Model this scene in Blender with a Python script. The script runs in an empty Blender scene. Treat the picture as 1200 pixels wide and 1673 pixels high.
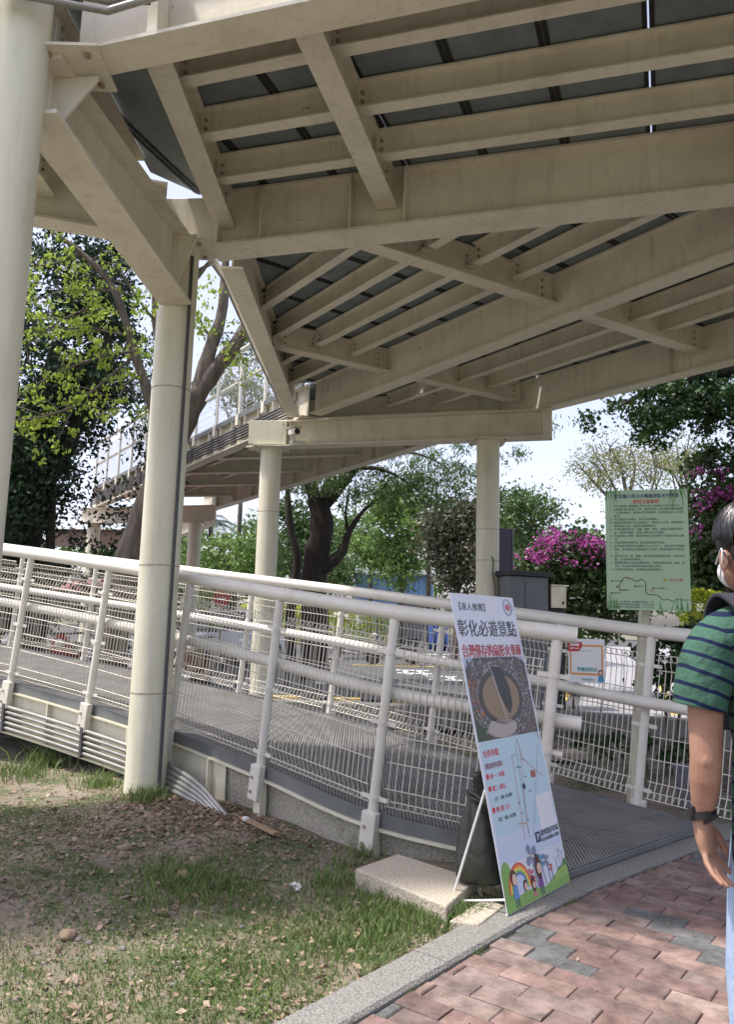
import bpy, bmesh, math, random
import numpy as np
from mathutils import Vector, Matrix
from math import sin, cos, pi, radians, sqrt, atan2

S = bpy.context.scene
COL = S.collection
R = random.Random(7)
N = np.random.RandomState(11)

# ------------------------------------------------------------------ camera
TH, PH = radians(8.1), radians(1.6)
_r0 = Vector((1, 0, 0)); _f = Vector((0, cos(TH), sin(TH))); _u0 = Vector((0, -sin(TH), cos(TH)))
_r = _r0 * cos(PH) + _u0 * sin(PH); _u = _u0 * cos(PH) - _r0 * sin(PH)
cd = bpy.data.cameras.new('camera'); cam = bpy.data.objects.new('camera', cd); COL.objects.link(cam)
M = Matrix((( _r.x, _u.x, -_f.x, 0), (_r.y, _u.y, -_f.y, 0), (_r.z, _u.z, -_f.z, 1.38), (0, 0, 0, 1)))
cam.matrix_world = M
cd.sensor_fit = 'HORIZONTAL'; cd.sensor_width = 36.0; cd.lens = 36.0 * 1257 / 1200
cd.clip_start = 0.05; cd.clip_end = 2000
S.camera = cam

# ------------------------------------------------------------------ light
SUN_EL, SUN_AZ = radians(66), radians(-98)      # azimuth from +Y towards +X
W = bpy.data.worlds.new('World'); S.world = W; W.use_nodes = True
nt = W.node_tree; bg = nt.nodes['Background']
sky = nt.nodes.new('ShaderNodeTexSky'); sky.sky_type = 'NISHITA'; sky.sun_disc = False
sky.sun_elevation = SUN_EL; sky.sun_rotation = SUN_AZ
sky.air_density = 1.0; sky.dust_density = 3.0; sky.ozone_density = 1.2
hsv = nt.nodes.new('ShaderNodeHueSaturation'); hsv.inputs['Saturation'].default_value = 0.64; hsv.inputs['Value'].default_value = 0.86
nt.links.new(sky.outputs[0], hsv.inputs['Color']); tnt = nt.nodes.new('ShaderNodeMix'); tnt.data_type = 'RGBA'; tnt.blend_type = 'MULTIPLY'; tnt.inputs[0].default_value = 1; tnt.inputs[7].default_value = (1.0, 0.935, 0.985, 1)
nt.links.new(hsv.outputs[0], tnt.inputs[6]); nt.links.new(tnt.outputs[2], bg.inputs[0]); bg.inputs[1].default_value = 0.15
sl = bpy.data.lights.new('sun', 'SUN'); sun = bpy.data.objects.new('sun', sl); COL.objects.link(sun)
sl.energy = 2.2; sl.angle = radians(3.0); sl.color = (1.0, 0.95, 0.86)
sd = Vector((sin(SUN_AZ) * cos(SUN_EL), cos(SUN_AZ) * cos(SUN_EL), sin(SUN_EL)))
sun.rotation_euler = sd.to_track_quat('Z', 'Y').to_euler(); sun.location = sd * 60
S.view_settings.view_transform = 'Standard'; S.view_settings.look = 'None'
S.view_settings.exposure = 1.35; S.view_settings.gamma = 1.0
try:
    S.view_settings.use_curve_mapping = False
except Exception:
    pass
S.render.engine = 'CYCLES'
S.cycles.max_bounces = 8; S.cycles.diffuse_bounces = 5; S.cycles.transmission_bounces = 4
S.cycles.use_denoising = True

# ------------------------------------------------------------------ materials
def srgb(r, g, b):
    f = lambda c: (c / 255 / 12.92) if c / 255 <= 0.04045 else ((c / 255 + 0.055) / 1.055) ** 2.4
    return (f(r), f(g), f(b))

def mat(name, col, rough=0.6, metal=0.0, col2=None, scale=6.0, detail=6.0, lo=0.35, hi=0.7, bump=0.0, bscale=40.0,
        spots=None, sscale=3.0, slo=0.68, shi=0.74, spec=0.5, stretch=None, coat=0.0, streak=None):
    m = bpy.data.materials.new(name); m.use_nodes = True
    t = m.node_tree; n = t.nodes; l = t.links; p = n['Principled BSDF']
    p.inputs['Roughness'].default_value = rough; p.inputs['Metallic'].default_value = metal
    p.inputs['Specular IOR Level'].default_value = spec
    p.inputs['Coat Weight'].default_value = coat
    p.inputs['Base Color'].default_value = (*col, 1)
    tc = n.new('ShaderNodeTexCoord'); src = tc.outputs['Object']
    if stretch:
        mp = n.new('ShaderNodeMapping'); mp.inputs['Scale'].default_value = stretch
        l.new(src, mp.inputs[0]); src = mp.outputs[0]
    last = None
    if col2 is not None:
        tx = n.new('ShaderNodeTexNoise'); tx.inputs['Scale'].default_value = scale; tx.inputs['Detail'].default_value = detail
        tx.inputs['Roughness'].default_value = 0.62
        l.new(src, tx.inputs['Vector'])
        mr = n.new('ShaderNodeMapRange'); mr.inputs[1].default_value = lo; mr.inputs[2].default_value = hi
        l.new(tx.outputs['Fac'], mr.inputs[0])
        mx = n.new('ShaderNodeMix'); mx.data_type = 'RGBA'
        mx.inputs[6].default_value = (*col, 1); mx.inputs[7].default_value = (*col2, 1)
        l.new(mr.outputs[0], mx.inputs[0]); last = mx.outputs[2]
    if spots is not None:
        tx = n.new('ShaderNodeTexNoise'); tx.inputs['Scale'].default_value = sscale; tx.inputs['Detail'].default_value = 9
        tx.inputs['Roughness'].default_value = 0.7
        l.new(src, tx.inputs['Vector'])
        mr = n.new('ShaderNodeMapRange'); mr.inputs[1].default_value = slo; mr.inputs[2].default_value = shi
        l.new(tx.outputs['Fac'], mr.inputs[0])
        mx = n.new('ShaderNodeMix'); mx.data_type = 'RGBA'
        if last is not None: l.new(last, mx.inputs[6])
        else: mx.inputs[6].default_value = (*col, 1)
        mx.inputs[7].default_value = (*spots, 1)
        l.new(mr.outputs[0], mx.inputs[0]); last = mx.outputs[2]
    if streak is not None:      # run-off marks: noise drawn out along the vertical
        mp = n.new('ShaderNodeMapping'); mp.inputs['Scale'].default_value = (9, 9, 0.8); l.new(tc.outputs['Object'], mp.inputs[0])
        tx = n.new('ShaderNodeTexNoise'); tx.inputs['Scale'].default_value = 1.6; tx.inputs['Detail'].default_value = 7; tx.inputs['Roughness'].default_value = 0.65
        l.new(mp.outputs[0], tx.inputs['Vector'])
        mr = n.new('ShaderNodeMapRange'); mr.inputs[1].default_value = 0.52; mr.inputs[2].default_value = 0.76; mr.inputs[4].default_value = 0.55
        l.new(tx.outputs['Fac'], mr.inputs[0])
        mx = n.new('ShaderNodeMix'); mx.data_type = 'RGBA'
        if last is not None: l.new(last, mx.inputs[6])
        else: mx.inputs[6].default_value = (*col, 1)
        mx.inputs[7].default_value = (*streak, 1); l.new(mr.outputs[0], mx.inputs[0]); last = mx.outputs[2]
    if last is not None: l.new(last, p.inputs['Base Color'])
    if bump:
        tb = n.new('ShaderNodeTexNoise'); tb.inputs['Scale'].default_value = bscale; tb.inputs['Detail'].default_value = 5
        l.new(src, tb.inputs['Vector'])
        b = n.new('ShaderNodeBump'); b.inputs['Strength'].default_value = bump; b.inputs['Distance'].default_value = 0.02
        l.new(tb.outputs['Fac'], b.inputs['Height']); l.new(b.outputs[0], p.inputs['Normal'])
    return m

def leafmat(name, c1, c2, trans=0.35, scale=1.5, c3=None):
    m = bpy.data.materials.new(name); m.use_nodes = True
    t = m.node_tree; n = t.nodes; l = t.links; p = n['Principled BSDF']; out = n['Material Output']
    p.inputs['Roughness'].default_value = 0.45; p.inputs['Specular IOR Level'].default_value = 0.4
    tc = n.new('ShaderNodeTexCoord'); tx = n.new('ShaderNodeTexNoise'); tx.inputs['Scale'].default_value = scale
    tx.inputs['Detail'].default_value = 8; tx.inputs['Roughness'].default_value = 0.75
    l.new(tc.outputs['Object'], tx.inputs['Vector'])
    cr = n.new('ShaderNodeValToRGB'); cr.color_ramp.elements[0].position = 0.36; cr.color_ramp.elements[1].position = 0.64
    cr.color_ramp.elements[0].color = (*c1, 1); cr.color_ramp.elements[1].color = (*c2, 1)
    if c3:
        e = cr.color_ramp.elements.new(0.72); e.color = (*c3, 1)
    l.new(tx.outputs['Fac'], cr.inputs[0]); l.new(cr.outputs[0], p.inputs['Base Color'])
    if trans:
        tr = n.new('ShaderNodeBsdfTranslucent'); l.new(cr.outputs[0], tr.inputs['Color'])
        mx = n.new('ShaderNodeMixShader'); mx.inputs[0].default_value = trans
        l.new(p.outputs[0], mx.inputs[1]); l.new(tr.outputs[0], mx.inputs[2]); l.new(mx.outputs[0], out.inputs[0])
    return m

PAINT = mat('cream_paint', (0.74, 0.695, 0.585), 0.5, streak=(0.42, 0.365, 0.28), col2=(0.61, 0.56, 0.465), scale=2.2, lo=0.42, hi=0.75, bump=0.08, bscale=30,
            spots=(0.26, 0.235, 0.18), sscale=3.0, slo=0.665, shi=0.70)
COLP = mat('column_paint', (0.70, 0.675, 0.53), 0.42, streak=(0.46, 0.42, 0.31), col2=(0.62, 0.59, 0.45), scale=1.8, lo=0.4, hi=0.75, bump=0.05, bscale=14,
           spots=(0.27, 0.235, 0.17), sscale=7, slo=0.72, shi=0.85)
RAILP = mat('rail_paint', (0.69, 0.67, 0.60), 0.35, col2=(0.57, 0.54, 0.46), scale=5, lo=0.45, hi=0.8, spots=(0.30, 0.26, 0.20), sscale=9, slo=0.71, shi=0.8)
WIREP = mat('wire_paint', (0.66, 0.63, 0.54), 0.4)
DECKP = mat('deck_plate_dark', (0.225, 0.262, 0.285), 0.7, col2=(0.145, 0.172, 0.188), scale=3, spots=(0.34, 0.35, 0.33), sscale=2.5, slo=0.64, shi=0.72, bump=0.1)
RUBBER = mat('black_seam', (0.02, 0.02, 0.022), 0.8)
BOLT = mat('bolt_paint', (0.42, 0.37, 0.28), 0.5, col2=(0.20, 0.13, 0.07), scale=20)
STEELG = mat('grey_flashing', (0.19, 0.20, 0.20), 0.55, 0.2, col2=(0.12, 0.13, 0.13), scale=3)
PIPE = mat('grey_conduit', (0.34, 0.34, 0.32), 0.45, 0.4, col2=(0.22, 0.215, 0.20), scale=6)
PIPED = mat('dark_conduit', (0.075, 0.075, 0.08), 0.6)
PEBBLE = mat('pebble_dash', (0.30, 0.285, 0.23), 0.9, col2=(0.44, 0.42, 0.34), scale=55, lo=0.42, hi=0.6, bump=0.7, bscale=70, spots=(0.10, 0.10, 0.06), sscale=1.8, slo=0.56, shi=0.72)
KERBM = mat('washed_aggregate', (0.27, 0.262, 0.24), 0.9, col2=(0.15, 0.147, 0.138), scale=130, lo=0.42, hi=0.6, bump=0.6, bscale=90, spots=(0.13, 0.125, 0.11), sscale=4, slo=0.6, shi=0.75)
STONE = mat('pale_block', (0.50, 0.45, 0.36), 0.9, col2=(0.36, 0.32, 0.25), scale=70, lo=0.42, hi=0.62, bump=0.5, bscale=80, spots=(0.15, 0.135, 0.105), sscale=6, slo=0.6, shi=0.75)
ASPH = mat('asphalt', (0.085, 0.087, 0.09), 0.9, col2=(0.055, 0.056, 0.058), scale=2, bump=0.3, bscale=120)
DRIVE = mat('pale_paving', (0.30, 0.30, 0.31), 0.9, col2=(0.22, 0.22, 0.23), scale=3)
SOIL = mat('soil', (0.150, 0.124, 0.092), 0.95, col2=(0.27, 0.23, 0.178), scale=1.6, lo=0.35, hi=0.65, bump=0.8, bscale=35, spots=(0.085, 0.105, 0.045), sscale=2.6, slo=0.46, shi=0.58)
BEDSOIL = mat('bed_soil', (0.055, 0.042, 0.03), 0.95, col2=(0.12, 0.10, 0.075), scale=5, bump=0.9, bscale=25)
FARG = mat('far_ground', (0.10, 0.12, 0.06), 0.95, col2=(0.16, 0.15, 0.11), scale=0.3)
WHITEM = mat('white_marking', (0.62, 0.62, 0.60), 0.8)
YELLOWM = mat('yellow_marking', (0.62, 0.42, 0.08), 0.8)
BLACKP = mat('black_plastic', (0.012, 0.012, 0.013), 0.45)
CHROME = mat('steel_box', (0.55, 0.50, 0.42), 0.28, 0.85, col2=(0.40, 0.35, 0.28), scale=5)
CABG = mat('cabinet_grey', (0.17, 0.185, 0.195), 0.55, col2=(0.135, 0.147, 0.155), scale=3)
CABD = mat('cabinet_dark', (0.03, 0.032, 0.034), 0.6)
BARK1 = mat('grey_bark', (0.15, 0.125, 0.10), 0.95, col2=(0.055, 0.045, 0.036), scale=9, stretch=(1, 1, 0.25), bump=1.0, bscale=28)
BARK2 = mat('dark_bark', (0.022, 0.017, 0.013), 0.95, col2=(0.045, 0.036, 0.028), scale=7, stretch=(1, 1, 0.3), bump=0.9, bscale=20)
TWIG = mat('twig_bark', (0.14, 0.12, 0.09), 0.9, col2=(0.08, 0.07, 0.05), scale=8)
CANVAS = mat('green_canvas', (0.034, 0.040, 0.027), 0.42, col2=(0.018, 0.022, 0.015), scale=4, bump=0.9, bscale=9)
PRINTW = mat('banner_white', (0.66, 0.70, 0.78), 0.35)
PRINTB = mat('banner_blue', (0.45, 0.62, 0.70), 0.35)
INK = mat('black_ink', (0.015, 0.015, 0.018), 0.4)
RED = mat('red_ink', (0.45, 0.02, 0.03), 0.4)
PINK = mat('pink_ink', (0.65, 0.06, 0.09), 0.4)
flat = {}
def fm(name, c, rough=0.45):
    if name not in flat: flat[name] = mat(name, c, rough)
    return flat[name]

# pavers: colour per brick
PAVM = bpy.data.materials.new('paver_brick'); PAVM.use_nodes = True
_n = PAVM.node_tree.nodes; _l = PAVM.node_tree.links; _p = _n['Principled BSDF']
_p.inputs['Roughness'].default_value = 0.85
_a = _n.new('ShaderNodeAttribute'); _a.attribute_name = 'brick'
_tc = _n.new('ShaderNodeTexCoord'); _tx = _n.new('ShaderNodeTexNoise'); _tx.inputs['Scale'].default_value = 9; _tx.inputs['Detail'].default_value = 9; _tx.inputs['Roughness'].default_value = 0.7
_l.new(_tc.outputs['Object'], _tx.inputs['Vector'])
_cr = _n.new('ShaderNodeValToRGB'); _cr.color_ramp.elements[0].position = 0.35; _cr.color_ramp.elements[0].color = (0.48, 0.46, 0.43, 1)
_cr.color_ramp.elements[1].position = 0.62; _cr.color_ramp.elements[1].color = (1.15, 1.12, 1.08, 1)
_l.new(_tx.outputs['Fac'], _cr.inputs[0])
_mx = _n.new('ShaderNodeMix'); _mx.data_type = 'RGBA'; _mx.blend_type = 'MULTIPLY'; _mx.inputs[0].default_value = 1
_t2 = _n.new('ShaderNodeTexNoise'); _t2.inputs['Scale'].default_value = 1.7; _t2.inputs['Detail'].default_value = 10; _t2.inputs['Roughness'].default_value = 0.72
_l.new(_tc.outputs['Object'], _t2.inputs['Vector'])
_c2 = _n.new('ShaderNodeValToRGB'); _c2.color_ramp.elements[0].position = 0.38; _c2.color_ramp.elements[0].color = (0.66, 0.66, 0.64, 1); _c2.color_ramp.elements[1].position = 0.6; _c2.color_ramp.elements[1].color = (1, 1, 1, 1)
_l.new(_t2.outputs['Fac'], _c2.inputs[0])
_m2 = _n.new('ShaderNodeMix'); _m2.data_type = 'RGBA'; _m2.blend_type = 'MULTIPLY'; _m2.inputs[0].default_value = 1; _l.new(_a.outputs['Color'], _m2.inputs[6]); _l.new(_c2.outputs[0], _m2.inputs[7])
_l.new(_m2.outputs[2], _mx.inputs[6]); _l.new(_cr.outputs[0], _mx.inputs[7]); _l.new(_mx.outputs[2], _p.inputs['Base Color'])
_tb = _n.new('ShaderNodeTexNoise'); _tb.inputs['Scale'].default_value = 90; _l.new(_tc.outputs['Object'], _tb.inputs['Vector'])
_b = _n.new('ShaderNodeBump'); _b.inputs['Strength'].default_value = 0.35; _b.inputs['Distance'].default_value = 0.01
_l.new(_tb.outputs['Fac'], _b.inputs['Height']); _l.new(_b.outputs[0], _p.inputs['Normal'])

# grating: bars and slots along world Y
GRATE = bpy.data.materials.new('ramp_grating'); GRATE.use_nodes = True
_n = GRATE.node_tree.nodes; _l = GRATE.node_tree.links; _p = _n['Principled BSDF']
_p.inputs['Roughness'].default_value = 0.55; _p.inputs['Metallic'].default_value = 0.3
_tc = _n.new('ShaderNodeTexCoord'); _sp = _n.new('ShaderNodeSeparateXYZ'); _l.new(_tc.outputs['Object'], _sp.inputs[0])
def _stripe(sock, freq, lo, hi):
    m1 = _n.new('ShaderNodeMath'); m1.operation = 'MULTIPLY'; m1.inputs[1].default_value = freq; _l.new(sock, m1.inputs[0])
    m2 = _n.new('ShaderNodeMath'); m2.operation = 'FRACT'; _l.new(m1.outputs[0], m2.inputs[0])
    m3 = _n.new('ShaderNodeMath'); m3.operation = 'PINGPONG'; m3.inputs[1].default_value = 0.5; _l.new(m2.outputs[0], m3.inputs[0])
    mr = _n.new('ShaderNodeMapRange'); mr.inputs[1].default_value = lo; mr.inputs[2].default_value = hi; _l.new(m3.outputs[0], mr.inputs[0])
    return mr.outputs[0]
_s1 = _stripe(_sp.outputs['X'], 44.0, 0.08, 0.26); _s2 = _stripe(_sp.outputs['Y'], 9.0, 0.46, 0.49)
_mxx = _n.new('ShaderNodeMath'); _mxx.operation = 'MAXIMUM'; _l.new(_s1, _mxx.inputs[0]); _l.new(_s2, _mxx.inputs[1])
_tx = _n.new('ShaderNodeTexNoise'); _tx.inputs['Scale'].default_value = 4; _tx.inputs['Detail'].default_value = 6; _l.new(_tc.outputs['Object'], _tx.inputs['Vector'])
_cr = _n.new('ShaderNodeValToRGB'); _cr.color_ramp.elements[0].position = 0.35; _cr.color_ramp.elements[0].color = (0.185, 0.18, 0.172, 1)
_cr.color_ramp.elements[1].position = 0.65; _cr.color_ramp.elements[1].color = (0.28, 0.272, 0.26, 1); _l.new(_tx.outputs['Fac'], _cr.inputs[0])
_mx = _n.new('ShaderNodeMix'); _mx.data_type = 'RGBA'; _mx.inputs[6].default_value = (0.045, 0.045, 0.043, 1)
_l.new(_mxx.outputs[0], _mx.inputs[0]); _l.new(_cr.outputs[0], _mx.inputs[7]); _l.new(_mx.outputs[2], _p.inputs['Base Color'])
_b = _n.new('ShaderNodeBump'); _b.inputs['Strength'].default_value = 0.8; _b.inputs['Distance'].default_value = 0.01
_l.new(_mxx.outputs[0], _b.inputs['Height']); _l.new(_b.outputs[0], _p.inputs['Normal'])

# ------------------------------------------------------------------ mesh helpers
V = lambda *a: Vector(a)
class MB:
    def __init__(s): s.v = []; s.f = []
    def add(s, vs, fs):
        o = len(s.v); s.v += [tuple(x) for x in vs]; s.f += [tuple(i + o for i in f) for f in fs]; return s
    def frame_box(s, c, ax, ay, az):          # centre, three half-axis vectors
        c = Vector(c); vs = []
        for k in (-1, 1):
            for j in (-1, 1):
                for i in (-1, 1): vs.append(c + ax * i + ay * j + az * k)
        return s.add(vs, [(0, 2, 3, 1), (4, 5, 7, 6), (0, 1, 5, 4), (2, 6, 7, 3), (0, 4, 6, 2), (1, 3, 7, 5)])
    def box(s, x0, y0, z0, x1, y1, z1):
        return s.frame_box(((x0 + x1) / 2, (y0 + y1) / 2, (z0 + z1) / 2), V((x1 - x0) / 2, 0, 0), V(0, (y1 - y0) / 2, 0), V(0, 0, (z1 - z0) / 2))
    def bar(s, a, b, w, h, up=(0, 0, 1)):     # rectangular bar from a to b
        a = Vector(a); b = Vector(b); d = (b - a); L = d.length; d.normalize()
        u = Vector(up); sx = d.cross(u)
        if sx.length < 1e-4: sx = d.cross(V(1, 0, 0))
        sx.normalize(); uz = sx.cross(d)
        return s.frame_box((a + b) / 2, sx * w / 2, d * L / 2, uz * h / 2)
    def tube(s, pts, r, n=10, cap=True):
        pts = [Vector(p) for p in pts]; m = len(pts)
        rs = r if isinstance(r, (list, tuple)) else [r] * m
        rings = []; prev = None
        for i, p in enumerate(pts):
            d = (pts[min(i + 1, m - 1)] - pts[max(i - 1, 0)]).normalized()
            if prev is None:
                ref = V(0, 0, 1) if abs(d.z) < 0.9 else V(1, 0, 0)
                x = d.cross(ref).normalized()
            else:
                x = (prev - d * prev.dot(d))
                x = x.normalized() if x.length > 1e-5 else d.orthogonal().normalized()
            prev = x; y = d.cross(x)
            rings.append([p + (x * cos(2 * pi * k / n) + y * sin(2 * pi * k / n)) * rs[i] for k in range(n)])
        fs = []
        for i in range(m - 1):
            for k in range(n):
                fs.append((i * n + k, i * n + (k + 1) % n, (i + 1) * n + (k + 1) % n, (i + 1) * n + k))
        if cap:
            fs.append(tuple(range(n - 1, -1, -1))); fs.append(tuple((m - 1) * n + k for k in range(n)))
        return s.add([v for rg in rings for v in rg], fs)
    def rings(s, rings, cap=True):            # loft of given rings of points
        n = len(rings[0]); fs = []
        for i in range(len(rings) - 1):
            for k in range(n): fs.append((i * n + k, i * n + (k + 1) % n, (i + 1) * n + (k + 1) % n, (i + 1) * n + k))
        if cap:
            fs.append(tuple(range(n - 1, -1, -1))); fs.append(tuple((len(rings) - 1) * n + k for k in range(n)))
        return s.add([v for rg in rings for v in rg], fs)
    def prof(s, path, section):               # sweep a (side, up) profile along a mostly horizontal path, mitred
        path = [Vector(p) for p in path]; rg = []
        for i, p in enumerate(path):
            ds = []
            if i > 0: ds.append((path[i] - path[i - 1]).xy.normalized())
            if i < len(path) - 1: ds.append((path[i + 1] - path[i]).xy.normalized())
            d = sum(ds, Vector((0, 0))).normalized(); nrm = Vector((d.y, -d.x))
            k = 1 / max(0.5, d.dot(ds[0]))
            rg.append([V(p.x + nrm.x * a * k, p.y + nrm.y * a * k, p.z + b) for a, b in section])
        return s.rings(rg)
    def poly(s, pts, thick=0.0):              # flat ngon, optionally extruded down
        pts = [Vector(p) for p in pts]; n = len(pts)
        if not thick: return s.add(pts, [tuple(range(n))])
        lo = [p - V(0, 0, thick) for p in pts]
        return s.add(pts + lo, [tuple(range(n)), tuple(range(2 * n - 1, n - 1, -1))] + [(i, i + n, (i + 1) % n + n, (i + 1) % n) for i in range(n)])
    def cyl(s, a, b, r, n=24): return s.tube([a, b], r, n)
    def ell(s, c, rx, ry, rz, nu=16, nv=10, rot=None):
        c = Vector(c); rg = []
        for j in range(nv + 1):
            th = -pi / 2 + pi * j / nv; q = max(cos(th), 0.02)
            ring = []
            for i in range(nu):
                a = 2 * pi * i / nu; p = V(rx * q * cos(a), ry * q * sin(a), rz * sin(th))
                if rot is not None: p = rot @ p
                ring.append(c + p)
            rg.append(ring)
        return s.rings(rg)
    def build(s, name, m, parent=None, smooth=False, bevel=0.0, sharp=40):
        me = bpy.data.meshes.new(name); me.from_pydata(s.v, [], s.f); me.validate(); me.update()
        o = bpy.data.objects.new(name, me); COL.objects.link(o); me.materials.append(m)
        if bevel:
            b = o.modifiers.new('bevel', 'BEVEL'); b.width = bevel; b.segments = 2; b.limit_method = 'ANGLE'
        if smooth:
            me.shade_smooth()
            try: me.set_sharp_from_angle(angle=radians(sharp))
            except Exception: pass
        if parent is not None: link(o, parent)
        return o
def link(o, p):
    o.parent = p; o.matrix_parent_inverse = p.matrix_basis.inverted()
    return o
def thing(name, label, cat, loc=(0, 0, 0), group=None):
    o = bpy.data.objects.new(name, None); COL.objects.link(o); o.location = loc; o.empty_display_size = 0.2
    o['label'] = label; o['category'] = cat
    if group: o['group'] = group
    return o
def tag(o, label=None, cat=None, group=None, kind=None):
    if label: o['label'] = label
    if cat: o['category'] = cat
    if group: o['group'] = group
    if kind: o['kind'] = kind
    return o
def struct(o): o['kind'] = 'structure'; return o
def stuff(o, label, cat): return tag(o, label, cat, kind='stuff')

IB = lambda bf, h, tf=0.022, tw=0.014, tb=None: (lambda t: [(-bf / 2, 0), (bf / 2, 0), (bf / 2, tf), (tw / 2, tf), (tw / 2, h - tf), (t / 2, h - tf), (t / 2, h), (-t / 2, h), (-t / 2, h - tf), (-tw / 2, h - tf), (-tw / 2, tf), (-bf / 2, tf)])(tb or bf)

def np_mesh(name, verts, faces, m, parent=None):
    me = bpy.data.meshes.new(name)
    verts = np.asarray(verts, np.float32); faces = np.asarray(faces, np.int32)
    k = faces.shape[1]
    me.vertices.add(len(verts)); me.vertices.foreach_set('co', verts.ravel())
    me.loops.add(faces.size); me.loops.foreach_set('vertex_index', faces.ravel())
    me.polygons.add(len(faces)); me.polygons.foreach_set('loop_start', np.arange(0, faces.size, k, dtype=np.int32))
    me.update(calc_edges=True); me.validate()
    o = bpy.data.objects.new(name, me); COL.objects.link(o); me.materials.append(m)
    if parent is not None: link(o, parent)
    return o

def leaf_geo(c, size, aspect=0.45, droop=0.0, flat=0.0):
    """one folded four-point leaf at each centre"""
    n = len(c)
    d = N.normal(size=(n, 3)); d[:, 2] = d[:, 2] * (1 - flat) - droop
    d /= np.linalg.norm(d, axis=1)[:, None]
    q = N.normal(size=(n, 3)); q[:, 2] += flat * 3
    x = np.cross(d, q); x /= np.linalg.norm(x, axis=1)[:, None] + 1e-9
    nn = np.cross(x, d)
    s = size * (0.6 + 0.7 * N.rand(n, 1))
    base = c - d * s * 0.5; tip = c + d * s * 0.5
    l = c + x * s * aspect * 0.5 + nn * s * 0.10; r = c - x * s * aspect * 0.5 + nn * s * 0.10
    v = np.stack([base, l, tip, r], 1).reshape(-1, 3)
    f = np.arange(n * 4).reshape(n, 4)
    return v, f

def crown_pts(blobs, clump=0.35, per=45):
    """blobs: (centre, (rx,ry,rz), number of leaves)"""
    out = []
    for c, r, n in blobs:
        k = max(3, n // per)
        d = N.normal(size=(k, 3)); d /= np.linalg.norm(d, axis=1)[:, None]
        rad = N.uniform(0.25, 1.0, k) ** 0.45
        cc = np.array(c) + d * rad[:, None] * np.array(r)
        for p in cc:
            m = int(per * N.uniform(0.5, 1.5)); s = clump * N.uniform(0.6, 1.4)
            out.append(p + N.normal(size=(m, 3)) * s * np.array([0.55, 0.55, 0.38]))
    return np.concatenate(out)

def wob(a, b, n, amp, seed=0):
    rr = random.Random(seed); a = Vector(a); b = Vector(b)
    return [a.lerp(b, i / n) + (V(rr.uniform(-amp, amp), rr.uniform(-amp, amp), rr.uniform(-amp, amp)) if 0 < i < n else V(0, 0, 0)) for i in range(n + 1)]

def text_mesh(body, size, name, m, parent, mtx, bold=0.0, align='LEFT', sx=1.0, spacing=1.0, xwidth=None):
    cu = bpy.data.curves.new('t', 'FONT'); cu.body = body; cu.size = size; cu.align_x = align
    cu.space_character = spacing; cu.resolution_u = 3
    ob = bpy.data.objects.new('t', cu); COL.objects.link(ob)
    dg = bpy.context.evaluated_depsgraph_get()
    me = bpy.data.meshes.new_from_object(ob.evaluated_get(dg)); me.name = name
    COL.objects.unlink(ob); bpy.data.objects.remove(ob); bpy.data.curves.remove(cu)
    k = sx
    if xwidth and len(me.vertices):
        xs = [v.co.x for v in me.vertices]; w = max(xs) - min(xs); k = xwidth / max(w, 1e-6)
    me.transform(mtx @ Matrix.Diagonal((k, 1, 1, 1)))
    if bold and len(me.vertices):
        bm = bmesh.new(); bm.from_mesh(me); nrm = (mtx.to_3x3() @ V(0, 0, 1)).normalized(); ux = (mtx.to_3x3() @ V(1, 0, 0)).normalized(); src = bm.verts[:] + bm.edges[:] + bm.faces[:]
        for q in (1, 2):
            g_ = bmesh.ops.duplicate(bm, geom=src); bmesh.ops.translate(bm, verts=[e for e in g_['geom'] if isinstance(e, bmesh.types.BMVert)], vec=ux * bold * 1.1 * q + nrm * 0.00006 * q)
        bm.to_mesh(me); bm.free()
    me.materials.clear(); me.materials.append(m)
    o = bpy.data.objects.new(name, me); COL.objects.link(o)
    if parent is not None: link(o, parent)
    return o

def basis(o, u, v):
    u = Vector(u).normalized(); v = Vector(v); v = (v - u * v.dot(u)).normalized(); n = u.cross(v)
    return Matrix(((u.x, v.x, n.x, o[0]), (u.y, v.y, n.y, o[1]), (u.z, v.z, n.z, o[2]), (0, 0, 0, 1)))

# ------------------------------------------------------------------ ground
g = MB().box(-420, -60, -0.40, 420, 700, -0.22).build('ground', FARG); struct(g)

KIN = [(-1.62, 1.10), (-0.242, 2.873), (0.644, 3.94), (1.176, 4.491), (2.312, 5.49), (3.45, 6.42), (5.2, 7.7)]
KW = 0.185
def kerb_side(x, y):      # signed distance to kerb inner line, >0 on the pavement side
    best = 1e9; sg = 1
    for (ax, ay), (bx, by) in zip(KIN[:-1], KIN[1:]):
        dx, dy = bx - ax, by - ay; L = dx * dx + dy * dy
        t = ((x - ax) * dx + (y - ay) * dy) / L
        if ax == KIN[0][0]: t = min(t, 1)
        elif bx == KIN[-1][0]: t = max(t, 0)
        else: t = min(1, max(0, t))
        px, py = ax + dx * t, ay + dy * t; d = (x - px) ** 2 + (y - py) ** 2
        if d < best:
            best = d; sg = 1 if (dx * (y - ay) - dy * (x - ax)) < 0 else -1
    return sg * sqrt(best)
for i in range(len(KIN) - 1):
    a = Vector((*KIN[i], 0)); b = Vector((*KIN[i + 1], 0)); d = (b - a).normalized(); nrm = V(d.y, -d.x, 0)
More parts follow.
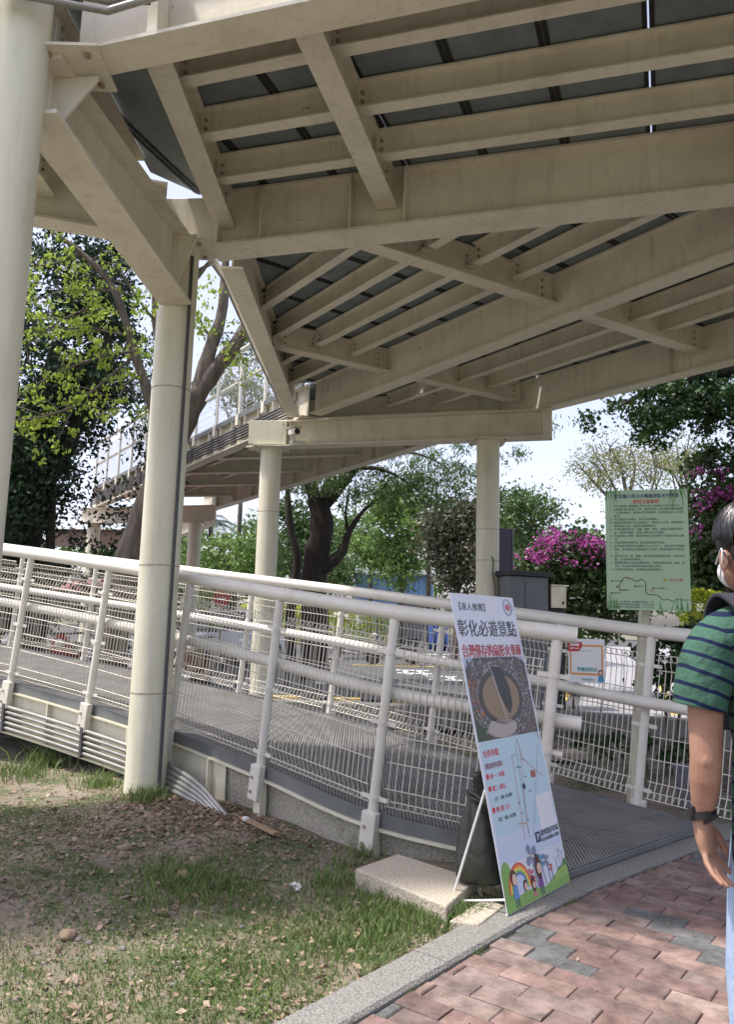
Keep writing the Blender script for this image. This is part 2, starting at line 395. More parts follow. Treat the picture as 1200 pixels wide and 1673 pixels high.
# kerb: a run of cast aggregate lengths with open joints
kb = MB(); path = []
for (a, b) in zip(KIN[:-1], KIN[1:]):
    a = Vector((*a, 0)); b = Vector((*b, 0)); n = max(1, int((b - a).length / 0.12))
    path += [a.lerp(b, i / n) for i in range(n)]
path.append(Vector((*KIN[-1], 0)))
sec = [(0.0, -0.2), (KW, -0.2), (KW, 0.012), (KW - 0.012, 0.026), (0.012, 0.026), (0.0, 0.012)]
for i in range(0, len(path) - 1, 8):
    seg = [Vector(p) for p in path[i:i + 9]]
    if len(seg) > 1:
        d = (seg[-1] - seg[-2]).normalized(); seg[-1] = seg[-1] - d * 0.006
        kb.prof(seg, sec)
struct(kb.build('kerb', KERBM, smooth=False))

# lawn
NX, NY = 210, 180; x0, x1, y0, y1 = -9.5, 3.2, 0.2, 10.0
vs = []; hs = {}
def nz(x, y, f, s): return sin(x * f + s) * cos(y * f * 1.13 + s * 2.1) + 0.5 * sin(x * f * 2.3 + y * f * 1.9 + s)
def lawn_h(x, y):
    d = -kerb_side(x, y)
    h = -0.015 + 0.016 * nz(x, y, 1.7, 0.3) + 0.007 * nz(x, y, 6.1, 1.3) + 0.003 * nz(x, y, 17, 2.2)
    h += 0.05 * math.exp(-((x + 1.5) ** 2 + (y - 6.0) ** 2) / 0.5) - 0.03 * math.exp(-((x + 0.2) ** 2 + (y - 5.0) ** 2) / 0.3)
    if d < 0.05: h = min(h, -0.01 + 0.2 * min(d, 0) * 3)
    return max(h, -0.14)
for j in range(NY + 1):
    for i in range(NX + 1):
        x = x0 + (x1 - x0) * i / NX; y = y0 + (y1 - y0) * (j / NY)
        vs.append((x, y, lawn_h(x, y)))
fs = [(j * (NX + 1) + i, j * (NX + 1) + i + 1, (j + 1) * (NX + 1) + i + 1, (j + 1) * (NX + 1) + i) for j in range(NY) for i in range(NX)]
lw = np_mesh('lawn_soil', vs, fs, SOIL); lw.data.shade_smooth(); struct(lw)

# brick pavement: every paver its own colour
bu = V(0.792, -0.610, 0); bv = V(0.610, 0.792, 0); BL, BWD, GAP = 0.285, 0.1135, 0.0035
org = V(0.79, 3.83, 0) + bu * 0.02
pv = MB(); cols = []
reds = [(0.27, 0.170, 0.153), (0.25, 0.158, 0.146), (0.295, 0.198, 0.176), (0.22, 0.147, 0.138), (0.295, 0.220, 0.198), (0.24, 0.178, 0.168)]
greys = [(0.17, 0.185, 0.19), (0.20, 0.21, 0.21), (0.15, 0.16, 0.17)]
rb = random.Random(3)
for j in range(-46, 48):
    for i in range(-4, 20):
        st = (j % 2) * 0.5
        c = org + bu * ((i + st) * BL) + bv * ((j + 0.5) * BWD)
        u0 = (i + st) * BL; cc = c + bu * BL / 2
        # clip at the kerb line
        k0 = kerb_side(c.x, c.y) - KW - 0.006; k1 = kerb_side((c + bu * BL).x, (c + bu * BL).y) - KW - 0.006
        if k1 < 0.03 or cc.y < -1.0 or cc.y > 9 or cc.x > 6.5 or cc.x < -3.0: continue
        s0 = 0.0
        if k0 < 0: s0 = BL * min(0.9, -k0 / max(1e-4, (k1 - k0)))
        a, b = s0 + GAP / 2, BL - GAP / 2
        if b - a < 0.03: continue
        z = rb.uniform(-0.003, 0.003) + 0.007; ch = rb.uniform(0.0025, 0.006); t1 = rb.uniform(-0.002, 0.002)
        lo = [c + bu * a - bv * (BWD / 2 - GAP / 2), c + bu * b - bv * (BWD / 2 - GAP / 2), c + bu * b + bv * (BWD / 2 - GAP / 2), c + bu * a + bv * (BWD / 2 - GAP / 2)]
        hi = [c + bu * (a + ch) - bv * (BWD / 2 - GAP / 2 - ch), c + bu * (b - ch) - bv * (BWD / 2 - GAP / 2 - ch), c + bu * (b - ch) + bv * (BWD / 2 - GAP / 2 - ch), c + bu * (a + ch) + bv * (BWD / 2 - GAP / 2 - ch)]
        vv = [(p.x, p.y, -0.02) for p in lo] + [(p.x, p.y, z - ch) for p in lo] + [(p.x, p.y, z + (t1 if q in (1, 2) else -t1)) for q, p in enumerate(hi)]
        pv.add(vv, [(8, 9, 10, 11), (4, 5, 9, 8), (5, 6, 10, 9), (6, 7, 11, 10), (7, 4, 8, 11), (0, 1, 5, 4), (1, 2, 6, 5), (2, 3, 7, 6), (3, 0, 4, 7)])
        dist = kerb_side(cc.x, cc.y)
        q_ = ((i + st + 0.5) - 0.47 * (-1.8 - (j + 0.5)) - 0.25 + 2.32) % 4.65 - 2.32
        grey = rb.random() < (0.85 if abs(q_) < 0.45 else 0.012)
        base = rb.choice(greys if grey else reds); k = rb.uniform(0.85, 1.15)
        gm_ = sum(base) / 3; base = tuple(q * 0.85 + gm_ * 0.15 for q in base)
        cols += [tuple(q * k * 0.95 for q in base)] * 9
po = pv.build('brick_pavement', PAVM); struct(po)
at = po.data.attributes.new('brick', 'FLOAT_COLOR', 'FACE')
at.data.foreach_set('color', np.array([(*c, 1) for c in cols], np.float32).ravel())
bedp = [(-3.2, -1.2, -0.006), (7.4, -1.2, -0.006), (7.4, 9.2, -0.006), (6.6, 8.7, -0.006)]
for p in reversed(KIN): bedp.append((p[0] + 0.05, p[1] - 0.04, -0.006))
struct(MB().poly(bedp, 0.1).build('paving_sand', mat('joint_sand', (0.085, 0.075, 0.055), 0.95, col2=(0.05, 0.05, 0.03), scale=8)))

# road, parking, planting bed beyond the ramp
rz = lambda y: max(0.0, (y - 11) * 0.012)
rp = MB(); ys = [10.6, 16, 22, 30, 42, 60]
for a, b in zip(ys[:-1], ys[1:]):
    rp.add([(-60, a, rz(a) - 0.03), (60, a, rz(a) - 0.03), (60, b, rz(b) - 0.03), (-60, b, rz(b) - 0.03)], [(0, 1, 2, 3)])
struct(rp.build('road', ASPH))
dp = MB()
for x, a in ((4.0, 0), (4.9, 0)): pass
dv = [(3.0, 11.4), (7.4, 11.4), (13, 20), (24, 44), (11, 44), (5.6, 20)]
dm = MB()
def dq(y): # left/right bounds of the pale drive
    t = (y - 11.4) / (44 - 11.4); return (3.1 + t * 9.5, 6.2 + t * 16)
yy = [11.4 + 0.55 * k for k in range(60)]
for a, b in zip(yy[:-1], yy[1:]):
    l0, r0 = dq(a); l1, r1 = dq(b - 0.03); nn = 9
    for k in range(nn):
        p = lambda l, r, t: l + (r - l) * t
        dm.add([(p(l0, r0, k / nn) + 0.015, a, rz(a) - 0.022), (p(l0, r0, (k + 1) / nn) - 0.015, a, rz(a) - 0.022), (p(l1, r1, (k + 1) / nn) - 0.015, b - 0.03, rz(b) - 0.022), (p(l1, r1, k / nn) + 0.015, b - 0.03, rz(b) - 0.022)], [(0, 1, 2, 3)])
struct(dm.build('driveway', DRIVE))
mk = MB()
def mark(x, y, w, l, ang=0.0):
    c, s = cos(ang), sin(ang)
    mk.add([(x + c * a - s * b, y + s * a + c * b, rz(y + s * a + c * b) - 0.018) for a, b in ((-w / 2, -l / 2), (w / 2, -l / 2), (w / 2, l / 2), (-w / 2, l / 2))], [(0, 1, 2, 3)])
mark(-0.35, 17.0, 1.35, 0.55, 0.15)
for k, (x, y, w, l) in enumerate([(1.15, 20.6, 0.16, 1.5), (1.55, 20.6, 0.16, 1.5), (1.35, 21.3, 0.9, 0.3), (1.35, 20.3, 0.9, 0.3), (1.75, 18.9, 0.16, 1.4), (2.15, 18.9, 0.16, 1.4), (1.95, 19.5, 0.8, 0.3), (1.95, 18.5, 0.8, 0.3), (3.0, 26, 0.2, 8), (-4, 24, 6, 0.3), (1.3, 30, 8, 0.35)]): mark(x, y, w, l, 0.05)
struct(mk.build('road_marking', WHITEM))
mk = MB()
for k in range(4): mark(4.2 + k * 2.1, 16.0 + k * 0.3, 0.12, 7, -0.33)
mark(2.2, 23, 5, 0.2, 0.05)
struct(mk.build('parking_line', YELLOWM))
vs = []; fs = []; nx, ny = 90, 60
for j in range(ny + 1):
    for i in range(nx + 1):
        x = -9 + 16 * i / nx; y = 5.2 + 6.6 * j / ny
        k = kerb_side(x, y); h = -0.05 + 0.03 * nz(x, y, 2.9, 1) + 0.015 * nz(x, y, 9, 3)
        if y < 10.2 - 0.9 * 0: h = h if (x * 0.69 + y * 0.72) > 5.2 else -0.3
        if x < -2.5 and y < 9.6: h = -0.3
        if k > -0.1: h = min(h, -0.05)
        vs.append((x, y, h))
fs = [(j * (nx + 1) + i, j * (nx + 1) + i + 1, (j + 1) * (nx + 1) + i + 1, (j + 1) * (nx + 1) + i) for j in range(ny) for i in range(nx)]
pb = np_mesh('planting_bed', vs, fs, BEDSOIL); pb.data.shade_smooth(); struct(pb)
lowwall = MB().prof([(-6, 11.6, -0.2), (1.4, 11.1, -0.2), (2.9, 10.9, -0.2), (5.4, 9.8, -0.2)], [(-0.09, 0), (0.09, 0), (0.09, 0.42), (0.075, 0.44), (-0.075, 0.44), (-0.09, 0.42)]).build('low_wall', KERBM)
tag(lowwall, 'low grey concrete edging wall between planting bed and road', 'wall')
yk = MB(); bk = MB()
for k in range(16):
    x = -6.0 + k * 0.5
    (yk if k % 2 else bk).box(x, 13.0 - k * 0.02, -0.05, x + 0.49, 13.16 - k * 0.02, 0.14)
ke = thing('painted_kerb', 'yellow and black striped kerb along the road behind the ramp', 'kerb', (-6, 13, 0))
yk.build('yellow_block', YELLOWM, ke); bk.build('black_block', BLACKP, ke)

# ------------------------------------------------------------------ elevated steel walkway
ZG, ZT = 4.52, 5.06
HG = ZT - ZG
wk = thing('elevated_walkway', 'cream painted steel footbridge overhead with dark deck plates on round columns', 'footbridge', (-1.5, 6.3, 0))
Cc = lambda x: V(x, 4.02 - 0.30 * (x + 1.6), ZG)
Bc = lambda x: V(x, 6.365 - 0.281 * (x + 1.47), ZG)
fd = V(0.579, -0.815, 0); fn = V(0.815, 0.579, 0)
F0 = V(-0.93, 11.70, ZG); G0 = V(2.58, 10.95, ZG)
Fp = lambda s: F0 + fd * s
gd = V(0.605, -0.796, 0)
Gp = lambda s: G0 + gd * s
E0 = V(-1.29, 6.62, ZG); E1 = V(-1.195, 11.75, ZG)
FB = Vector((3.95, 4.84, ZG))     # where F meets B

def girder(path, bf=0.24, h=HG, name='girder', m=PAINT, stiff=(), side=1, tb=0.16):
    o = MB().prof(path, IB(bf, h - 0.012, 0.022, 0.014, tb)).build(name, m, wk)
    if stiff:
        a, b = Vector(path[0]), Vector(path[-1]); d = (b - a).normalized(); n = V(d.y, -d.x, 0)
        for t in stiff:
            p = a.lerp(b, t)
            MB().frame_box(p + n * side * (bf * 0.22 + 0.004) + V(0, 0, h / 2 - 0.006), d * 0.006, n * bf * 0.22, V(0, 0, h / 2 - 0.034)).build('stiffener', m, o)
    return o
# right hand runs, left continuations
girder([(-1.75, 4.065, ZG), Cc(6.6)], 0.22, stiff=(0.30, 0.55, 0.8), side=1, tb=0.12)
girder([(-1.42, Bc(-1.42).y, ZG), Bc(6.6)], 0.29, stiff=(0.06, 0.155, 0.21, 0.51, 0.8), side=1, tb=0.2)
girder([(-5.2, 2.9, ZG), (-3.2, 3.45, ZG), (-2.21, 3.80, ZG)], 0.22, tb=0.12)
girder([(-5.4, 5.0, ZG), (-3.4, 5.67, ZG), (-1.80, 6.18, ZG)], 0.20, tb=0.12)
girder([E0 + V(0, 0.0, 0), E1], 0.20, tb=0.12)
girder([Fp(0.15), FB - fd * 0.2], 0.20, stiff=(0.262,), side=-1, tb=0.12)
girder([Gp(-0.36), Gp(7.6)], 0.20, stiff=(0.30, 0.66), side=1, tb=0.12)
DIP = -0.026
far = lambda p0, s: p0 - fd * s + V(0, 0, DIP * s)
Fe, Ge = far(F0, 11.4), far(G0, 12.2)
girder([Fe, F0 - fd * 0.05], 0.22, stiff=[k / 22 for k in range(1, 22)], side=1, tb=0.14)
girder([Ge, G0 - fd * 0.25], 0.22, stiff=[k / 12 for k in range(1, 12)], side=1, tb=0.14)

def isect2(p, d, q, e):
    den = d.x * e.y - d.y * e.x; t = ((q.x - p.x) * e.y - (q.y - p.y) * e.x) / den
    return V(p.x + d.x * t, p.y + d.y * t, ZG)
CH = 0.315
def crossbeam(a, b, z0=ZT - CH - 0.02, bf=0.17, name='crossbeam', bolts=True, side=1, h=CH):
    a = V(a.x, a.y, z0); b = V(b.x, b.y, z0)
    d = (b - a).normalized(); a = a + d * 0.02; b = b - d * 0.02
    o = MB().prof([a, b], IB(bf, h, 0.018, 0.012, bf * 0.8)).build(name, PAINT, wk)
    if bolts:
        bt = MB(); n = V(d.y, -d.x, 0)
        for e, s in ((a + d * 0.15, 1), (b - d * 0.15, -1)):
            for sd in (1, -1):
                MB().frame_box(e + n * sd * 0.012 + V(0, 0, h / 2), d * 0.055, n * 0.005, V(0, 0, h * 0.36)).build('splice_plate', PAINT, o)
                for q in (-0.25, 0, 0.25):
                    c = e + n * sd * 0.017 + V(0, 0, h * (0.5 + q))
                    bt.tube([c, c + n * sd * 0.016], 0.013, 6)
        bt.build('bolt', BOLT, o)['kind'] = 'stuff'
    return o
def stringer(a, b, z0=ZT - 0.235, bf=0.10, h=0.215):
    a = V(a.x, a.y, z0); b = V(b.x, b.y, z0); d = (b - a).normalized(); a += d * 0.035; b -= d * 0.035
    o = MB().prof([a, b], IB(bf, h, 0.014, 0.010, bf)).build('stringer', PAINT, wk)
    bt = MB(); n = V(d.y, -d.x, 0)
    for e in (a + d * 0.05, b - d * 0.05):
        for sd in (1, -1):
            for q in (0.3, 0.62):
                c = e + n * sd * 0.005 + V(0, 0, h * q); bt.tube([c, c + n * sd * 0.02], 0.014, 6)
    bt.build('bolt', BOLT, o)['kind'] = 'stuff'
    return o
# bay W1: crossbeams D0..D3 and three stringers
D = [(V(-2.0, 4.14, 0), V(-1.95, 5.80, 0)), (V(-1.36, 3.98, 0), V(-1.30, 6.30, 0)), (V(-0.50, 3.70, 0), V(0.10, 5.90, 0)),
     (V(2.3, 2.86, 0), V(3.25, 5.02, 0)), (V(4.6, 2.2, 0), V(5.6, 4.36, 0))]
for a, b in D: crossbeam(a, b)
crossbeam(V(-2.6, 3.68, 0), V(-2.7, 5.88, 0)); crossbeam(V(-4.0, 3.25, 0), V(-4.1, 5.43, 0))
for k in range(len(D) - 1):
    for t in (0.27, 0.52, 0.76):
        if k == 0: continue
        stringer(D[k][0].lerp(D[k][1], t), D[k + 1][0].lerp(D[k + 1][1], t))
# bays W2a (between E/B and F) and W2b (between F and G)
Bdir = V(1, -0.281, 0); Edir = (E1 - E0).normalized()
def cross_at(s):           # left and right ends of the crossbeam crossing F at s
    p = Fp(s); cd_ = V(0.855, 0.519, 0)
    pb_ = isect2(p, cd_, Bc(0), Bdir); pe = isect2(p, cd_, E0, Edir)
    left = pb_ if pb_.y > pe.y - 9 and pb_.x > -1.35 else pe
    if pb_.x <= -1.3: left = pe
    right = isect2(p, cd_, G0, gd)
    return left, p, right
SS = [2.0, 4.88]
for s in SS:
    l, p, r = cross_at(s); crossbeam(l, p); crossbeam(p, r)
l, p, r = cross_at(7.6); crossbeam(V(4.2, 4.9, 0), r)
for d in (0.6, 1.14, 1.69, 2.24):       # stringers parallel to F on the inner side
    q = F0 - fn * d
    lo = isect2(q, fd, E0, Edir); hi = isect2(q, fd, Bc(0), Bdir)
    s_lo = (lo - q).dot(fd); s_hi = (hi - q).dot(fd)
    cuts = [s_lo] + [s for s in SS if s_lo + 0.3 < s - 0.0 < s_hi - 0.3] + [s_hi]
    for a, b in zip(cuts[:-1], cuts[1:]):
        stringer(q + fd * (a + (0.0)), q + fd * b)
for d in (0.62, 1.22, 1.74):
    q = F0 + fn * d
    cuts = [0.1, 2.0, 4.88, 7.6]
    for a, b in zip(cuts[:-1], cuts[1:]): stringer(q + fd * (a + (0.25 if a < 1 else 0)), q + fd * b)
# far part
for k in range(6):
    p = F0 - fd * (1.2 + k * 1.85); q = G0 - fd * (0.9 + k * 1.9)
    o = crossbeam(p, q, z0=ZT - CH - 0.02 + DIP * (1.2 + k * 1.85), bolts=False)
for d in (0.8, 1.6):
    q = F0 + fn * d; MB().prof([far(q, 11.2) + V(0, 0, ZT - ZG - 0.235), far(q, 0.6) + V(0, 0, ZT - ZG - 0.235)], IB(0.1, 0.215, 0.014, 0.01)).build('stringer', PAINT, wk)

# deck plates, joints open by a few millimetres, black seam strips under the joints
def clip(poly, p, n):
    out = []
    for i in range(len(poly)):
        a, b = poly[i], poly[(i + 1) % len(poly)]; da, db = (a - p).dot(n), (b - p).dot(n)
        if da >= 0: out.append(a)
        if da * db < 0: out.append(a + (b - a) * (da / (da - db)))
    return out
def deck(poly, d, step, gap=0.010, z=ZT, seam=0.05, start=0.0, gap_every=2):
    poly = [V(p.x, p.y, 0) for p in poly]; d = V(d.x, d.y, 0).normalized()
    ss = [p.dot(d) for p in poly]; k = math.floor((min(ss) - start) / step); pl = MB(); sm = MB(); i = 0
    while start + k * step < max(ss):
        a, b = start + k * step, start + (k + 1) * step
        g0 = gap if k % gap_every == 0 else 0.001; g1 = gap if (k + 1) % gap_every == 0 else 0.001
        c = clip(clip(poly, d * (a + g0 / 2), d), d * (b - g1 / 2), -d)
        if len(c) > 2: pl.poly([V(p.x, p.y, z + 0.03) for p in c], 0.03)
        for e0, e1 in ((a + g0 / 2 + 0.004, a + 0.035), (b - 0.035, b - g1 / 2 - 0.004)):
            c = clip(clip(poly, d * e0, d), d * e1, -d)
            if len(c) > 2: sm.poly([V(p.x, p.y, z - 0.002) for p in c], 0.006)
        k += 1
    o = pl.build('deck_plate', DECKP, wk); o['kind'] = 'stuff'; sm.build('seam_strip', RUBBER, o)['kind'] = 'stuff'
w1 = [Cc(-1.7) + V(0, 0.02, 0), Cc(6.6), Bc(6.6), Bc(-1.32) + V(0, 0.05, 0), V(-1.52, 6.15, 0)]
deck([V(-1.97, 4.13, 0), Cc(6.6), Bc(6.6), Bc(-1.30), V(-1.53, 6.34, 0), V(-1.90, 6.0, 0)], V(0.93, -0.36, 0), 0.62, gap_every=3)
deck([V(-5.2, 2.9, 0), V(-2.25, 3.80, 0), V(-2.06, 4.05, 0), V(-2.02, 5.8, 0), V(-2.1, 6.05, 0), V(-5.4, 5.0, 0)], V(0.95, 0.3, 0), 0.9, gap_every=50)
deck([E1 + V(0, 0, 0), Fp(0.1), FB, Bc(-1.05) + V(0, 0.02, 0), E0], fd, 0.62, gap_every=1, gap=0.007)
deck([Fp(0.0), G0 + V(0.05, 0, 0), Gp(7.5), Bc(6.62), FB + V(0.02, 0, 0)], fd, 0.62, gap_every=2, gap=0.005)
for k in range(12):
    s0, s1 = 0.05 + k * 0.96, 0.05 + k * 0.96 + 0.955
    MB().poly([far(q_, s_) + V(0, 0, HG + 0.03) for q_, s_ in ((F0, s0), (G0, s0), (G0, s1), (F0, s1))], 0.03).build('deck_plate', DECKP, wk)

# cap beams, bearing boxes, columns
def capbeam(a, b, z0, h, bf, gus=(), rise=0.0):
    a = V(a[0], a[1], z0 + rise); b = V(b[0], b[1], z0); d = (b - a).xy.to_3d().normalized(); n = V(d.y, -d.x, 0); rg = []
    for p, hh in ((a, h - rise), (b, h)): rg.append([V(p.x, p.y, p.z) + n * u_ + V(0, 0, w_) for u_, w_ in IB(bf, hh, 0.024, 0.016)])
    o = MB().rings(rg).build('cap_beam', PAINT, wk)
    H0, HR0 = h, rise
    for t, L, s in gus:          # haunch gussets: s=+1 spreads towards b
        p = a.lerp(b, t); h = H0 - HR0 * (1 - t)
        for sd in (1, -1):
            q = p + n * sd * 0.009
            tri = [q + V(0, 0, 0.026), q + n * sd * 0.03 + V(0, 0, 0.026), q + n * sd * L + V(0, 0, h - 0.05), q + n * sd * L + V(0, 0, h - 0.026), q + V(0, 0, h - 0.026)]
            f_ = [(0, 1, 2, 3, 4), (9, 8, 7, 6, 5)] + [(i, i + 5, (i + 1) % 5 + 5, (i + 1) % 5) for i in range(5)]
            MB().add([x + d * 0.008 for x in tri] + [x - d * 0.008 for x in tri], f_).build('gusset_plate', PAINT, o)
    return o
capbeam((-1.93, 3.96), (-1.64, 6.10), 3.94, 0.56, 0.27, ((0.075, 0.27, 1), (0.93, 0.20, 1)), 0.20)
ca = capbeam((-1.93, 12.17), (2.66, 10.90), 4.085, 0.42, 0.26, ((0.13, 0.16, 1), (0.155, 0.16, 1), (0.975, 0.16, 1)))
capbeam((-7.75, 20.75), (-3.9, 19.55), 3.80, 0.42, 0.26)
def column(x, y, r, z1, rings=(), cap=True, conduit=None, base=-0.3):
    o = MB().cyl((x, y, base), (x, y, z1), r, 48).build('column', COLP, wk, smooth=True)
    if rings:
        for z in rings:
            MB().tube([(x, y, z - 0.004), (x, y, z + 0.004)], r + 0.0025, 48).build('weld_seam', BOLT, o, smooth=True)
    if cap:
        c = MB().box(x - r - 0.09, y - r - 0.09, z1, x + r + 0.09, y + r + 0.09, z1 + 0.018); bo = MB()
        for sx in (-1, 1):
            for sy in (-1, 1):
                p = V(x + sx * (r + 0.045), y + sy * (r + 0.045), z1)
                bo.tube([p + V(0, 0, -0.022), p], 0.018, 6)
        k = c.build('cap_plate', PAINT, o); bo.build('bolt', BOLT, o)['kind'] = 'stuff'
    if conduit:
        a, cr, z0_, z1_ = conduit
        px, py = x + cos(a) * (r + cr), y + sin(a) * (r + cr)
        MB().tube([(px, py, z0_), (px, py, z1_)], cr, 10).build('conduit', PIPED, o, smooth=True)
    return o
column(-2.02, 3.90, 0.160, 8.6, (), cap=False)
column(-1.675, 6.26, 0.160, 3.93, (1.78, 3.27 - 0.02, 0.78), cap=False, conduit=(radians(-38), 0.013, 0.0, 4.4))
MB().cyl((-1.665, 6.26, 3.93), (-1.665, 6.26, 4.50), 0.155, 48).build('column_head', COLP, wk, smooth=True)
bb = MB()
for cx, cy in ((-1.80, 4.06), (-1.63, 6.24)):
    bpo = MB().box(cx - 0.20, cy - 0.19, 4.501, cx + 0.22, cy + 0.19, 4.519).build('bearing_plate', PAINT, wk)
    for sx in (-0.15, -0.07, 0.15):
        bb.tube([(cx + sx, cy - 0.12, 4.482), (cx + sx, cy - 0.12, 4.502)], 0.02, 6); bb.tube([(cx + sx, cy + 0.12, 4.482), (cx + sx, cy + 0.12, 4.502)], 0.02, 6)
bb.build('bolt', BOLT, bpo)['kind'] = 'stuff'
column(-1.56, 12.07, 0.168, 4.067, (3.05, 1.95))
column(1.77, 11.15, 0.168, 4.067, (2.75, 2.3))
column(-7.35, 20.62, 0.17, 3.782); column(-4.42, 19.72, 0.17, 3.782)
MB().frame_box((-1.575, 6.34, 4.745), V(0.235, -0.02, 0), V(0.008, 0.13, 0), V(0, 0, 0.215)).build('bearing_box', PAINT, wk, bevel=0.004)
MB().frame_box((-1.60, 11.93, 4.30), V(0.30, -0.02, 0), V(0.01, 0.06, 0), V(0, 0, 0.19)).build('bearing_box', COLP, wk, bevel=0.004)
# dark crack-like cable marks on the right far column
MB().tube([(1.80, 10.977, 2.35), (1.83, 10.98, 2.3), (1.82, 10.975, 2.1), (1.85, 10.985, 1.95), (1.86, 10.985, 1.8)], 0.007, 6).build('loose_cable', BLACKP, wk)
# conduits: beside girder E and along the outside of girder C and F
for k in range(3):
    o_ = k * 0.035
    cm = MB(); cm.tube([(-1.62 + o_ * 0.5, 6.33, 4.20), (-1.53 + o_ * 0.5, 6.40, 4.40), (-1.46, 6.55, 4.53 + k * 0.035), (-1.425, 6.9, 4.55 + k * 0.035), (-1.42, 7.4, 4.55 + k * 0.035), (-1.40, 9, 4.55 + k * 0.035), (-1.325, 11.6, 4.55 + k * 0.035)], 0.016, 8).build('conduit', PIPE, wk, smooth=True)
for k in range(4):
    co = MB().tube([(-5.3, 2.66, 4.63 + k * 0.06), (-3.2, 3.28, 4.63 + k * 0.06), (-2.0, 3.66, 4.63 + k * 0.06), (-1.5, 3.79, 4.645 + k * 0.06), (-0.6, 3.52, 4.71 + k * 0.06), (0.5, 3.2, 4.80 + k * 0.065), (3, 2.45, 4.95 + k * 0.08)], 0.020, 10).build('conduit', PIPE, wk, smooth=True)
for x, y in ((-1.28, 3.75), (-3.0, 3.35)):
    MB().box(x - 0.02, y - 0.035, 4.68, x + 0.02, y + 0.03, 5.02).build('pipe_clamp', PIPED, wk)
for sx in (-1.22, 0.62, 2.4):
    c = Cc(sx); n = V(-0.287, -0.958, 0); d = V(0.958, -0.287, 0)
    MB().frame_box(c + n * 0.06 + V(0, 0, 0.31), d * 0.035, n * 0.05, V(0, 0, 0.29)).build('post_bracket', PAINT, wk, bevel=0.004)
# railing on the far part of the walkway (outer side) with mesh, handrail and conduits
def vwire_panel(mb, a, b, up, out, h0, h1, sp=0.05, w=0.0025, hz=(0.10, 0.25, 0.40, 0.55, 0.70, 0.85), fold=0.05):
    """welded mesh with folded top and bottom edges between points a and b"""
    a = Vector(a); b = Vector(b); d = (b - a); L = d.length; d.normalize()
    prof_ = [(0.0, h0 + 0.05), (fold, h0 + 0.005), (fold * 0.95, h0 + 0.055), (0.0, h0 + 0.12), (0.0, h1 - 0.12), (fold * 0.95, h1 - 0.055), (fold, h1 - 0.005), (0.0, h1 - 0.05)]
    n = max(1, int(L / sp))
    for i in range(n + 1):
        p = a + d * (L * (i + 0.5) / (n + 1))
        pts = [p + out * q + up * z for q, z in prof_]
        mb.tube([p_ + out * random.Random(i).uniform(-0.002, 0.002) for p_ in pts], w, 4, cap=False)
    for q, z in [(0.0, h0 + 0.05), (fold, h0 + 0.005), (0.0, h0 + 0.12), (0.0, h1 - 0.12), (fold, h1 - 0.005), (0.0, h1 - 0.05)]:
        mb.tube([a + out * q + up * z, b + out * q + up * z], w, 4, cap=False)
    m = int((h1 - h0 - 0.3) / 0.15)
    for k in range(1, m + 1):
        z = h0 + 0.12 + (h1 - h0 - 0.24) * k / (m + 1)
        mb.tube([a + up * z, b + up * z], w, 4, cap=False)
UP = V(0, 0, 1)
rl = MB()
for k in range(12):
    p = far(F0, 0.45 + k * 0.98) - fn * 0.06 + V(0, 0, HG)
    po_ = MB().tube([p, p + UP * 1.25], 0.03, 10).build('railing_post', RAILP, wk, smooth=True); MB().frame_box(p - fn * 0.02 + V(0, 0, -0.06), fd * 0.05, fn * 0.035, V(0, 0, 0.10)).build('post_bracket', PAINT, po_)
    if k < 11:
        q = far(F0, 0.45 + (k + 1) * 0.98) - fn * 0.06 + V(0, 0, HG); rm = MB(); vwire_panel(rm, p, q, UP, fn, 0.05, 1.12, sp=0.055, w=0.003); rm.build('mesh_panel', WIREP, wk)
a = far(F0, 0.1) - fn * 0.06 + V(0, 0, HG); b = far(F0, 11.3) - fn * 0.06 + V(0, 0, HG)
rl.tube([a + UP * 1.27, b + UP * 1.27], 0.045, 12); rl.build('handrail', RAILP, wk, smooth=True)
MB().tube([a + UP * 0.72 + fn * 0.07, b + UP * 0.72 + fn * 0.07], 0.035, 12).build('middle_rail', RAILP, wk, smooth=True)
MB().bar(a + V(0, 0, 0.0) - fn * 0.03, b - fn * 0.03, 0.02, 0.09).build('edge_flashing', STEELG, wk)
for k in range(5):
    o_ = V(0, 0, 0.09 + k * 0.052)
    q0 = far(F0, 0.3) - fn * 0.12; q1 = far(F0, 11.3) - fn * 0.12
    MB().tube([q0 + o_, q1 + o_], 0.018, 8).build('conduit', PIPED, wk, smooth=True)
for k in range(12):
    p = far(F0, 0.47 + k * 0.98) - fn * 0.12; MB().box(p.x - 0.02, p.y - 0.03, p.z + 0.06, p.x + 0.02, p.y + 0.03, p.z + 0.34).build('pipe_clamp', PIPED, wk)
# far turn of the walkway behind the third frame
MB().prof([(-9.5, 22.9, 3.35), (-6.2, 22.4, 3.35)], IB(0.3, 0.5)).build('girder', mat('brown_girder', (0.22, 0.15, 0.11), 0.6), wk)
MB().prof([(-6.1, 22.6, 3.45), (-4.0, 20.2, 3.85)], IB(0.24, 0.4)).build('girder', PAINT, wk)
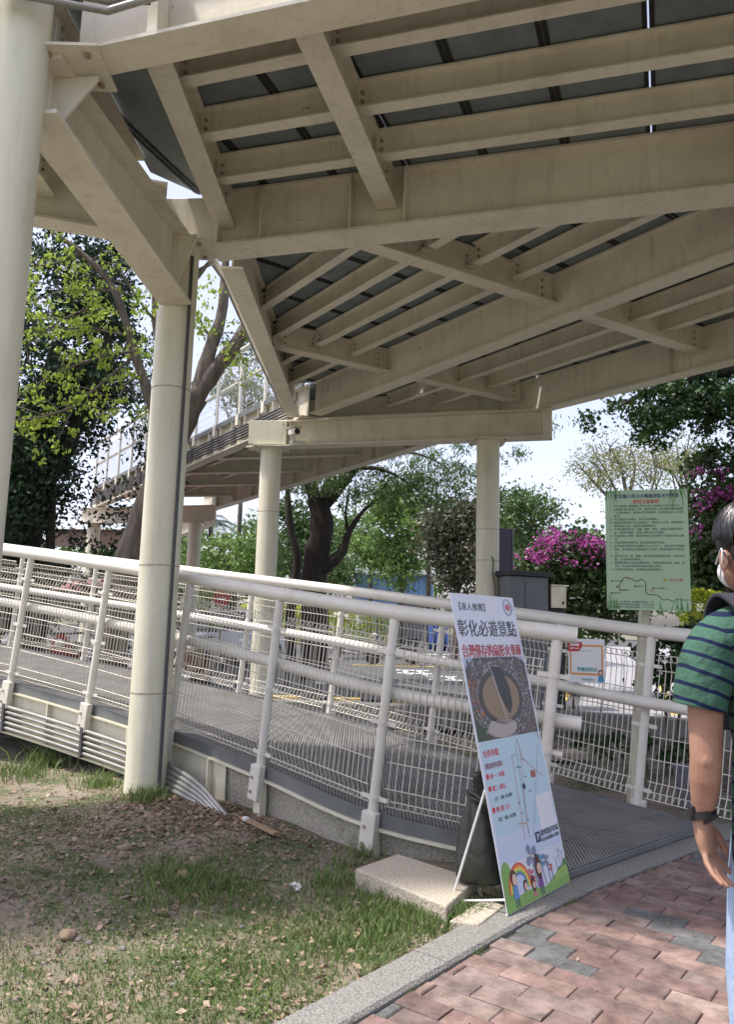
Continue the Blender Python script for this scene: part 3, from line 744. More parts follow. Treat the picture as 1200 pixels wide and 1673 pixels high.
# security camera
cc = thing('security_camera', 'white bullet security camera on bracket at the column head under the footbridge', 'camera', (-1.16, 11.7, 4.25))
MB().bar((-1.22, 11.72, 4.27), (-1.10, 11.45, 4.22), 0.10, 0.10).build('housing', RAILP, cc, bevel=0.015)
MB().bar((-1.225, 11.74, 4.335), (-1.085, 11.40, 4.285), 0.13, 0.012).build('sun_shield', RAILP, cc)
MB().cyl((-1.102, 11.455, 4.222), (-1.097, 11.44, 4.22), 0.042, 20).build('lens', BLACKP, cc)
b_ = MB().tube([(-1.18, 11.62, 4.21), (-1.17, 11.66, 4.13), (-1.2, 11.85, 4.12)], 0.02, 10); b_.box(-1.24, 11.72, 4.07, -1.0, 11.82, 4.14); b_.build('bracket', RAILP, cc)
# ------------------------------------------------------------------ access ramp with railings
NE = [(1.05, 4.72, 0.10), (0.11, 5.03, 0.20), (-0.69, 5.80, 0.32), (-1.53, 6.50, 0.45), (-2.41, 7.07, 0.575), (-3.36, 7.60, 0.70), (-4.35, 8.06, 0.82), (-5.37, 8.46, 0.95), (-6.4, 8.8, 1.08)]
NE = [Vector(p) for p in NE]
FOOT = V(1.02, 4.36, 0.05)
def nrm2(i):
    a = NE[max(i - 1, 0)]; b = NE[min(i + 1, len(NE) - 1)]; d = (b - a).xy.normalized(); return V(d.y, -d.x, 0)
RWD = 1.90
FE = [p + nrm2(i) * RWD for i, p in enumerate(NE)]
FE[0] = V(2.17, 5.70, 0.085); FFOOT = V(2.33, 5.54, 0.05)
ramp = thing('access_ramp', 'curving access ramp with grey grating deck and cream tube and wire mesh railings', 'ramp', (0.9, 4.3, 0))
# deck panels between the posts, split in two lengths each
nl = [FOOT] + NE; fl = [FFOOT] + FE
for i in range(len(nl) - 1):
    a, b, c, d = nl[i], nl[i + 1], fl[i + 1], fl[i]
    e = 0.004 / max(0.2, (b - a).length)
    q = [a.lerp(b, e), a.lerp(b, 1 - e), d.lerp(c, 1 - e), d.lerp(c, e)]
    dx = (q[3] - q[0]).normalized() * 0.012
    q = [q[0] + dx, q[1] + dx, q[2] - dx, q[3] - dx]
    MB().poly([p + V(0, 0, 0.0) for p in q][::-1], 0.03).build('grating_panel', GRATE, ramp)
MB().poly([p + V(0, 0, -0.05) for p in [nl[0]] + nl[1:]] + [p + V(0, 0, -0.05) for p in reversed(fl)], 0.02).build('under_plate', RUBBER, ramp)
def off(path, o, z=0.0):
    out = []
    for i, p in enumerate(path):
        a = path[max(i - 1, 0)]; b = path[min(i + 1, len(path) - 1)]; d = (b - a).xy.normalized()
        out.append(p + V(-d.y, d.x, 0) * -o + V(0, 0, z))
    return out
def fine(path, n=5):       # Catmull-Rom
    out = []; m = len(path)
    for i in range(m - 1):
        p0, p1, p2, p3 = path[max(i - 1, 0)], path[i], path[i + 1], path[min(i + 2, m - 1)]
        for k in range(n):
            t = k / n
            out.append(0.5 * ((2 * p1) + (p2 - p0) * t + (2 * p0 - 5 * p1 + 4 * p2 - p3) * t * t + (3 * p1 - p0 - 3 * p2 + p3) * t ** 3))
    out.append(path[-1]); return out
nf = [NE[0] + V(0.14, -0.045, -0.015)] + fine(NE); ff = [FFOOT] + fine(FE)
nrmv = lambda p, q: (q - p).normalized()
# side beams (path runs up the ramp; the outer near side is on the left of travel = negative side)
for pth, sgn in ((nf, -1), (ff, 1)):
    fo = MB().prof([p + V(0, 0, -0.075) for p in pth], [(-0.012 + sgn * 0.012, 0), (0.012 + sgn * 0.012, 0), (0.012 + sgn * 0.012, 0.082), (-0.012 + sgn * 0.012, 0.082)])
    fo.build('edge_flashing', STEELG, ramp)
i0 = 13
web = MB().prof([p + V(0, 0, -0.47) for p in nf[i0:]], [(-0.045, 0), (0.07, 0), (0.07, 0.02), (0.008, 0.02), (0.008, 0.376), (0.035, 0.376), (0.035, 0.392), (-0.045, 0.392), (-0.045, 0.376), (-0.004, 0.376), (-0.004, 0.02), (-0.045, 0.02)])
sbm = web.build('side_beam', COLP, ramp)
MB().prof([p + V(0, 0, -0.47) for p in ff[i0:]], [(-0.07, 0), (0.045, 0), (0.045, 0.02), (0.008, 0.02), (0.008, 0.392), (-0.004, 0.392), (-0.004, 0.02), (-0.07, 0.02)]).build('side_beam', COLP, ramp)
MB().prof([p + V(0, 0, -0.097) for p in nf[:i0 + 1]], [(-0.04, 0), (0.03, 0), (0.03, 0.02), (-0.04, 0.02)]).build('edge_angle', COLP, ramp)
# abutment wall with washed pebble finish under the low end
ab = MB(); pth = nf[:15]
rg = []
for i, p in enumerate(pth):
    a = pth[max(i - 1, 0)]; b = pth[min(i + 1, len(pth) - 1)]; d = (b - a).xy.normalized(); n = V(d.y, -d.x, 0)
    zt = p.z - 0.10 if i < 9 else p.z - 0.10
    rg.append([V(p.x, p.y, -0.3) + n * 0.035, V(p.x, p.y, -0.3) + n * 0.25, V(p.x, p.y, zt) + n * 0.25, V(p.x, p.y, zt) + n * 0.022])
ab.rings(rg).build('abutment_wall', PEBBLE, ramp)
# vertical stiffeners on the near beam at and between posts
fine_i = lambda k: 1 + k * 5
UPR = []
for i in range(len(NE)):
    a = NE[max(i - 1, 0)]; b = NE[min(i + 1, len(NE) - 1)]; d = (b - a).normalized(); n = nrm2(i); UPR.append(d.cross(n).normalized() * (1 if d.cross(n).z > 0 else -1))
HR = 1.25
for i, p in enumerate(NE):
    n = nrm2(i); up = UPR[i]; d = n.cross(up)
    if i >= 1:
        z0 = p.z - 0.45 if i > 2 else -0.2
        h = (p.z - 0.10 - z0) / 2
        MB().frame_box(V(p.x, p.y, z0 + h) - n * 0.035, d.xy.to_3d().normalized() * (0.035 if i < 3 else 0.012), n * 0.03, V(0, 0, h)).build('stiffener', COLP, ramp)
    if 2 <= i < len(NE) - 1:
        m = p.lerp(NE[i + 1], 0.5) if i > 2 else p.lerp(NE[i + 1], 0.55)
        MB().frame_box(V(m.x, m.y, m.z - 0.27) - n * 0.022, d.xy.to_3d().normalized() * 0.008, n * 0.018, V(0, 0, 0.175)).build('stiffener', COLP, ramp)
def railing(P, side, ups, first, last, hr=HR):
    posts = []
    for i in range(first, last):
        p = P[i]; n = nrm2(i) * side; up = ups[i]; d = n.cross(up)
        q = p + n * 0.045
        o = MB().tube([q - up * 0.03, q + up * (hr - 0.04)], 0.0325, 14).build('railing_post', RAILP, ramp, smooth=True)
        MB().frame_box(q + n * 0.02 - up * 0.105, d * 0.052, n * 0.03, up * 0.125).build('post_bracket', RAILP, o, bevel=0.008)
        bo = MB()
        for t in (-0.05, 0.05): bo.tube([q + n * 0.05 + d * 0.02 - up * (0.12 + t), q + n * 0.063 + d * 0.02 - up * (0.12 + t)], 0.011, 6)
        bo.build('bolt', BOLT, o)['kind'] = 'stuff'
        for t in (0.10, 0.56, 1.0):     # clamps
            MB().tube([q + up * (t - 0.012), q + up * (t + 0.012)], 0.038, 14).frame_box(q + up * t, d * 0.095, n * 0.006, up * 0.013).build('mesh_clamp', RAILP, o)
    for i in range(first, last - 1):
        n = nrm2(i) * side; n2 = nrm2(i + 1) * side; mb = MB(); up = ups[i]
        a, b = P[i] + n * 0.045, P[i + 1] + n2 * 0.045; d = (b - a).normalized()
        vwire_panel(mb, a + d * 0.06, b - d * 0.06, (up + ups[i + 1]).normalized(), -n, 0.045, 1.09, sp=0.0445, w=0.0035, fold=0.04)
        mb.build('mesh_panel', WIREP, ramp)
def rail_path(P, side, ups, h, inset, first, last, ext0=None):
    pts = [P[i] + nrm2(i) * side * (0.045 - inset) + ups[i] * h for i in range(first, last)]
    pts = fine(pts, 6)
    if ext0 is not None: pts = [ext0] + pts
    return pts
railing(NE, -1, UPR, 0, 9)
hp = rail_path(NE, -1, UPR, HR, 0, 0, 9); e = (hp[0] - hp[1]).normalized()
MB().tube([hp[0] + e * 0.115] + hp, 0.050, 20).build('handrail', RAILP, ramp, smooth=True)
mp = rail_path(NE, -1, UPR, 0.735, 0.085, 0, 9); e = (mp[0] - mp[1]).normalized()
MB().tube([mp[0] + e * 0.18] + mp, 0.043, 20).build('middle_rail', RAILP, ramp, smooth=True)
# far side: own posts
FEP = [V(2.86, 6.38, 0.04), V(1.93, 5.82, 0.125)] + [FE[i] + V(0, 0, 0) for i in range(1, 9)]
FEP[0] = V(2.52, 5.25, 0.03); 
FEP = [V(2.95, 6.75, 0.03), V(2.02, 5.86, 0.12), V(1.46, 6.36, 0.20), V(0.60, 7.2, 0.32), V(-0.35, 7.98, 0.45), V(-1.38, 8.65, 0.575), V(-2.42, 9.25, 0.70), V(-3.5, 9.72, 0.82), V(-4.62, 10.15, 0.95)]
FEP[0] = V(2.70, 5.25, 0.06); FEP += [V(-5.8, 10.5, 1.08), V(-7.0, 10.8, 1.2)]
NSAVE = NE
def far_rail():
    global NE
    NE = FEP; ups = [V(0.10, -0.03, 1).normalized()] * 3 + [V(0.09, -0.07, 1).normalized()] * 8
    railing(FEP, 1, ups, 0, 11)
    hp = rail_path(FEP, 1, ups, HR, 0, 0, 11); MB().tube(hp, 0.050, 20).build('handrail', RAILP, ramp, smooth=True)
    mp = rail_path(FEP, 1, ups, 0.735, 0.085, 0, 11); MB().tube(mp, 0.043, 20).build('middle_rail', RAILP, ramp, smooth=True)
far_rail(); NE = NSAVE
# conduits along the near side of the ramp, diving into the soil by the third post
for k in range(5):
    o_ = -0.215 - k * 0.048
    pts = [p + V(0, 0, o_) for p in off(nf, -0.0)[17:]]
    pts = [V(p.x, p.y, p.z) - (nrm2(min(8, max(0, (j + 16) // 5)))) * 0.075 for j, p in enumerate(pts)]
    ex = [V(-0.86 - 0.035 * k, 5.62 + 0.02 * k, -0.06 + 0.0 * k), V(-1.02 - 0.03 * k, 5.78 + 0.02 * k, 0.05 - 0.01 * k), V(-1.24 - 0.02 * k, 6.02, 0.16 - k * 0.028)]
    MB().tube(fine(ex + [pts[0]], 4)[:-1] + pts, 0.0175, 10).build('conduit', PIPE, ramp, smooth=True)
for i in range(3, 8):
    p = NE[i]; n = nrm2(i); d = n.cross(UP)
    MB().frame_box(p - n * 0.075 + V(0, 0, -0.315), d * 0.014, n * 0.028, V(0, 0, 0.13)).build('pipe_clamp', PIPED, ramp)
# expansion strip at the foot of the ramp
fd0 = (FFOOT - FOOT).normalized(); fo0 = V(fd0.y, -fd0.x, 0)
for k in range(2):
    MB().bar(FOOT + fo0 * (0.02 + 0.03 * k) + V(0, 0, -0.002), FFOOT + fo0 * (0.02 + 0.03 * k) + V(0, 0, -0.002), 0.018, 0.03).build('threshold_bar', STEELG, ramp)

# pale block beside the ramp
bl = thing('stone_block', 'pale washed stone step block lying by the ramp wall under the dark bag', 'block', (0.2, 4.1, 0))
A, B, C2, D2 = V(-0.01, 4.30, 0), V(0.228, 4.59, 0), V(0.62, 4.19, 0), V(0.42, 3.79, 0)
z = 0.085
bmb = MB(); bmb.poly([p + V(0, 0, z) for p in (A, D2, C2, B)], z + 0.1); bmb.build('block', STONE, bl, bevel=0.008)
bmb = MB(); bmb.poly([p + V(0, 0, 0.035) for p in (V(0.43, 3.755, 0), V(0.56, 3.72, 0), V(0.72, 3.97, 0), V(0.64, 4.06, 0))], 0.12); bmb.build('low_slab', STONE, bl, bevel=0.006)
# ------------------------------------------------------------------ banner stand
bn = thing('banner_stand', 'tall white printed banner on a thin stand leaning beside the ramp foot', 'banner', (0.93, 4.10, 0))
BO = V(0.715, 3.846, 0.034); BUx = V(0.641, 0.768, 0); BVy = V(-0.268, 0.223, 1.505)
BW, BH = 0.67, 1.545
BM = basis(BO, BUx, BVy)
PN = (BM.to_3x3() @ V(0, 0, 1))
def bpanel(mb_pts, name, m, lvl, parent, Mx=None):
    """a flat printed shape lying lvl*0.4 mm above the sheet"""
    Mx = Mx or BM
    mb = MB()
    for pts in mb_pts: mb.add([Mx @ V(x, y, 0.0005 + lvl * 0.0004) for x, y in pts], [tuple(range(len(pts)))])
    return mb.build(name, m, parent)
def disc(cx, cy, rx, ry=None, n=28, a0=0, a1=2 * pi):
    ry = ry or rx; full = abs(a1 - a0 - 2 * pi) < 1e-6
    return [(cx + rx * cos(a0 + (a1 - a0) * i / n), cy + ry * sin(a0 + (a1 - a0) * i / n)) for i in range(n if full else n + 1)]
def line2(pts, w):
    out = []
    for (ax, ay), (bx, by) in zip(pts[:-1], pts[1:]):
        L = sqrt((bx - ax) ** 2 + (by - ay) ** 2) or 1; nx, ny = -(by - ay) / L * w / 2, (bx - ax) / L * w / 2
        out.append([(ax - nx, ay - ny), (bx - nx, by - ny), (bx + nx, by + ny), (ax + nx, ay + ny)])
    return out
sheet = MB(); sheet.add([BM @ V(x, y, z) for z in (-0.003, 0.0) for x, y in ((0, 0), (BW, 0), (BW, BH), (0, BH))], [(3, 2, 1, 0), (4, 5, 6, 7), (0, 1, 5, 4), (1, 2, 6, 5), (2, 3, 7, 6), (3, 0, 4, 7)])
sh = sheet.build('printed_sheet', PRINTW, bn)
bpanel([[(0.022, 0.33), (0.655, 0.33), (0.655, 0.785), (0.022, 0.778)]], 'map_panel', PRINTB, 0, sh)
bpanel([[(0.022, 0.20), (0.655, 0.20), (0.655, 0.33), (0.022, 0.33)]], 'map_panel', fm('print_paleblue', (0.53, 0.62, 0.76)), 0, sh)
def btext(t, x, y, size, m, bold=0.0, width=None, lvl=3, parent=None, Mx=None):
    return text_mesh(t, size, 'printed_text', m, parent or sh, (Mx or BM) @ Matrix.Translation((x, y, 0.0005 + lvl * 0.0004)), bold=bold, xwidth=width)
btext('【達人推薦】', 0.03, 1.462, 0.046, INK, 0.0, 0.262)
btext('彰化必遊景點', 0.015, 1.325, 0.098, INK, 0.001, 0.61)
btext('台灣僅存的扇形火車庫', 0.015, 1.214, 0.072, RED, 0.0022, 0.62)
# plain white patches where the two square codes are printed
bpanel([[(0.335, 1.44), (0.445, 1.44), (0.445, 1.535), (0.335, 1.535)]], 'blank_square', fm('code_white', (0.72, 0.73, 0.76)), 1, sh)
bpanel([[(0.475, 0.295), (0.645, 0.295), (0.645, 0.465), (0.475, 0.465)]], 'blank_square', fm('code_white', (0.72, 0.73, 0.76)), 1, sh)
for r_ in (0.048, 0.040):
    pts = disc(0.585, 1.488, r_, n=26); bpanel(line2(pts + pts[:1], 0.003), 'postmark', fm('stamp_grey', (0.22, 0.24, 0.33)), 2, sh)
for k in range(3): bpanel(line2([(0.60 + 0.0085 * j, 1.475 + 0.018 * k + 0.006 * sin(j * 1.4)) for j in range(8)], 0.003), 'postmark', fm('stamp_grey', (0.22, 0.24, 0.33)), 2, sh)
bpanel([disc(0.585, 1.488, 0.026, 0.02)], 'postmark', fm('stamp_red', (0.55, 0.12, 0.16)), 2, sh)
# the aerial picture: a ring of sheds round a turntable, built from flat shapes
px0, px1, py0, py1 = 0.016, 0.655, 0.783, 1.206
rp2 = random.Random(5)
bpanel([[(px0, py0), (px1, py0), (px1, py1 - 0.03), (0.55, py1), (0.12, py1), (px0, py1 - 0.05)]], 'picture_ground', fm('pic_ground', (0.085, 0.075, 0.072)), 0, sh)
bpanel([[(px0, py1 - 0.06), (0.12, py1 - 0.005), (0.56, py1 - 0.005), (px1, py1 - 0.04), (px1, py1), (px0, py1)]], 'picture_sky', fm('pic_sky', (0.42, 0.46, 0.58)), 0, sh)
bpanel([[(px0, py0), (0.14, py0), (0.10, 0.90), (0.05, 0.94), (px0, 0.95)]], 'picture_grass', fm('pic_green', (0.035, 0.07, 0.03)), 1, sh)
cx, cy = 0.325, 0.992
cl4 = [fm('pic_%d' % i, c) for i, c in enumerate([(0.30, 0.28, 0.29), (0.20, 0.18, 0.19), (0.10, 0.10, 0.115), (0.42, 0.40, 0.42), (0.26, 0.16, 0.13), (0.45, 0.16, 0.07), (0.08, 0.10, 0.18)])]
groups = {i: [] for i in range(7)}
for k in range(110):
    a = 2 * pi * k / 110; a2 = a + 2 * pi / 110 * rp2.uniform(0.4, 0.9)
    for q0, q1 in ((0.70, rp2.uniform(0.76, 0.82)), (0.83, rp2.uniform(0.88, 0.93)), (0.94, rp2.uniform(0.97, 1.06))):
        i = rp2.choice((0, 0, 1, 1, 2, 3, 4)) if not (2.6 < a < 3.7) else rp2.choice((1, 4, 5, 4, 0))
        f = lambda a_, q: (min(px1, max(px0, cx + cos(a_) * 0.325 * q)), min(py1 - 0.02, max(py0, cy + sin(a_) * 0.215 * q)))
        groups[i].append([f(a, q0), f(a, q1), f(a2, q1), f(a2, q0)])
for k in range(60):
    x = rp2.uniform(px0 + 0.01, px1 - 0.02); y = rp2.uniform(py1 - 0.07, py1 - 0.02); w = rp2.uniform(0.006, 0.02)
    groups[rp2.choice((0, 2, 3, 6, 1))].append([(x, y), (x + w, y), (x + w, y + rp2.uniform(0.01, 0.03)), (x, y + 0.015)])
for k in range(240):
    x = rp2.uniform(px0 + 0.12, px1 - 0.02); y = rp2.uniform(py0, py1 - 0.06); w = rp2.uniform(0.004, 0.012)
    groups[rp2.choice((0, 2, 3, 5, 6, 1))].append([(x, y), (x + w, y), (x + w, y + 0.008), (x, y + 0.008)])
for i, q in groups.items():
    if q: bpanel(q, 'picture_detail', cl4[i], 2, sh)['kind'] = 'stuff'
tr_ = [[(0.50 + 0.018 * k, py0), (0.504 + 0.018 * k, py0), (px1, 0.93 - 0.03 * k), (px1, 0.937 - 0.03 * k)] for k in range(8)]
bpanel(tr_, 'picture_track', fm('pic_track', (0.25, 0.19, 0.16)), 1, sh)
bpanel([disc(cx, cy, 0.222, 0.142, 40)], 'picture_ring', fm('pic_rim', (0.06, 0.052, 0.055)), 3, sh)
bpanel([disc(cx, cy, 0.190, 0.120, 40)], 'picture_disc', fm('pic_disc', (0.27, 0.19, 0.115)), 4, sh)
bpanel([disc(0.28, 0.835, 0.15, 0.05, 24)], 'picture_apron', fm('pic_apron', (0.40, 0.36, 0.335)), 3, sh)
bpanel([[(0.27, 1.155), (0.375, 1.15), (0.43, 1.03), (0.425, 0.945), (0.385, 0.90), (0.37, 0.905), (0.30, 1.02)]], 'picture_engine', INK, 5, sh)
bpanel(line2([(0.265, 1.135), (0.335, 0.88)], 0.010), 'picture_bridge', fm('pic_3', (0.42, 0.40, 0.42)), 6, sh)
btext('免費參觀', 0.036, 0.708, 0.038, PINK, 0.0006, 0.15)
btext('開放時間：', 0.034, 0.652, 0.030, fm('wine_ink', (0.28, 0.03, 0.08)), 0.0006, 0.175)
RB = fm('bullet_red', (0.62, 0.02, 0.03))
for (y, t) in ((0.603, '週一：休館'), (0.545, '週二~週五：'), (0.446, '例 假 日：')):
    bpanel([disc(0.043, y + 0.012, 0.0135)], 'bullet', RB, 3, sh)
    btext(t, 0.064, y, 0.028, PINK, 0.0006, 0.14)
btext('13：00-16:00', 0.066, 0.497, 0.026, INK, 0.0004, 0.168)
btext('10：00-16:00', 0.068, 0.400, 0.026, INK, 0.0004, 0.168)
bpanel([[(0.396, 0.242), (0.449, 0.242), (0.449, 0.292), (0.396, 0.292)]], 'parking_mark', fm('navy_print', (0.012, 0.018, 0.11)), 2, sh)
btext('P', 0.410, 0.251, 0.046, fm('code_white', (0.72, 0.73, 0.76)), 0.001)
btext('辭修路停車場', 0.455, 0.266, 0.033, INK, 0.0005, 0.20)
btext('彰化市辭修路143號旁', 0.455, 0.238, 0.021, INK, 0.0004, 0.20)
RD = fm('map_road', (0.55, 0.33, 0.30)); RG = fm('map_line', (0.18, 0.25, 0.30)); 
bpanel(line2([(0.399, 0.766), (0.41, 0.70), (0.33, 0.30)], 0.006) + line2([(0.399, 0.766), (0.42, 0.661), (0.60, 0.55)], 0.006) + line2([(0.315, 0.691), (0.287, 0.274)], 0.006) + line2([(0.25, 0.36), (0.33, 0.35)], 0.008), 'map_roads', RD, 2, sh)
bpanel(line2([(0.375, 0.75), (0.335, 0.28)], 0.004) + line2([(0.30, 0.68), (0.36, 0.69)], 0.003), 'map_roads', RG, 2, sh)
bpanel([[(0.617 - 0.24 * k / 60 - 0.003, 0.714 - 0.434 * k / 60), (0.617 - 0.24 * k / 60 + 0.003, 0.714 - 0.434 * k / 60), (0.617 - 0.24 * k / 60 + 0.003, 0.711 - 0.434 * k / 60), (0.617 - 0.24 * k / 60 - 0.003, 0.711 - 0.434 * k / 60)] for k in range(60)], 'map_railway', INK, 2, sh)
bpanel([[(0.475, 0.555), (0.525, 0.555), (0.525, 0.59), (0.475, 0.59)]], 'map_thumbnail', fm('thumb', (0.35, 0.10, 0.08)), 3, sh)
bpanel([disc(0.378, 0.525, 0.016)], 'map_pin', fm('navy_print', (0.012, 0.018, 0.11)), 3, sh)
for (x, y) in ((0.405, 0.655), (0.36, 0.62), (0.40, 0.565), (0.42, 0.49), (0.29, 0.45), (0.34, 0.36), (0.30, 0.40), (0.335, 0.62)): bpanel([[(x, y), (x + 0.022, y), (x + 0.022, y + 0.008), (x, y + 0.008)]], 'map_caption', RG, 3, sh)
# the cartoon strip at the foot
gr1, gr2, gr3 = fm('hill_a', (0.22, 0.40, 0.10)), fm('hill_b', (0.30, 0.47, 0.12)), fm('hill_c', (0.10, 0.25, 0.08))
bpanel([[(0.002, 0.0)] + [(0.002 + 0.012 * k, 0.07 + 0.15 * sqrt(max(0, 1 - ((k - 4) / 5.5) ** 2))) for k in range(10)] + [(0.14, 0.0)]], 'printed_hill', gr1, 1, sh)
for i, (r0, c) in enumerate(((0.112, (0.62, 0.10, 0.08)), (0.102, (0.75, 0.30, 0.06)), (0.092, (0.78, 0.62, 0.12)), (0.082, (0.20, 0.45, 0.15)), (0.072, (0.10, 0.20, 0.50)), (0.062, (0.53, 0.62, 0.76)))):
    bpanel([disc(0.16, 0.07, r0, r0 * 1.12, 20, 0, pi)], 'printed_rainbow', fm('bow%d' % i, c), 2 + i * 0.5, sh)
bpanel([[(0.39, 0.0), (0.668, 0.0), (0.668, 0.125)] + [(0.66 - 0.022 * k, 0.118 - 0.0085 * k + 0.009 * sin(k * 1.9)) for k in range(12)]], 'printed_hill', gr3, 1, sh)
bpanel([[(0.34, 0.0), (0.668, 0.0), (0.668, 0.085), (0.62, 0.088), (0.55, 0.072), (0.47, 0.05), (0.40, 0.03)]], 'printed_hill', gr2, 2, sh)
bpanel([[(0.002, 0.0), (0.668, 0.0), (0.668, 0.04), (0.55, 0.03), (0.4, 0.035), (0.25, 0.055), (0.12, 0.05), (0.002, 0.06)]], 'printed_hill', gr1, 6, sh)
def pinwheel(x, y, r, c, stem):
    bpanel(line2([(x, y), (x + 0.015, stem)], 0.006), 'printed_stem', fm('stem', (0.16, 0.22, 0.33)), 5, sh)
    bpanel([[(x + r * (cos(a) * t - sin(a) * w), y + r * (sin(a) * t + cos(a) * w)) for t, w in ((0.08, 0), (0.5, 0.3), (0.9, 0.25), (1.0, 0), (0.9, -0.25), (0.5, -0.3))] for a in (0.5, 2.07, 3.64, 5.21)], 'printed_pinwheel', c, 6.5, sh)
    bpanel([disc(x, y, r * 0.14, n=12)], 'printed_pinwheel', fm('hub', (0.7, 0.55, 0.3)), 7.5, sh)
pinwheel(0.316, 0.197, 0.062, fm('pin_grey', (0.20, 0.24, 0.36)), 0.05)
pinwheel(0.402, 0.160, 0.036, fm('pin_teal', (0.08, 0.28, 0.42)), 0.04); pinwheel(0.455, 0.150, 0.034, fm('pin_grey', (0.20, 0.24, 0.36)), 0.04)
pinwheel(0.49, 0.108, 0.022, fm('pin_red', (0.65, 0.12, 0.14)), 0.04); pinwheel(0.28, 0.118, 0.030, fm('pin_red', (0.65, 0.12, 0.14)), 0.04); pinwheel(0.30, 0.09, 0.02, fm('pin_red', (0.65, 0.12, 0.14)), 0.03)
SKN = fm('print_skin', (0.72, 0.50, 0.40)); HRB = fm('print_hair', (0.08, 0.03, 0.025))
def cartoon(x, y, s, shirt, long_=False, legs=True):
    bpanel([[(x - 0.28 * s, y - 0.95 * s), (x + 0.28 * s, y - 0.95 * s), (x + 0.2 * s, y - 0.1 * s), (x - 0.2 * s, y - 0.1 * s)]], 'printed_figure', shirt, 8, sh)
    if legs: bpanel([[(x + q * s, y - 1.4 * s), (x + q * s + 0.12 * s, y - 1.4 * s), (x + q * s + 0.12 * s, y - 0.95 * s), (x + q * s, y - 0.95 * s)] for q in (-0.2, 0.08)], 'printed_figure', fm('print_dark', (0.03, 0.04, 0.12)), 8, sh)
    bpanel([disc(x - 0.03 * s, y + 0.15 * s, 0.34 * s, (0.72 if long_ else 0.42) * s, 20)], 'printed_figure', HRB, 9, sh)
    bpanel([disc(x + 0.03 * s, y + 0.05 * s, 0.25 * s, 0.30 * s, 20)], 'printed_figure', SKN, 10, sh)
cartoon(0.108, 0.125, 0.085, fm('print_blue', (0.13, 0.28, 0.60))); cartoon(0.205, 0.075, 0.06, fm('print_grass', (0.20, 0.42, 0.12)), legs=False)
cartoon(0.285, 0.065, 0.052, fm('print_pink', (0.62, 0.15, 0.25)), True, False); cartoon(0.362, 0.125, 0.085, fm('print_purple', (0.20, 0.06, 0.30)), True)
for x, y, h_ in ((0.60, 0.165, 0.05), (0.562, 0.13, 0.05), (0.635, 0.15, 0.04)):
    bpanel(line2([(x, y), (x, 0.08)], 0.003) + [l for a in (0.4, 2.5, 4.6) for l in line2([(x, y), (x + 0.03 * cos(a), y + 0.03 * sin(a))], 0.003)], 'printed_turbine', fm('turb', (0.30, 0.34, 0.42)), 3, sh)
# stand: two crossing rear legs and a back pole of white rod
RODM = fm('rod_white', (0.70, 0.70, 0.68))
midp = BM @ V(0.02, 0.56, -0.012)
MB().tube([midp, V(0.465, 4.02, 0.02)], 0.0065, 8).build('prop_leg', RODM, bn, smooth=True)
MB().tube([BM @ V(0.02, 0.06, -0.012), V(0.465, 4.02, 0.03)], 0.0055, 8).build('prop_brace', RODM, bn, smooth=True)
MB().tube([V(0.465, 4.02, 0.03), V(0.60, 4.22, 0.02), V(0.75, 4.30, 0.06)], 0.0055, 8).build('prop_brace', RODM, bn, smooth=True)
MB().tube([BM @ V(0.335, 0.02, -0.014), BM @ V(0.335, 1.53, -0.014)], 0.008, 8).build('back_pole', RODM, bn, smooth=True)
MB().tube([BM @ V(0.0, 1.545, -0.006), BM @ V(0.67, 1.545, -0.006)], 0.006, 8).build('top_bar', RODM, bn, smooth=True)
MB().tube([BM @ V(0.0, 0.0, -0.006), BM @ V(0.67, 0.0, -0.006)], 0.006, 8).build('bottom_bar', RODM, bn, smooth=True)

# dark green bag behind the banner
bag = thing('canvas_bag', 'slumped dark green canvas bag with knotted handles behind the banner', 'bag', (0.66, 4.17, 0.09))
bmb = MB(); rg = []; rr = random.Random(2)
for j, (z, rx, ry, ox, oy) in enumerate(((0.0, 0.155, 0.12, 0, 0), (0.02, 0.185, 0.14, 0, 0), (0.10, 0.19, 0.145, 0, 0), (0.20, 0.178, 0.13, 0.005, 0), (0.30, 0.150, 0.11, 0.0, 0), (0.38, 0.115, 0.085, -0.015, 0), (0.43, 0.075, 0.05, -0.035, 0.0), (0.47, 0.055, 0.035, -0.05, 0), (0.52, 0.055, 0.03, -0.065, 0), (0.545, 0.03, 0.016, -0.075, 0))):
    ring = []
    for k in range(28):
        a = 2 * pi * k / 28; sq = (abs(cos(a)) ** 3 + abs(sin(a)) ** 3) ** (-1 / 3) if j < 5 else 1
        w = 1 + (0.03 + 0.012 * j) * sin(5 * a + j * 0.9) + 0.06 * sin(9 * a + j * 1.3) + 0.03 * sin(3 * a - j * 1.1) + rr.uniform(-0.025, 0.025)
        x, y = cos(a) * rx * sq * 0.92 * w + ox, sin(a) * ry * sq * 0.92 * w + oy
        c, s_ = cos(0.85), sin(0.85)
        ring.append(V(0.665 + c * x - s_ * y, 4.18 + s_ * x + c * y, 0.088 + z))
    rg.append(ring)
bmb.rings(rg); o = bmb.build('bag_body', CANVAS, bag, smooth=True, sharp=80)
o.modifiers.new('s', 'SUBSURF').render_levels = 2
def bagp(x, y, z): return V(0.665 + cos(0.85) * x - sin(0.85) * y, 4.18 + sin(0.85) * x + cos(0.85) * y, 0.088 + z)
MB().tube(fine([bagp(-0.10, 0.05, 0.44), bagp(-0.14, -0.05, 0.43), bagp(-0.13, -0.13, 0.36), bagp(-0.16, -0.16, 0.28)], 5), 0.011, 8).build('handle', CANVAS, bag, smooth=True)
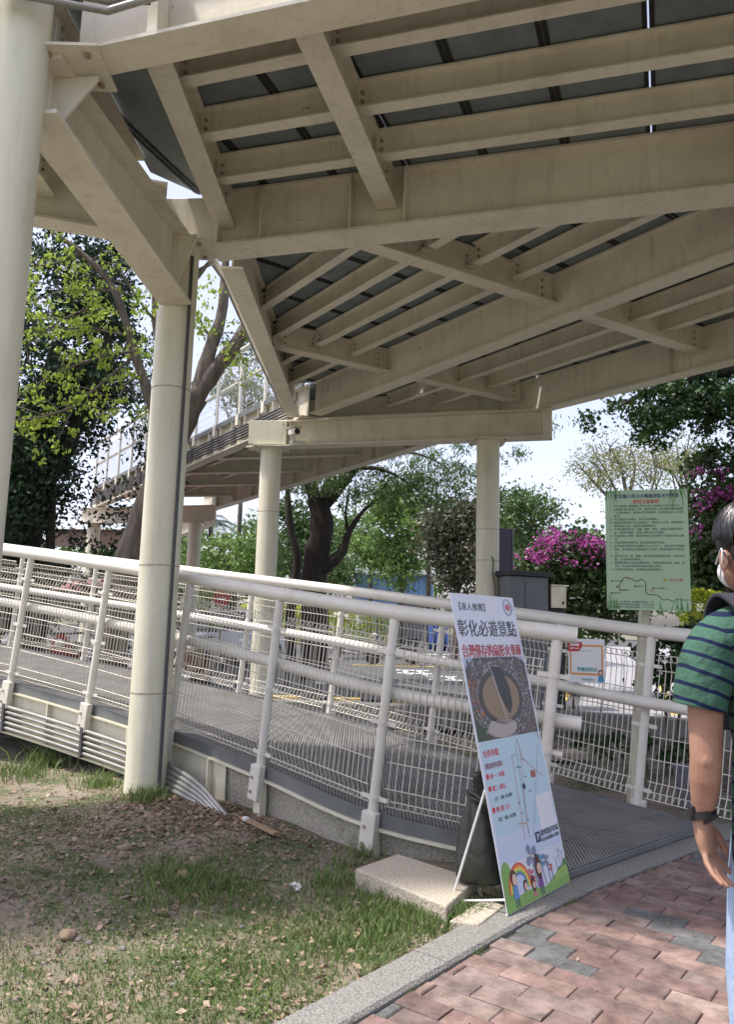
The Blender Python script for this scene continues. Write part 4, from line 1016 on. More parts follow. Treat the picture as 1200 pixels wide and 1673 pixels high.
MB().tube(fine([bagp(0.05, -0.09, 0.46), bagp(-0.02, -0.10, 0.455), bagp(-0.1, -0.09, 0.43), bagp(-0.13, -0.02, 0.41), bagp(-0.08, 0.06, 0.42)], 5), 0.013, 8).build('handle', CANVAS, bag, smooth=True)
MB().tube(fine([bagp(-0.09, -0.135, 0.33), bagp(-0.10, -0.155, 0.24), bagp(-0.05, -0.16, 0.22), bagp(-0.03, -0.14, 0.30), bagp(-0.06, -0.115, 0.36)], 5), 0.009, 8).build('handle', CANVAS, bag, smooth=True)

# ------------------------------------------------------------------ green notice board
sg = thing('notice_board', 'tall pale green notice board with rules and a route line above the railing', 'notice board', (2.2, 6.05, 0))
u_ = V(0.95, -0.30, 0.0).normalized(); v_ = V(0.085, 0.0, 1.0)
SM = basis(V(1.878, 5.99, 1.525), u_, v_); SWd, SHt = 0.605, 0.935
GB = mat('board_green', (0.30, 0.43, 0.27), 0.45, col2=(0.36, 0.50, 0.33), scale=1.2, lo=0.3, hi=0.7)
mb = MB(); cr_ = 0.02
ol = []
for (x, y, a0) in ((SWd - cr_, cr_, -pi / 2), (SWd - cr_, SHt - cr_, 0), (cr_, SHt - cr_, pi / 2), (cr_, cr_, pi)):
    ol += [(x + cr_ * cos(a0 + k * pi / 8), y + cr_ * sin(a0 + k * pi / 8)) for k in range(5)]
n_ = len(ol)
mb.add([SM @ V(x, y, 0) for x, y in ol] + [SM @ V(x, y, -0.012) for x, y in ol], [tuple(range(n_)), tuple(range(2 * n_ - 1, n_ - 1, -1))] + [(i, i + n_, (i + 1) % n_ + n_, (i + 1) % n_) for i in range(n_)])
pn = mb.build('panel', GB, sg)
gd1 = fm('board_leaf', (0.13, 0.30, 0.10))
rr = random.Random(9)
lv = []
for (xa, xb, ya, yb, s_) in ((0.01, 0.12, 0.93, 0.78, -1), (0.48, 0.6, 0.93, 0.74, -1), (0.01, 0.10, 0.005, 0.15, 1), (0.38, 0.6, 0.005, 0.16, 1)):
    for k in range(11):
        x = rr.uniform(xa, xb); L = abs(yb - ya) * rr.uniform(0.4, 1); w = rr.uniform(0.004, 0.009); dx = rr.uniform(-0.03, 0.03)
        y2 = ya + s_ * L; xe = min(0.6, max(0.005, x + dx)); lv.append([(x - w, ya), (x + w, ya), (xe, y2)] if s_ > 0 else [(x + w, ya), (x - w, ya), (xe, y2)])
for k, q in enumerate(lv): pass
bpanel(lv, 'printed_grass', gd1, 0, pn, SM)['kind'] = 'stuff'
st_ = lambda t, x, y, s, m, w=None, b=0.0: btext(t, x, y, s, m, b, w, 2, pn, SM)
NAVY = fm('navy_print', (0.012, 0.018, 0.11)); DG = fm('board_ink', (0.02, 0.035, 0.03))
st_('彰化縣八卦山大佛風景區天空步道', 0.065, 0.873, 0.036, NAVY, 0.475, 0.0011)
st_('使用注意事項', 0.205, 0.828, 0.036, RED, 0.19, 0.0011)
rules = [('一', '本步道承載人數總量上限為2,000人(包括大人及兒童在內)。', .49), ('二', '為維護步道及遊客上山時，為維持生態，若沿線野放動物跳躍', .505), ('', '，沿途時常駐足，請勿投食及驚嚇動物，並區兼賣品自行打包拿', .505), ('', '走丟。', .05),
 ('三', '本步道僅供人員通行，禁止所有車輛進入。', .34), ('四', '遊客如有精神狀況不佳或酒後進入，應特別小心行走，高血壓等疾', .505), ('', '病患者量力而為，請由行為監護者陪同。', .31), ('五', '步道內嚴禁有吸菸、遛寵、攀爬、烤肉、滋擾及丟棄物品等行', .505),
 ('', '為，若破壞不聽勸，管理人員得令其立即離開。', .37), ('六', '步道內禁止喧嘩，應避免噪音以免影響下方居民安寧之情', .505), ('', '況。', .03), ('七', '步道若遇感到身體不適，請立即結束並撥打電話。', .37),
 ('八', '本步道如因颱風或地震較大(3公分以上)，因此遊客勿進園', .505), ('', '時段，將視風速及雨量縮短行之暫停，開放將請自行斟酌進', .505), ('', '入。', .03), ('九', '遇天候不佳、雨、颱風，最大風速達管制狀況時，為安全考', .505), ('', '量，步道將暫停開放。', .20),
 ('十', '攜帶寵物需由行走者自備清潔袋，不得放任隨地亂跑、便溺，排', .505), ('', '泄物，若有違反依廢棄物清理法處罰之規定。', .34), ('十一', '本須知未盡事宜，管理單位得隨時補充之。', .36)]
for k, (a, t, w) in enumerate(rules):
    y = 0.800 - k * 0.0262
    if a: st_(a, 0.03, y, 0.0185, DG)
    st_(t, 0.062, y, 0.0205, DG, w)
rt = fine([V(x, y, 0) for x, y in [(0.071, 0.185), (0.086, 0.175), (0.137, 0.250), (0.222, 0.219), (0.255, 0.236), (0.287, 0.204), (0.288, 0.127), (0.368, 0.114), (0.406, 0.081), (0.442, 0.084), (0.495, 0.066)]], 3)
bpanel(line2([(p.x, p.y) for p in rt], 0.0055), 'route_line', INK, 2, pn, SM)
for t, x, y, m in (('■八卦山大佛', 0.035, 0.215, INK), ('■賞景平台', 0.20, 0.175, INK), ('■銀橋飛瀑', 0.09, 0.145, INK), ('■文學步道', 0.03, 0.122, INK), ('■親子遊憩館入口', 0.33, 0.162, INK), ('■生態公園入口', 0.495, 0.078, INK), ('起點', 0.075, 0.165, RED), ('觀景台', 0.15, 0.232, RED), ('現在位置', 0.452, 0.222, RED), ('涼亭', 0.31, 0.145, RED)):
    st_(t, x, y, 0.015 if t != '現在位置' else 0.026, m)
bpanel([[(0.425 + 0.016 * cos(a + q) * (1 if q == 0 else 0.6), 0.23 + 0.016 * sin(a + q) * (1 if q == 0 else 0.6)) for a in [k * 2 * pi / 5 for k in range(5)] for q in (0, pi / 5)]], 'flower_mark', fm('flower_olive', (0.30, 0.28, 0.03)), 2, pn, SM)
for k, t in enumerate(('管理單位：彰化縣政府、城市暨觀光發展處：二課', '八卦山風景區管理所專線電話：04-7222290', '遊憩服務中心緊急電話專線：04-7531818')): st_(t, 0.03, 0.055 - k * 0.020, 0.0165, DG, 0.31)
MB().frame_box(V(2.19, 6.165, 1.05), V(0.033, 0, 0.0), V(0, 0.033, 0), V(0.10, -0.02, 1.25)).build('post', COLP, sg)
for z_ in (1.60, 2.25): MB().bar(V(2.0, 6.12 , z_), V(2.48, 5.97 + 0.0, z_), 0.02, 0.04).build('bracket', COLP, sg)

# paper notices tied to the far railing
pt = thing('paper_poster', 'white and orange laminated paper notice tied to the far railing mesh', 'poster', (1.74, 5.93, 0.96))
PM = basis(V(1.628, 6.11, 0.955), V(0.72, -0.50, 0), V(0.06, 0, 1)); 
PM = basis(V(1.60, 6.09, 0.96), V(0.95, -0.45, 0), V(0.04, 0, 1))
pw, ph = 0.275, 0.335
mb = MB(); mb.add([PM @ V(x, y, z) for z in (-0.002, 0) for x, y in ((0, 0), (pw, 0), (pw, ph), (0, ph))], [(3, 2, 1, 0), (4, 5, 6, 7), (0, 1, 5, 4), (1, 2, 6, 5), (2, 3, 7, 6), (3, 0, 4, 7)])
pp = mb.build('paper', fm('poster_paper', (0.66, 0.67, 0.68), 0.25), pt)
ORG = fm('poster_orange', (0.60, 0.25, 0.04))
bpanel([[(0.012, 0.06), (0.262, 0.06), (0.262, 0.29), (0.012, 0.29)]], 'border', ORG, 0, pp, PM)
bpanel([[(0.024, 0.075), (0.250, 0.075), (0.250, 0.275), (0.024, 0.275)]], 'inner_sheet', fm('poster_paper', (0.66, 0.67, 0.68), 0.25), 1, pp, PM)
bpanel([[(0.0, 0.31), (0.105, 0.31), (0.105, 0.27), (0.085, 0.24), (0.05, 0.235), (0.0, 0.235)]], 'speech_patch', fm('poster_red', (0.42, 0.03, 0.03)), 2, pp, PM)
btext('請掃描', 0.012, 0.28, 0.025, fm('code_white', (0.72, 0.73, 0.76)), 0.001, 0.07, 3, pp, PM)
btext('QRCode', 0.012, 0.255, 0.018, fm('code_white', (0.72, 0.73, 0.76)), 0.0005, 0.07, 3, pp, PM)
btext('實聯制登記', 0.065, 0.09, 0.034, fm('poster_teal', (0.03, 0.26, 0.22)), 0.001, 0.15, 3, pp, PM)
btext('Contact Tracing', 0.085, 0.24, 0.012, INK, 0, 0.10, 3, pp, PM)
bpanel([disc(0.242, 0.085, 0.017, 0.019)], 'printed_figure', HRB, 3, pp, PM); bpanel([disc(0.244, 0.081, 0.011, 0.013)], 'printed_figure', SKN, 4, pp, PM)
bpanel([[(0.222, 0.012), (0.268, 0.012), (0.262, 0.062), (0.228, 0.062)]], 'printed_figure', fm('poster_blue', (0.05, 0.24, 0.42)), 3, pp, PM)
btext('彰化縣政府', 0.10, 0.02, 0.018, fm('poster_teal', (0.03, 0.26, 0.22)), 0.0003, 0.09, 3, pp, PM)
pk = MB(); PKM = basis(V(2.33, 5.56, 1.03), V(0.95, -0.3, 0), V(0.04, 0, 1))
pk.add([PKM @ V(x, y, z) for z in (-0.002, 0) for x, y in ((0, 0), (0.2, 0), (0.2, 0.19), (0, 0.19))], [(3, 2, 1, 0), (4, 5, 6, 7), (0, 1, 5, 4), (1, 2, 6, 5), (2, 3, 7, 6), (3, 0, 4, 7)])
tag(pk.build('paper_notice', fm('pink_paper', (0.68, 0.25, 0.40))), 'small plain pink paper sheet fixed to the railing mesh beside the man', 'notice')
# ------------------------------------------------------------------ grey cabinet and purple board
cb = thing('utility_cabinet', 'grey metal utility cabinet with hood, scrawled figure and small steel meter box', 'cabinet', (2.35, 11.0, 0))
ca_ = radians(22); cu = V(cos(ca_), sin(ca_), 0); cv = V(-sin(ca_), cos(ca_), 0)
CO = V(2.02, 10.75, 0.0)        # near left corner
cw, cdp, chh = 0.64, 0.62, 2.09
cb_c = CO + cu * cw / 2 + cv * cdp / 2
MB().frame_box(cb_c + V(0, 0, 0.10 + (chh - 0.12) / 2), cu * cw / 2, cv * cdp / 2, V(0, 0, (chh - 0.12) / 2)).build('body', CABG, cb, bevel=0.006)
MB().frame_box(cb_c + V(0, 0, 0.0), cu * (cw / 2 + 0.03), cv * (cdp / 2 + 0.03), V(0, 0, 0.11)).build('plinth', KERBM, cb)
MB().frame_box(cb_c + V(0, 0, chh + 0.02), cu * (cw / 2 + 0.05), cv * (cdp / 2 + 0.06), V(0, 0, 0.035)).build('hood', CABD, cb, bevel=0.006)
MB().frame_box(CO + cu * (cw + 0.16) + cv * 0.30 + V(0, 0, 0.95), cu * 0.155, cv * 0.26, V(0, 0, 0.98)).build('side_housing', CABD, cb, bevel=0.006)
mbx = MB().frame_box(CO + cu * (cw + 0.16) + cv * 0.01 + V(0, 0, 1.80), cu * 0.13, cv * 0.035, V(0, 0, 0.155)).build('meter_box', CHROME, cb, bevel=0.004)
MB().frame_box(CO + cu * (cw + 0.16) + cv * 0.0 + V(0, 0, 1.965), cu * 0.15, cv * 0.06, V(0, 0, 0.01)).build('box_lid', CHROME, mbx)
MB().frame_box(CO + cu * (cw + 0.235) - cv * 0.03 + V(0, 0, 1.72), cu * 0.012, cv * 0.006, V(0, 0, 0.02)).build('keyhole', BLACKP, mbx)
MB().bar(CO + cu * 0.25 - cv * 0.003 + V(0, 0, 0.3), CO + cu * 0.25 - cv * 0.003 + V(0, 0, 2.0), 0.006, 0.006).build('door_seam', CABD, cb)
CM = basis(CO - cv * 0.004, cu, V(0, 0, 1))
def cpt(zx, zy):   # drawing coordinates from the scrawl
    return (0.09 + (zx - 200) / 335 * 0.62, 1.79 - (zy - 740) / 320 * 0.60)
sc = [[(365, 862), (355, 872), (352, 890), (360, 905), (374, 902), (378, 885), (372, 868), (365, 862)], [(362, 908), (345, 925), (338, 950), (345, 975), (360, 980), (372, 965), (368, 935), (355, 930), (345, 955)],
      [(368, 905), (385, 930), (390, 960), (375, 985), (360, 1000)], [(385, 930), (378, 955), (362, 990)], [(388, 962), (405, 945), (420, 940), (428, 955), (420, 975), (400, 990), (380, 1000)], [(395, 985), (405, 960), (418, 955)]]
bpanel([q for l in sc for q in line2([cpt(*p) for p in l], 0.019)], 'scrawled_figure', INK, 1, cb, CM)
pb2 = thing('purple_board', 'narrow dark purple board standing on edge behind the right far column', 'board', (2.1, 11.7, 0))
MB().frame_box((2.16, 11.9, 1.45), V(0.105, 0.05, 0), V(-0.01, 0.02, 0), V(0, 0, 1.42)).build('panel', mat('purple_panel', (0.05, 0.035, 0.075), 0.5), pb2, bevel=0.003)
MB().frame_box((2.275, 11.955, 1.45), V(0.012, 0.006, 0), V(-0.015, 0.03, 0), V(0, 0, 1.42)).build('edge_strip', STEELG, pb2)

# ------------------------------------------------------------------ the man
SKIN = mat('skin', (0.33, 0.19, 0.13), 0.5, col2=(0.27, 0.135, 0.09), scale=14, lo=0.4, hi=0.75, bump=0.06, bscale=160)
try:
    SKIN.node_tree.nodes['Principled BSDF'].inputs['Subsurface Weight'].default_value = 0.12
    SKIN.node_tree.nodes['Principled BSDF'].inputs['Subsurface Radius'].default_value = (0.012, 0.005, 0.003)
except Exception: pass
HAIR = mat('black_hair', (0.008, 0.008, 0.010), 0.38, col2=(0.016, 0.016, 0.02), scale=60, stretch=(1, 1, 0.12))
DENIM = mat('pale_denim', (0.34, 0.44, 0.60), 0.85, col2=(0.26, 0.36, 0.53), scale=30, bump=0.2, bscale=90)
def stripes(name, ax, c, per, wd, off_):
    m = bpy.data.materials.new(name); m.use_nodes = True; t = m.node_tree; n = t.nodes; l = t.links; p = n['Principled BSDF']
    p.inputs['Roughness'].default_value = 0.9; p.inputs['Specular IOR Level'].default_value = 0.2
    tc = n.new('ShaderNodeTexCoord'); dt = n.new('ShaderNodeVectorMath'); dt.operation = 'DOT_PRODUCT'; dt.inputs[1].default_value = ax
    nz_ = n.new('ShaderNodeTexNoise'); nz_.inputs['Scale'].default_value = 7; l.new(tc.outputs['Object'], nz_.inputs['Vector'])
    m0 = n.new('ShaderNodeMath'); m0.operation = 'MULTIPLY_ADD'; m0.inputs[1].default_value = 0.02; l.new(nz_.outputs['Fac'], m0.inputs[0])
    l.new(tc.outputs['Object'], dt.inputs[0]); l.new(dt.outputs['Value'], m0.inputs[2])
    m1 = n.new('ShaderNodeMath'); m1.operation = 'MULTIPLY_ADD'; m1.inputs[1].default_value = 1 / per; m1.inputs[2].default_value = off_; l.new(m0.outputs[0], m1.inputs[0])
    m2 = n.new('ShaderNodeMath'); m2.operation = 'FRACT'; l.new(m1.outputs[0], m2.inputs[0])
    m3 = n.new('ShaderNodeMath'); m3.operation = 'LESS_THAN'; m3.inputs[1].default_value = wd / per; l.new(m2.outputs[0], m3.inputs[0])
    mx = n.new('ShaderNodeMix'); mx.data_type = 'RGBA'; mx.inputs[6].default_value = (*c, 1); mx.inputs[7].default_value = (0.008, 0.014, 0.045, 1)
    l.new(m3.outputs[0], mx.inputs[0]); l.new(mx.outputs[2], p.inputs['Base Color'])
    tb = n.new('ShaderNodeTexNoise'); tb.inputs['Scale'].default_value = 8; tb.inputs['Detail'].default_value = 4; l.new(tc.outputs['Object'], tb.inputs['Vector'])
    b = n.new('ShaderNodeBump'); b.inputs['Strength'].default_value = 0.8; b.inputs['Distance'].default_value = 0.05; l.new(tb.outputs['Fac'], b.inputs['Height']); l.new(b.outputs[0], p.inputs['Normal'])
    return m
TEE = stripes('tee_stripes', (-0.10, 0.0, 1.0), (0.048, 0.112, 0.079), 0.046, 0.012, 0.0)
SLV = stripes('sleeve_stripes', (0.36, 0.0, 1.0), (0.048, 0.112, 0.079), 0.044, 0.011, 0.55)
def remesh(o, vox, sm=4):
    m = o.modifiers.new('r', 'REMESH'); m.mode = 'VOXEL'; m.voxel_size = vox; m.use_smooth_shade = True
    if sm:
        k = o.modifiers.new('s', 'SMOOTH'); k.iterations = sm; k.factor = 0.5
    dg = bpy.context.evaluated_depsgraph_get(); me = bpy.data.meshes.new_from_object(o.evaluated_get(dg)); nm = o.data.name
    o.modifiers.clear(); old = o.data; o.data = me; bpy.data.meshes.remove(old); me.name = nm; me.shade_smooth()
    return o
def limb(mb, pts, n=20):    # pts: (centre, rx, ry) rings roughly horizontal, axes x and y
    rg = []
    for i, (c, rx, ry) in enumerate(pts):
        c = Vector(c); a = Vector(pts[max(i - 1, 0)][0]); b = Vector(pts[min(i + 1, len(pts) - 1)][0]); d = (b - a).normalized()
        x = V(1, 0, 0); x = (x - d * x.dot(d)).normalized(); y = d.cross(x)
        rg.append([c + x * rx * cos(2 * pi * k / n) + y * ry * sin(2 * pi * k / n) for k in range(n)])
    mb.rings(rg); return mb
man = thing('person', 'man in green striped t-shirt seen from behind with mask, glasses and wristband', 'person', (1.17, 2.18, 0))
PX, PY = 1.175, 2.16       # body axis
def person_body(man):
    mb = MB()
    # torso, pelvis, legs
    limb(mb, [((PX, PY, 0.86), 0.13, 0.10), ((PX, PY, 0.95), 0.135, 0.110), ((PX, PY, 1.08), 0.13, 0.10), ((PX, PY, 1.25), 0.155, 0.104), ((PX, PY, 1.34), 0.160, 0.095), ((PX, PY + 0.005, 1.395), 0.11, 0.07), ((PX, PY + 0.01, 1.435), 0.062, 0.060)])
    limb(mb, [((PX, PY + 0.012, 1.42), 0.066, 0.066), ((PX - 0.003, PY + 0.02, 1.50), 0.058, 0.060), ((PX - 0.008, PY + 0.03, 1.56), 0.058, 0.062)])
    for s_, st_ in ((-1, 0.10), (1, -0.08)):
        limb(mb, [((PX + s_ * 0.07, PY, 0.92), 0.07, 0.095), ((PX + s_ * 0.08, PY + st_ * 0.4, 0.70), 0.068, 0.085), ((PX + s_ * 0.09, PY + st_ * 0.8, 0.48), 0.056, 0.06), ((PX + s_ * 0.09, PY + st_ * 0.7, 0.34), 0.056, 0.062), ((PX + s_ * 0.09, PY + st_ * 0.6, 0.10), 0.038, 0.04), ((PX + s_ * 0.09, PY + st_ * 0.6, 0.03), 0.04, 0.05)])
        mb.ell((PX + s_ * 0.09, PY + st_ * 0.6 + 0.07, 0.045), 0.045, 0.125, 0.04)
    # head, facing away and a little to the left
    hx, hy, hz = 1.094, PY + 0.03, 1.615
    RH = Matrix.Rotation(radians(3), 3, 'Z')
    mb.ell((hx, hy, hz + 0.015), 0.076, 0.094, 0.112, rot=RH)
    mb.ell(V(hx, hy, hz - 0.06) + RH @ V(0, 0.025, 0), 0.056, 0.066, 0.068, rot=RH)
    mb.ell(V(hx, hy, hz - 0.015) + RH @ V(0, 0.098, 0), 0.013, 0.02, 0.024, rot=RH)       # nose
    for s_ in (-1, 1):
        mb.ell(V(hx, hy, hz - 0.035) + RH @ V(s_ * 0.079, -0.012, 0), 0.008, 0.018, 0.031, rot=RH @ Matrix.Rotation(radians(-14 * s_), 3, 'Z'))
    limb(mb, [((PX, PY + 0.02, 1.44), 0.062, 0.062), ((hx + 0.02, hy - 0.012, 1.53), 0.056, 0.058), ((hx, hy, 1.58), 0.055, 0.06)])
    # left arm (in view) and right arm
    limb(mb, [((1.05, PY, 1.365), 0.055, 0.055), ((0.985, PY, 1.345), 0.056, 0.058), ((0.952, PY, 1.29), 0.053, 0.056), ((0.942, PY - 0.002, 1.17), 0.0455, 0.050), ((0.938, PY - 0.006, 1.08), 0.042, 0.045), ((0.936, PY - 0.008, 1.035), 0.0405, 0.043), ((0.937, PY + 0.002, 0.985), 0.0405, 0.042), ((0.938, PY + 0.015, 0.935), 0.0345, 0.037), ((0.938, PY + 0.027, 0.895), 0.027, 0.030), ((0.937, PY + 0.033, 0.875), 0.0245, 0.029)])
    mb.ell((0.930, PY - 0.043, 1.038), 0.019, 0.008, 0.022)        # elbow point
    limb(mb, [((1.31, PY, 1.365), 0.055, 0.055), ((1.375, PY, 1.345), 0.056, 0.058), ((1.40, PY + 0.03, 1.17), 0.045, 0.05), ((1.405, PY + 0.05, 1.03), 0.04, 0.043), ((1.40, PY + 0.12, 0.90), 0.028, 0.03), ((1.395, PY + 0.13, 0.87), 0.026, 0.03)])
    # hands: palm and five separate, unequal, curled fingers each
    for s_, wx, wy, wz in ((-1, 0.937, PY + 0.033, 0.875), (1, 1.395, PY + 0.13, 0.87)):
        q = -s_; mb_main = mb; mb = MB()
        limb(mb, [((wx, wy, wz + 0.012), 0.0245, 0.028), ((wx + q * 0.002, wy + 0.003, wz - 0.02), 0.0255, 0.034), ((wx + q * 0.006, wy + 0.008, wz - 0.055), 0.0225, 0.042), ((wx + q * 0.012, wy + 0.008, wz - 0.082), 0.0185, 0.041), ((wx + q * 0.015, wy + 0.008, wz - 0.094), 0.014, 0.036)])
        for f_, (dy, L, sp) in enumerate(((-0.030, 0.072, -0.012), (-0.010, 0.088, -0.004), (0.011, 0.094, 0.004), (0.031, 0.084, 0.013))):
            b = V(wx + q * 0.011, wy + 0.008 + dy, wz - 0.078)
            p1 = b + V(q * 0.010, sp, -L * 0.36); p2 = p1 + V(q * 0.020, sp, -L * 0.34); p3 = p2 + V(q * 0.023, sp * 0.5, -L * 0.22)
            mb.tube([b, p1, p2, p3, p3 + V(q * 0.004, 0, -0.004)], [0.0090, 0.0086, 0.0078, 0.0066, 0.0030], 10)
        b = V(wx + q * 0.010, wy + 0.034, wz - 0.028)
        mb.tube([b, b + V(q * 0.014, 0.018, -0.022), b + V(q * 0.024, 0.025, -0.048), b + V(q * 0.033, 0.024, -0.066), b + V(q * 0.036, 0.022, -0.070)], [0.014, 0.0125, 0.0100, 0.0080, 0.004], 10)
        rt = Matrix.Rotation(radians(42 * s_), 3, 'Z'); wc = V(wx, wy, 0)      # the hand hangs turned a little inward
        hv = [wc + rt @ (Vector(v) - wc) for v in mb.v]; hf = mb.f; mb = mb_main; mb.add(hv, hf)
    o = mb.build('body', SKIN, man); remesh(o, 0.0034, 2)
    # nails and creases are too small to show from here; clothes follow
    t = MB()
    limb(t, [((PX, PY, 0.755), 0.163, 0.130), ((PX, PY, 0.80), 0.164, 0.132), ((PX, PY, 0.95), 0.158, 0.130), ((PX, PY, 1.08), 0.152, 0.124), ((PX, PY, 1.20), 0.168, 0.122), ((PX, PY, 1.27), 0.184, 0.120), ((PX - 0.004, PY, 1.345), 0.196, 0.112), ((PX, PY + 0.002, 1.40), 0.178, 0.098), ((PX, PY + 0.006, 1.443), 0.125, 0.084), ((PX, PY + 0.012, 1.474), 0.078, 0.074)], 32)
    for sg_ in (-1, 1):
        limb(t, [((PX + sg_ * 0.03, PY + 0.006, 1.425), 0.058, 0.080), ((PX + sg_ * 0.10, PY + 0.004, 1.400), 0.070, 0.085), ((PX + sg_ * 0.165, PY + 0.002, 1.366), 0.077, 0.086), ((PX + sg_ * 0.205, PY, 1.325), 0.066, 0.076)], 24)
    ts = t.build('tshirt', TEE, man); remesh(ts, 0.008, 3)
    for pts in ([((1.045, PY, 1.385), 0.062, 0.07), ((0.985, PY, 1.362), 0.076, 0.079), ((0.955, PY, 1.30), 0.078, 0.080), ((0.935, PY, 1.225), 0.073, 0.078), ((0.925, PY, 1.168), 0.069, 0.076)],
                [((1.30, PY, 1.385), 0.062, 0.07), ((1.37, PY, 1.362), 0.074, 0.079), ((1.395, PY, 1.30), 0.074, 0.08), ((1.41, PY + 0.01, 1.20), 0.069, 0.076), ((1.412, PY + 0.015, 1.15), 0.068, 0.074)]):
        sm_ = MB(); limb(sm_, pts, 28)
        # hollow hem: replace the end cap by an inner ring
        k = 28; sm_.f.pop(); last = [Vector(v) for v in sm_.v[-k:]]; c = sum(last, V(0, 0, 0)) / k
        sm_.v += [tuple(c + (v - c) * 0.93 + V(0, 0, 0.004)) for v in last]; o0 = len(sm_.v) - k
        for i in range(k): sm_.f.append((o0 - k + i, o0 - k + (i + 1) % k, o0 + (i + 1) % k, o0 + i))
        sm_.v += [tuple(c + (v - c) * 0.90 + V(0.005, 0, 0.07)) for v in last]
        for i in range(k): sm_.f.append((o0 + i, o0 + (i + 1) % k, o0 + k + (i + 1) % k, o0 + k + i))
        so = sm_.build('sleeve', SLV, ts, smooth=True, sharp=60); so.modifiers.new('s', 'SUBSURF').render_levels = 2
    j = MB()
    limb(j, [((PX, PY, 0.96), 0.142, 0.113), ((PX, PY, 0.84), 0.150, 0.120), ((PX, PY, 0.76), 0.148, 0.120)])
    for s_, st_ in ((-1, 0.10), (1, -0.08)):
        limb(j, [((PX + s_ * 0.075, PY, 0.86), 0.080, 0.112), ((PX + s_ * 0.08, PY + st_ * 0.4, 0.70), 0.080, 0.100), ((PX + s_ * 0.085, PY + st_ * 0.8, 0.46), 0.074, 0.083), ((PX + s_ * 0.09, PY + st_ * 0.62, 0.10), 0.062, 0.07)])
    remesh(j.build('jeans', DENIM, man), 0.009, 3)
    for s_, st_ in ((-1, 0.10), (1, -0.08)):
        h_ = MB().ell((PX + s_ * 0.09, PY + st_ * 0.6 + 0.06, 0.05), 0.05, 0.14, 0.045); h_.build('shoe', fm('shoe_white', (0.5, 0.5, 0.5)), man, smooth=True)
    # hair: cap of overlapping locks over the skull
    h = MB(); h.ell(V(hx, hy, hz + 0.042) + RH @ V(0, -0.008, 0), 0.088, 0.104, 0.098, 24, 14, rot=RH); h.ell(V(hx, hy, hz + 0.0) + RH @ V(0, -0.048, 0), 0.074, 0.064, 0.078, 20, 12, rot=RH)
    rr = random.Random(4)
    for k in range(520):
        a = rr.uniform(0, 2 * pi); e_ = rr.uniform(0.0, 1.5); front = sin(a) > 0.6
        e2 = max(0.1 if front else (-0.42 if sin(a) < -0.1 else -0.18), e_ - rr.uniform(0.5, 1.0)); a2 = a + rr.uniform(-0.06, 0.06)
        P_ = lambda aa, ee, q: V(hx, hy, hz + 0.042) + RH @ V(cos(aa) * cos(ee) * 0.088 * q, -0.008 + sin(aa) * cos(ee) * 0.104 * q, sin(ee) * 0.098 * q)
        h.tube([P_(a, e_, 0.985), P_(a, (e_ * 2 + e2) / 3, 1.03), P_(a2, (e_ + e2 * 2) / 3, 1.035), P_(a2, e2, 1.01)], [0.0035, 0.0045, 0.004, 0.0012], 5)
    h.build('hair', HAIR, man, smooth=True, sharp=70)
    # glasses, mask and ear loop
    gl = MB()
    for s_ in (-1, 1):
        c = V(hx, hy, hz - 0.012) + RH @ V(s_ * 0.034, 0.108, 0)
        ring = [c + RH @ V(0.026 * cos(t), 0.0 - abs(cos(t)) * 0.003, 0.020 * sin(t)) for t in [k * 2 * pi / 20 for k in range(21)]]
        gl.tube(ring, 0.0018, 6)
        gl.tube([c + RH @ V(s_ * 0.026, 0, 0.004), V(hx, hy, hz - 0.005) + RH @ V(s_ * 0.083, 0.02, 0), V(hx, hy, hz - 0.012) + RH @ V(s_ * 0.083, -0.02, 0), V(hx, hy, hz - 0.03) + RH @ V(s_ * 0.08, -0.034, 0)], 0.002, 6)
    gl.tube([V(hx, hy, hz - 0.008) + RH @ V(-0.009, 0.113, 0), V(hx, hy, hz - 0.008) + RH @ V(0.009, 0.113, 0)], 0.0018, 6)
    gl.build('glasses', BLACKP, man, smooth=True)
    MSK = fm('mask_white', (0.72, 0.74, 0.76), 0.8)
    mk_ = MB(); mk_.ell(V(hx, hy, hz - 0.062) + RH @ V(0, 0.064, 0), 0.055, 0.050, 0.050, rot=RH)
    mo = mk_.build('face_mask', MSK, man, smooth=True)
    lp = MB()
    for s_ in (-1, 1):
        lp.tube(fine([V(hx, hy, hz - 0.085) + RH @ V(s_ * 0.058, 0.055, 0), V(hx, hy, hz - 0.065) + RH @ V(s_ * 0.077, 0.012, 0), V(hx, hy, hz - 0.03) + RH @ V(s_ * 0.089, -0.022, 0), V(hx, hy, hz - 0.003) + RH @ V(s_ * 0.088, -0.016, 0), V(hx, hy, hz - 0.04) + RH @ V(s_ * 0.068, 0.055, 0)], 4), 0.0024, 6)
    lp.build('ear_loop', MSK, mo, smooth=True)
    # wristband, strap crossing over the buckle
    wb = MB(); rg = []
    for i in range(28):
        t = 2 * pi * i / 28; c = V(0.9375 + 0.0305 * cos(t), PY + 0.029 + 0.0345 * sin(t), 0.885 - 0.008 * sin(t) + 0.006 * cos(t)); o_ = V(cos(t), sin(t), 0)
        rg.append([c - V(0, 0, 0.010), c + o_ * 0.004 - V(0, 0, 0.010), c + o_ * 0.004 + V(0, 0, 0.010), c + V(0, 0, 0.010)])
    wb.rings(rg + [rg[0]], cap=False); wbo = wb.build('wristband', BLACKP, man, smooth=True, sharp=30)
    MB().frame_box((0.9375 - 0.034, PY + 0.022, 0.892), V(0.006, 0, 0), V(0, 0.012, 0), V(0.002, 0, 0.018)).build('tracker', BLACKP, wbo, bevel=0.003)
    MB().bar((0.925, PY - 0.007, 0.872), (0.965, PY - 0.004, 0.892), 0.004, 0.012).build('strap_end', BLACKP, wbo)
person_body(man)
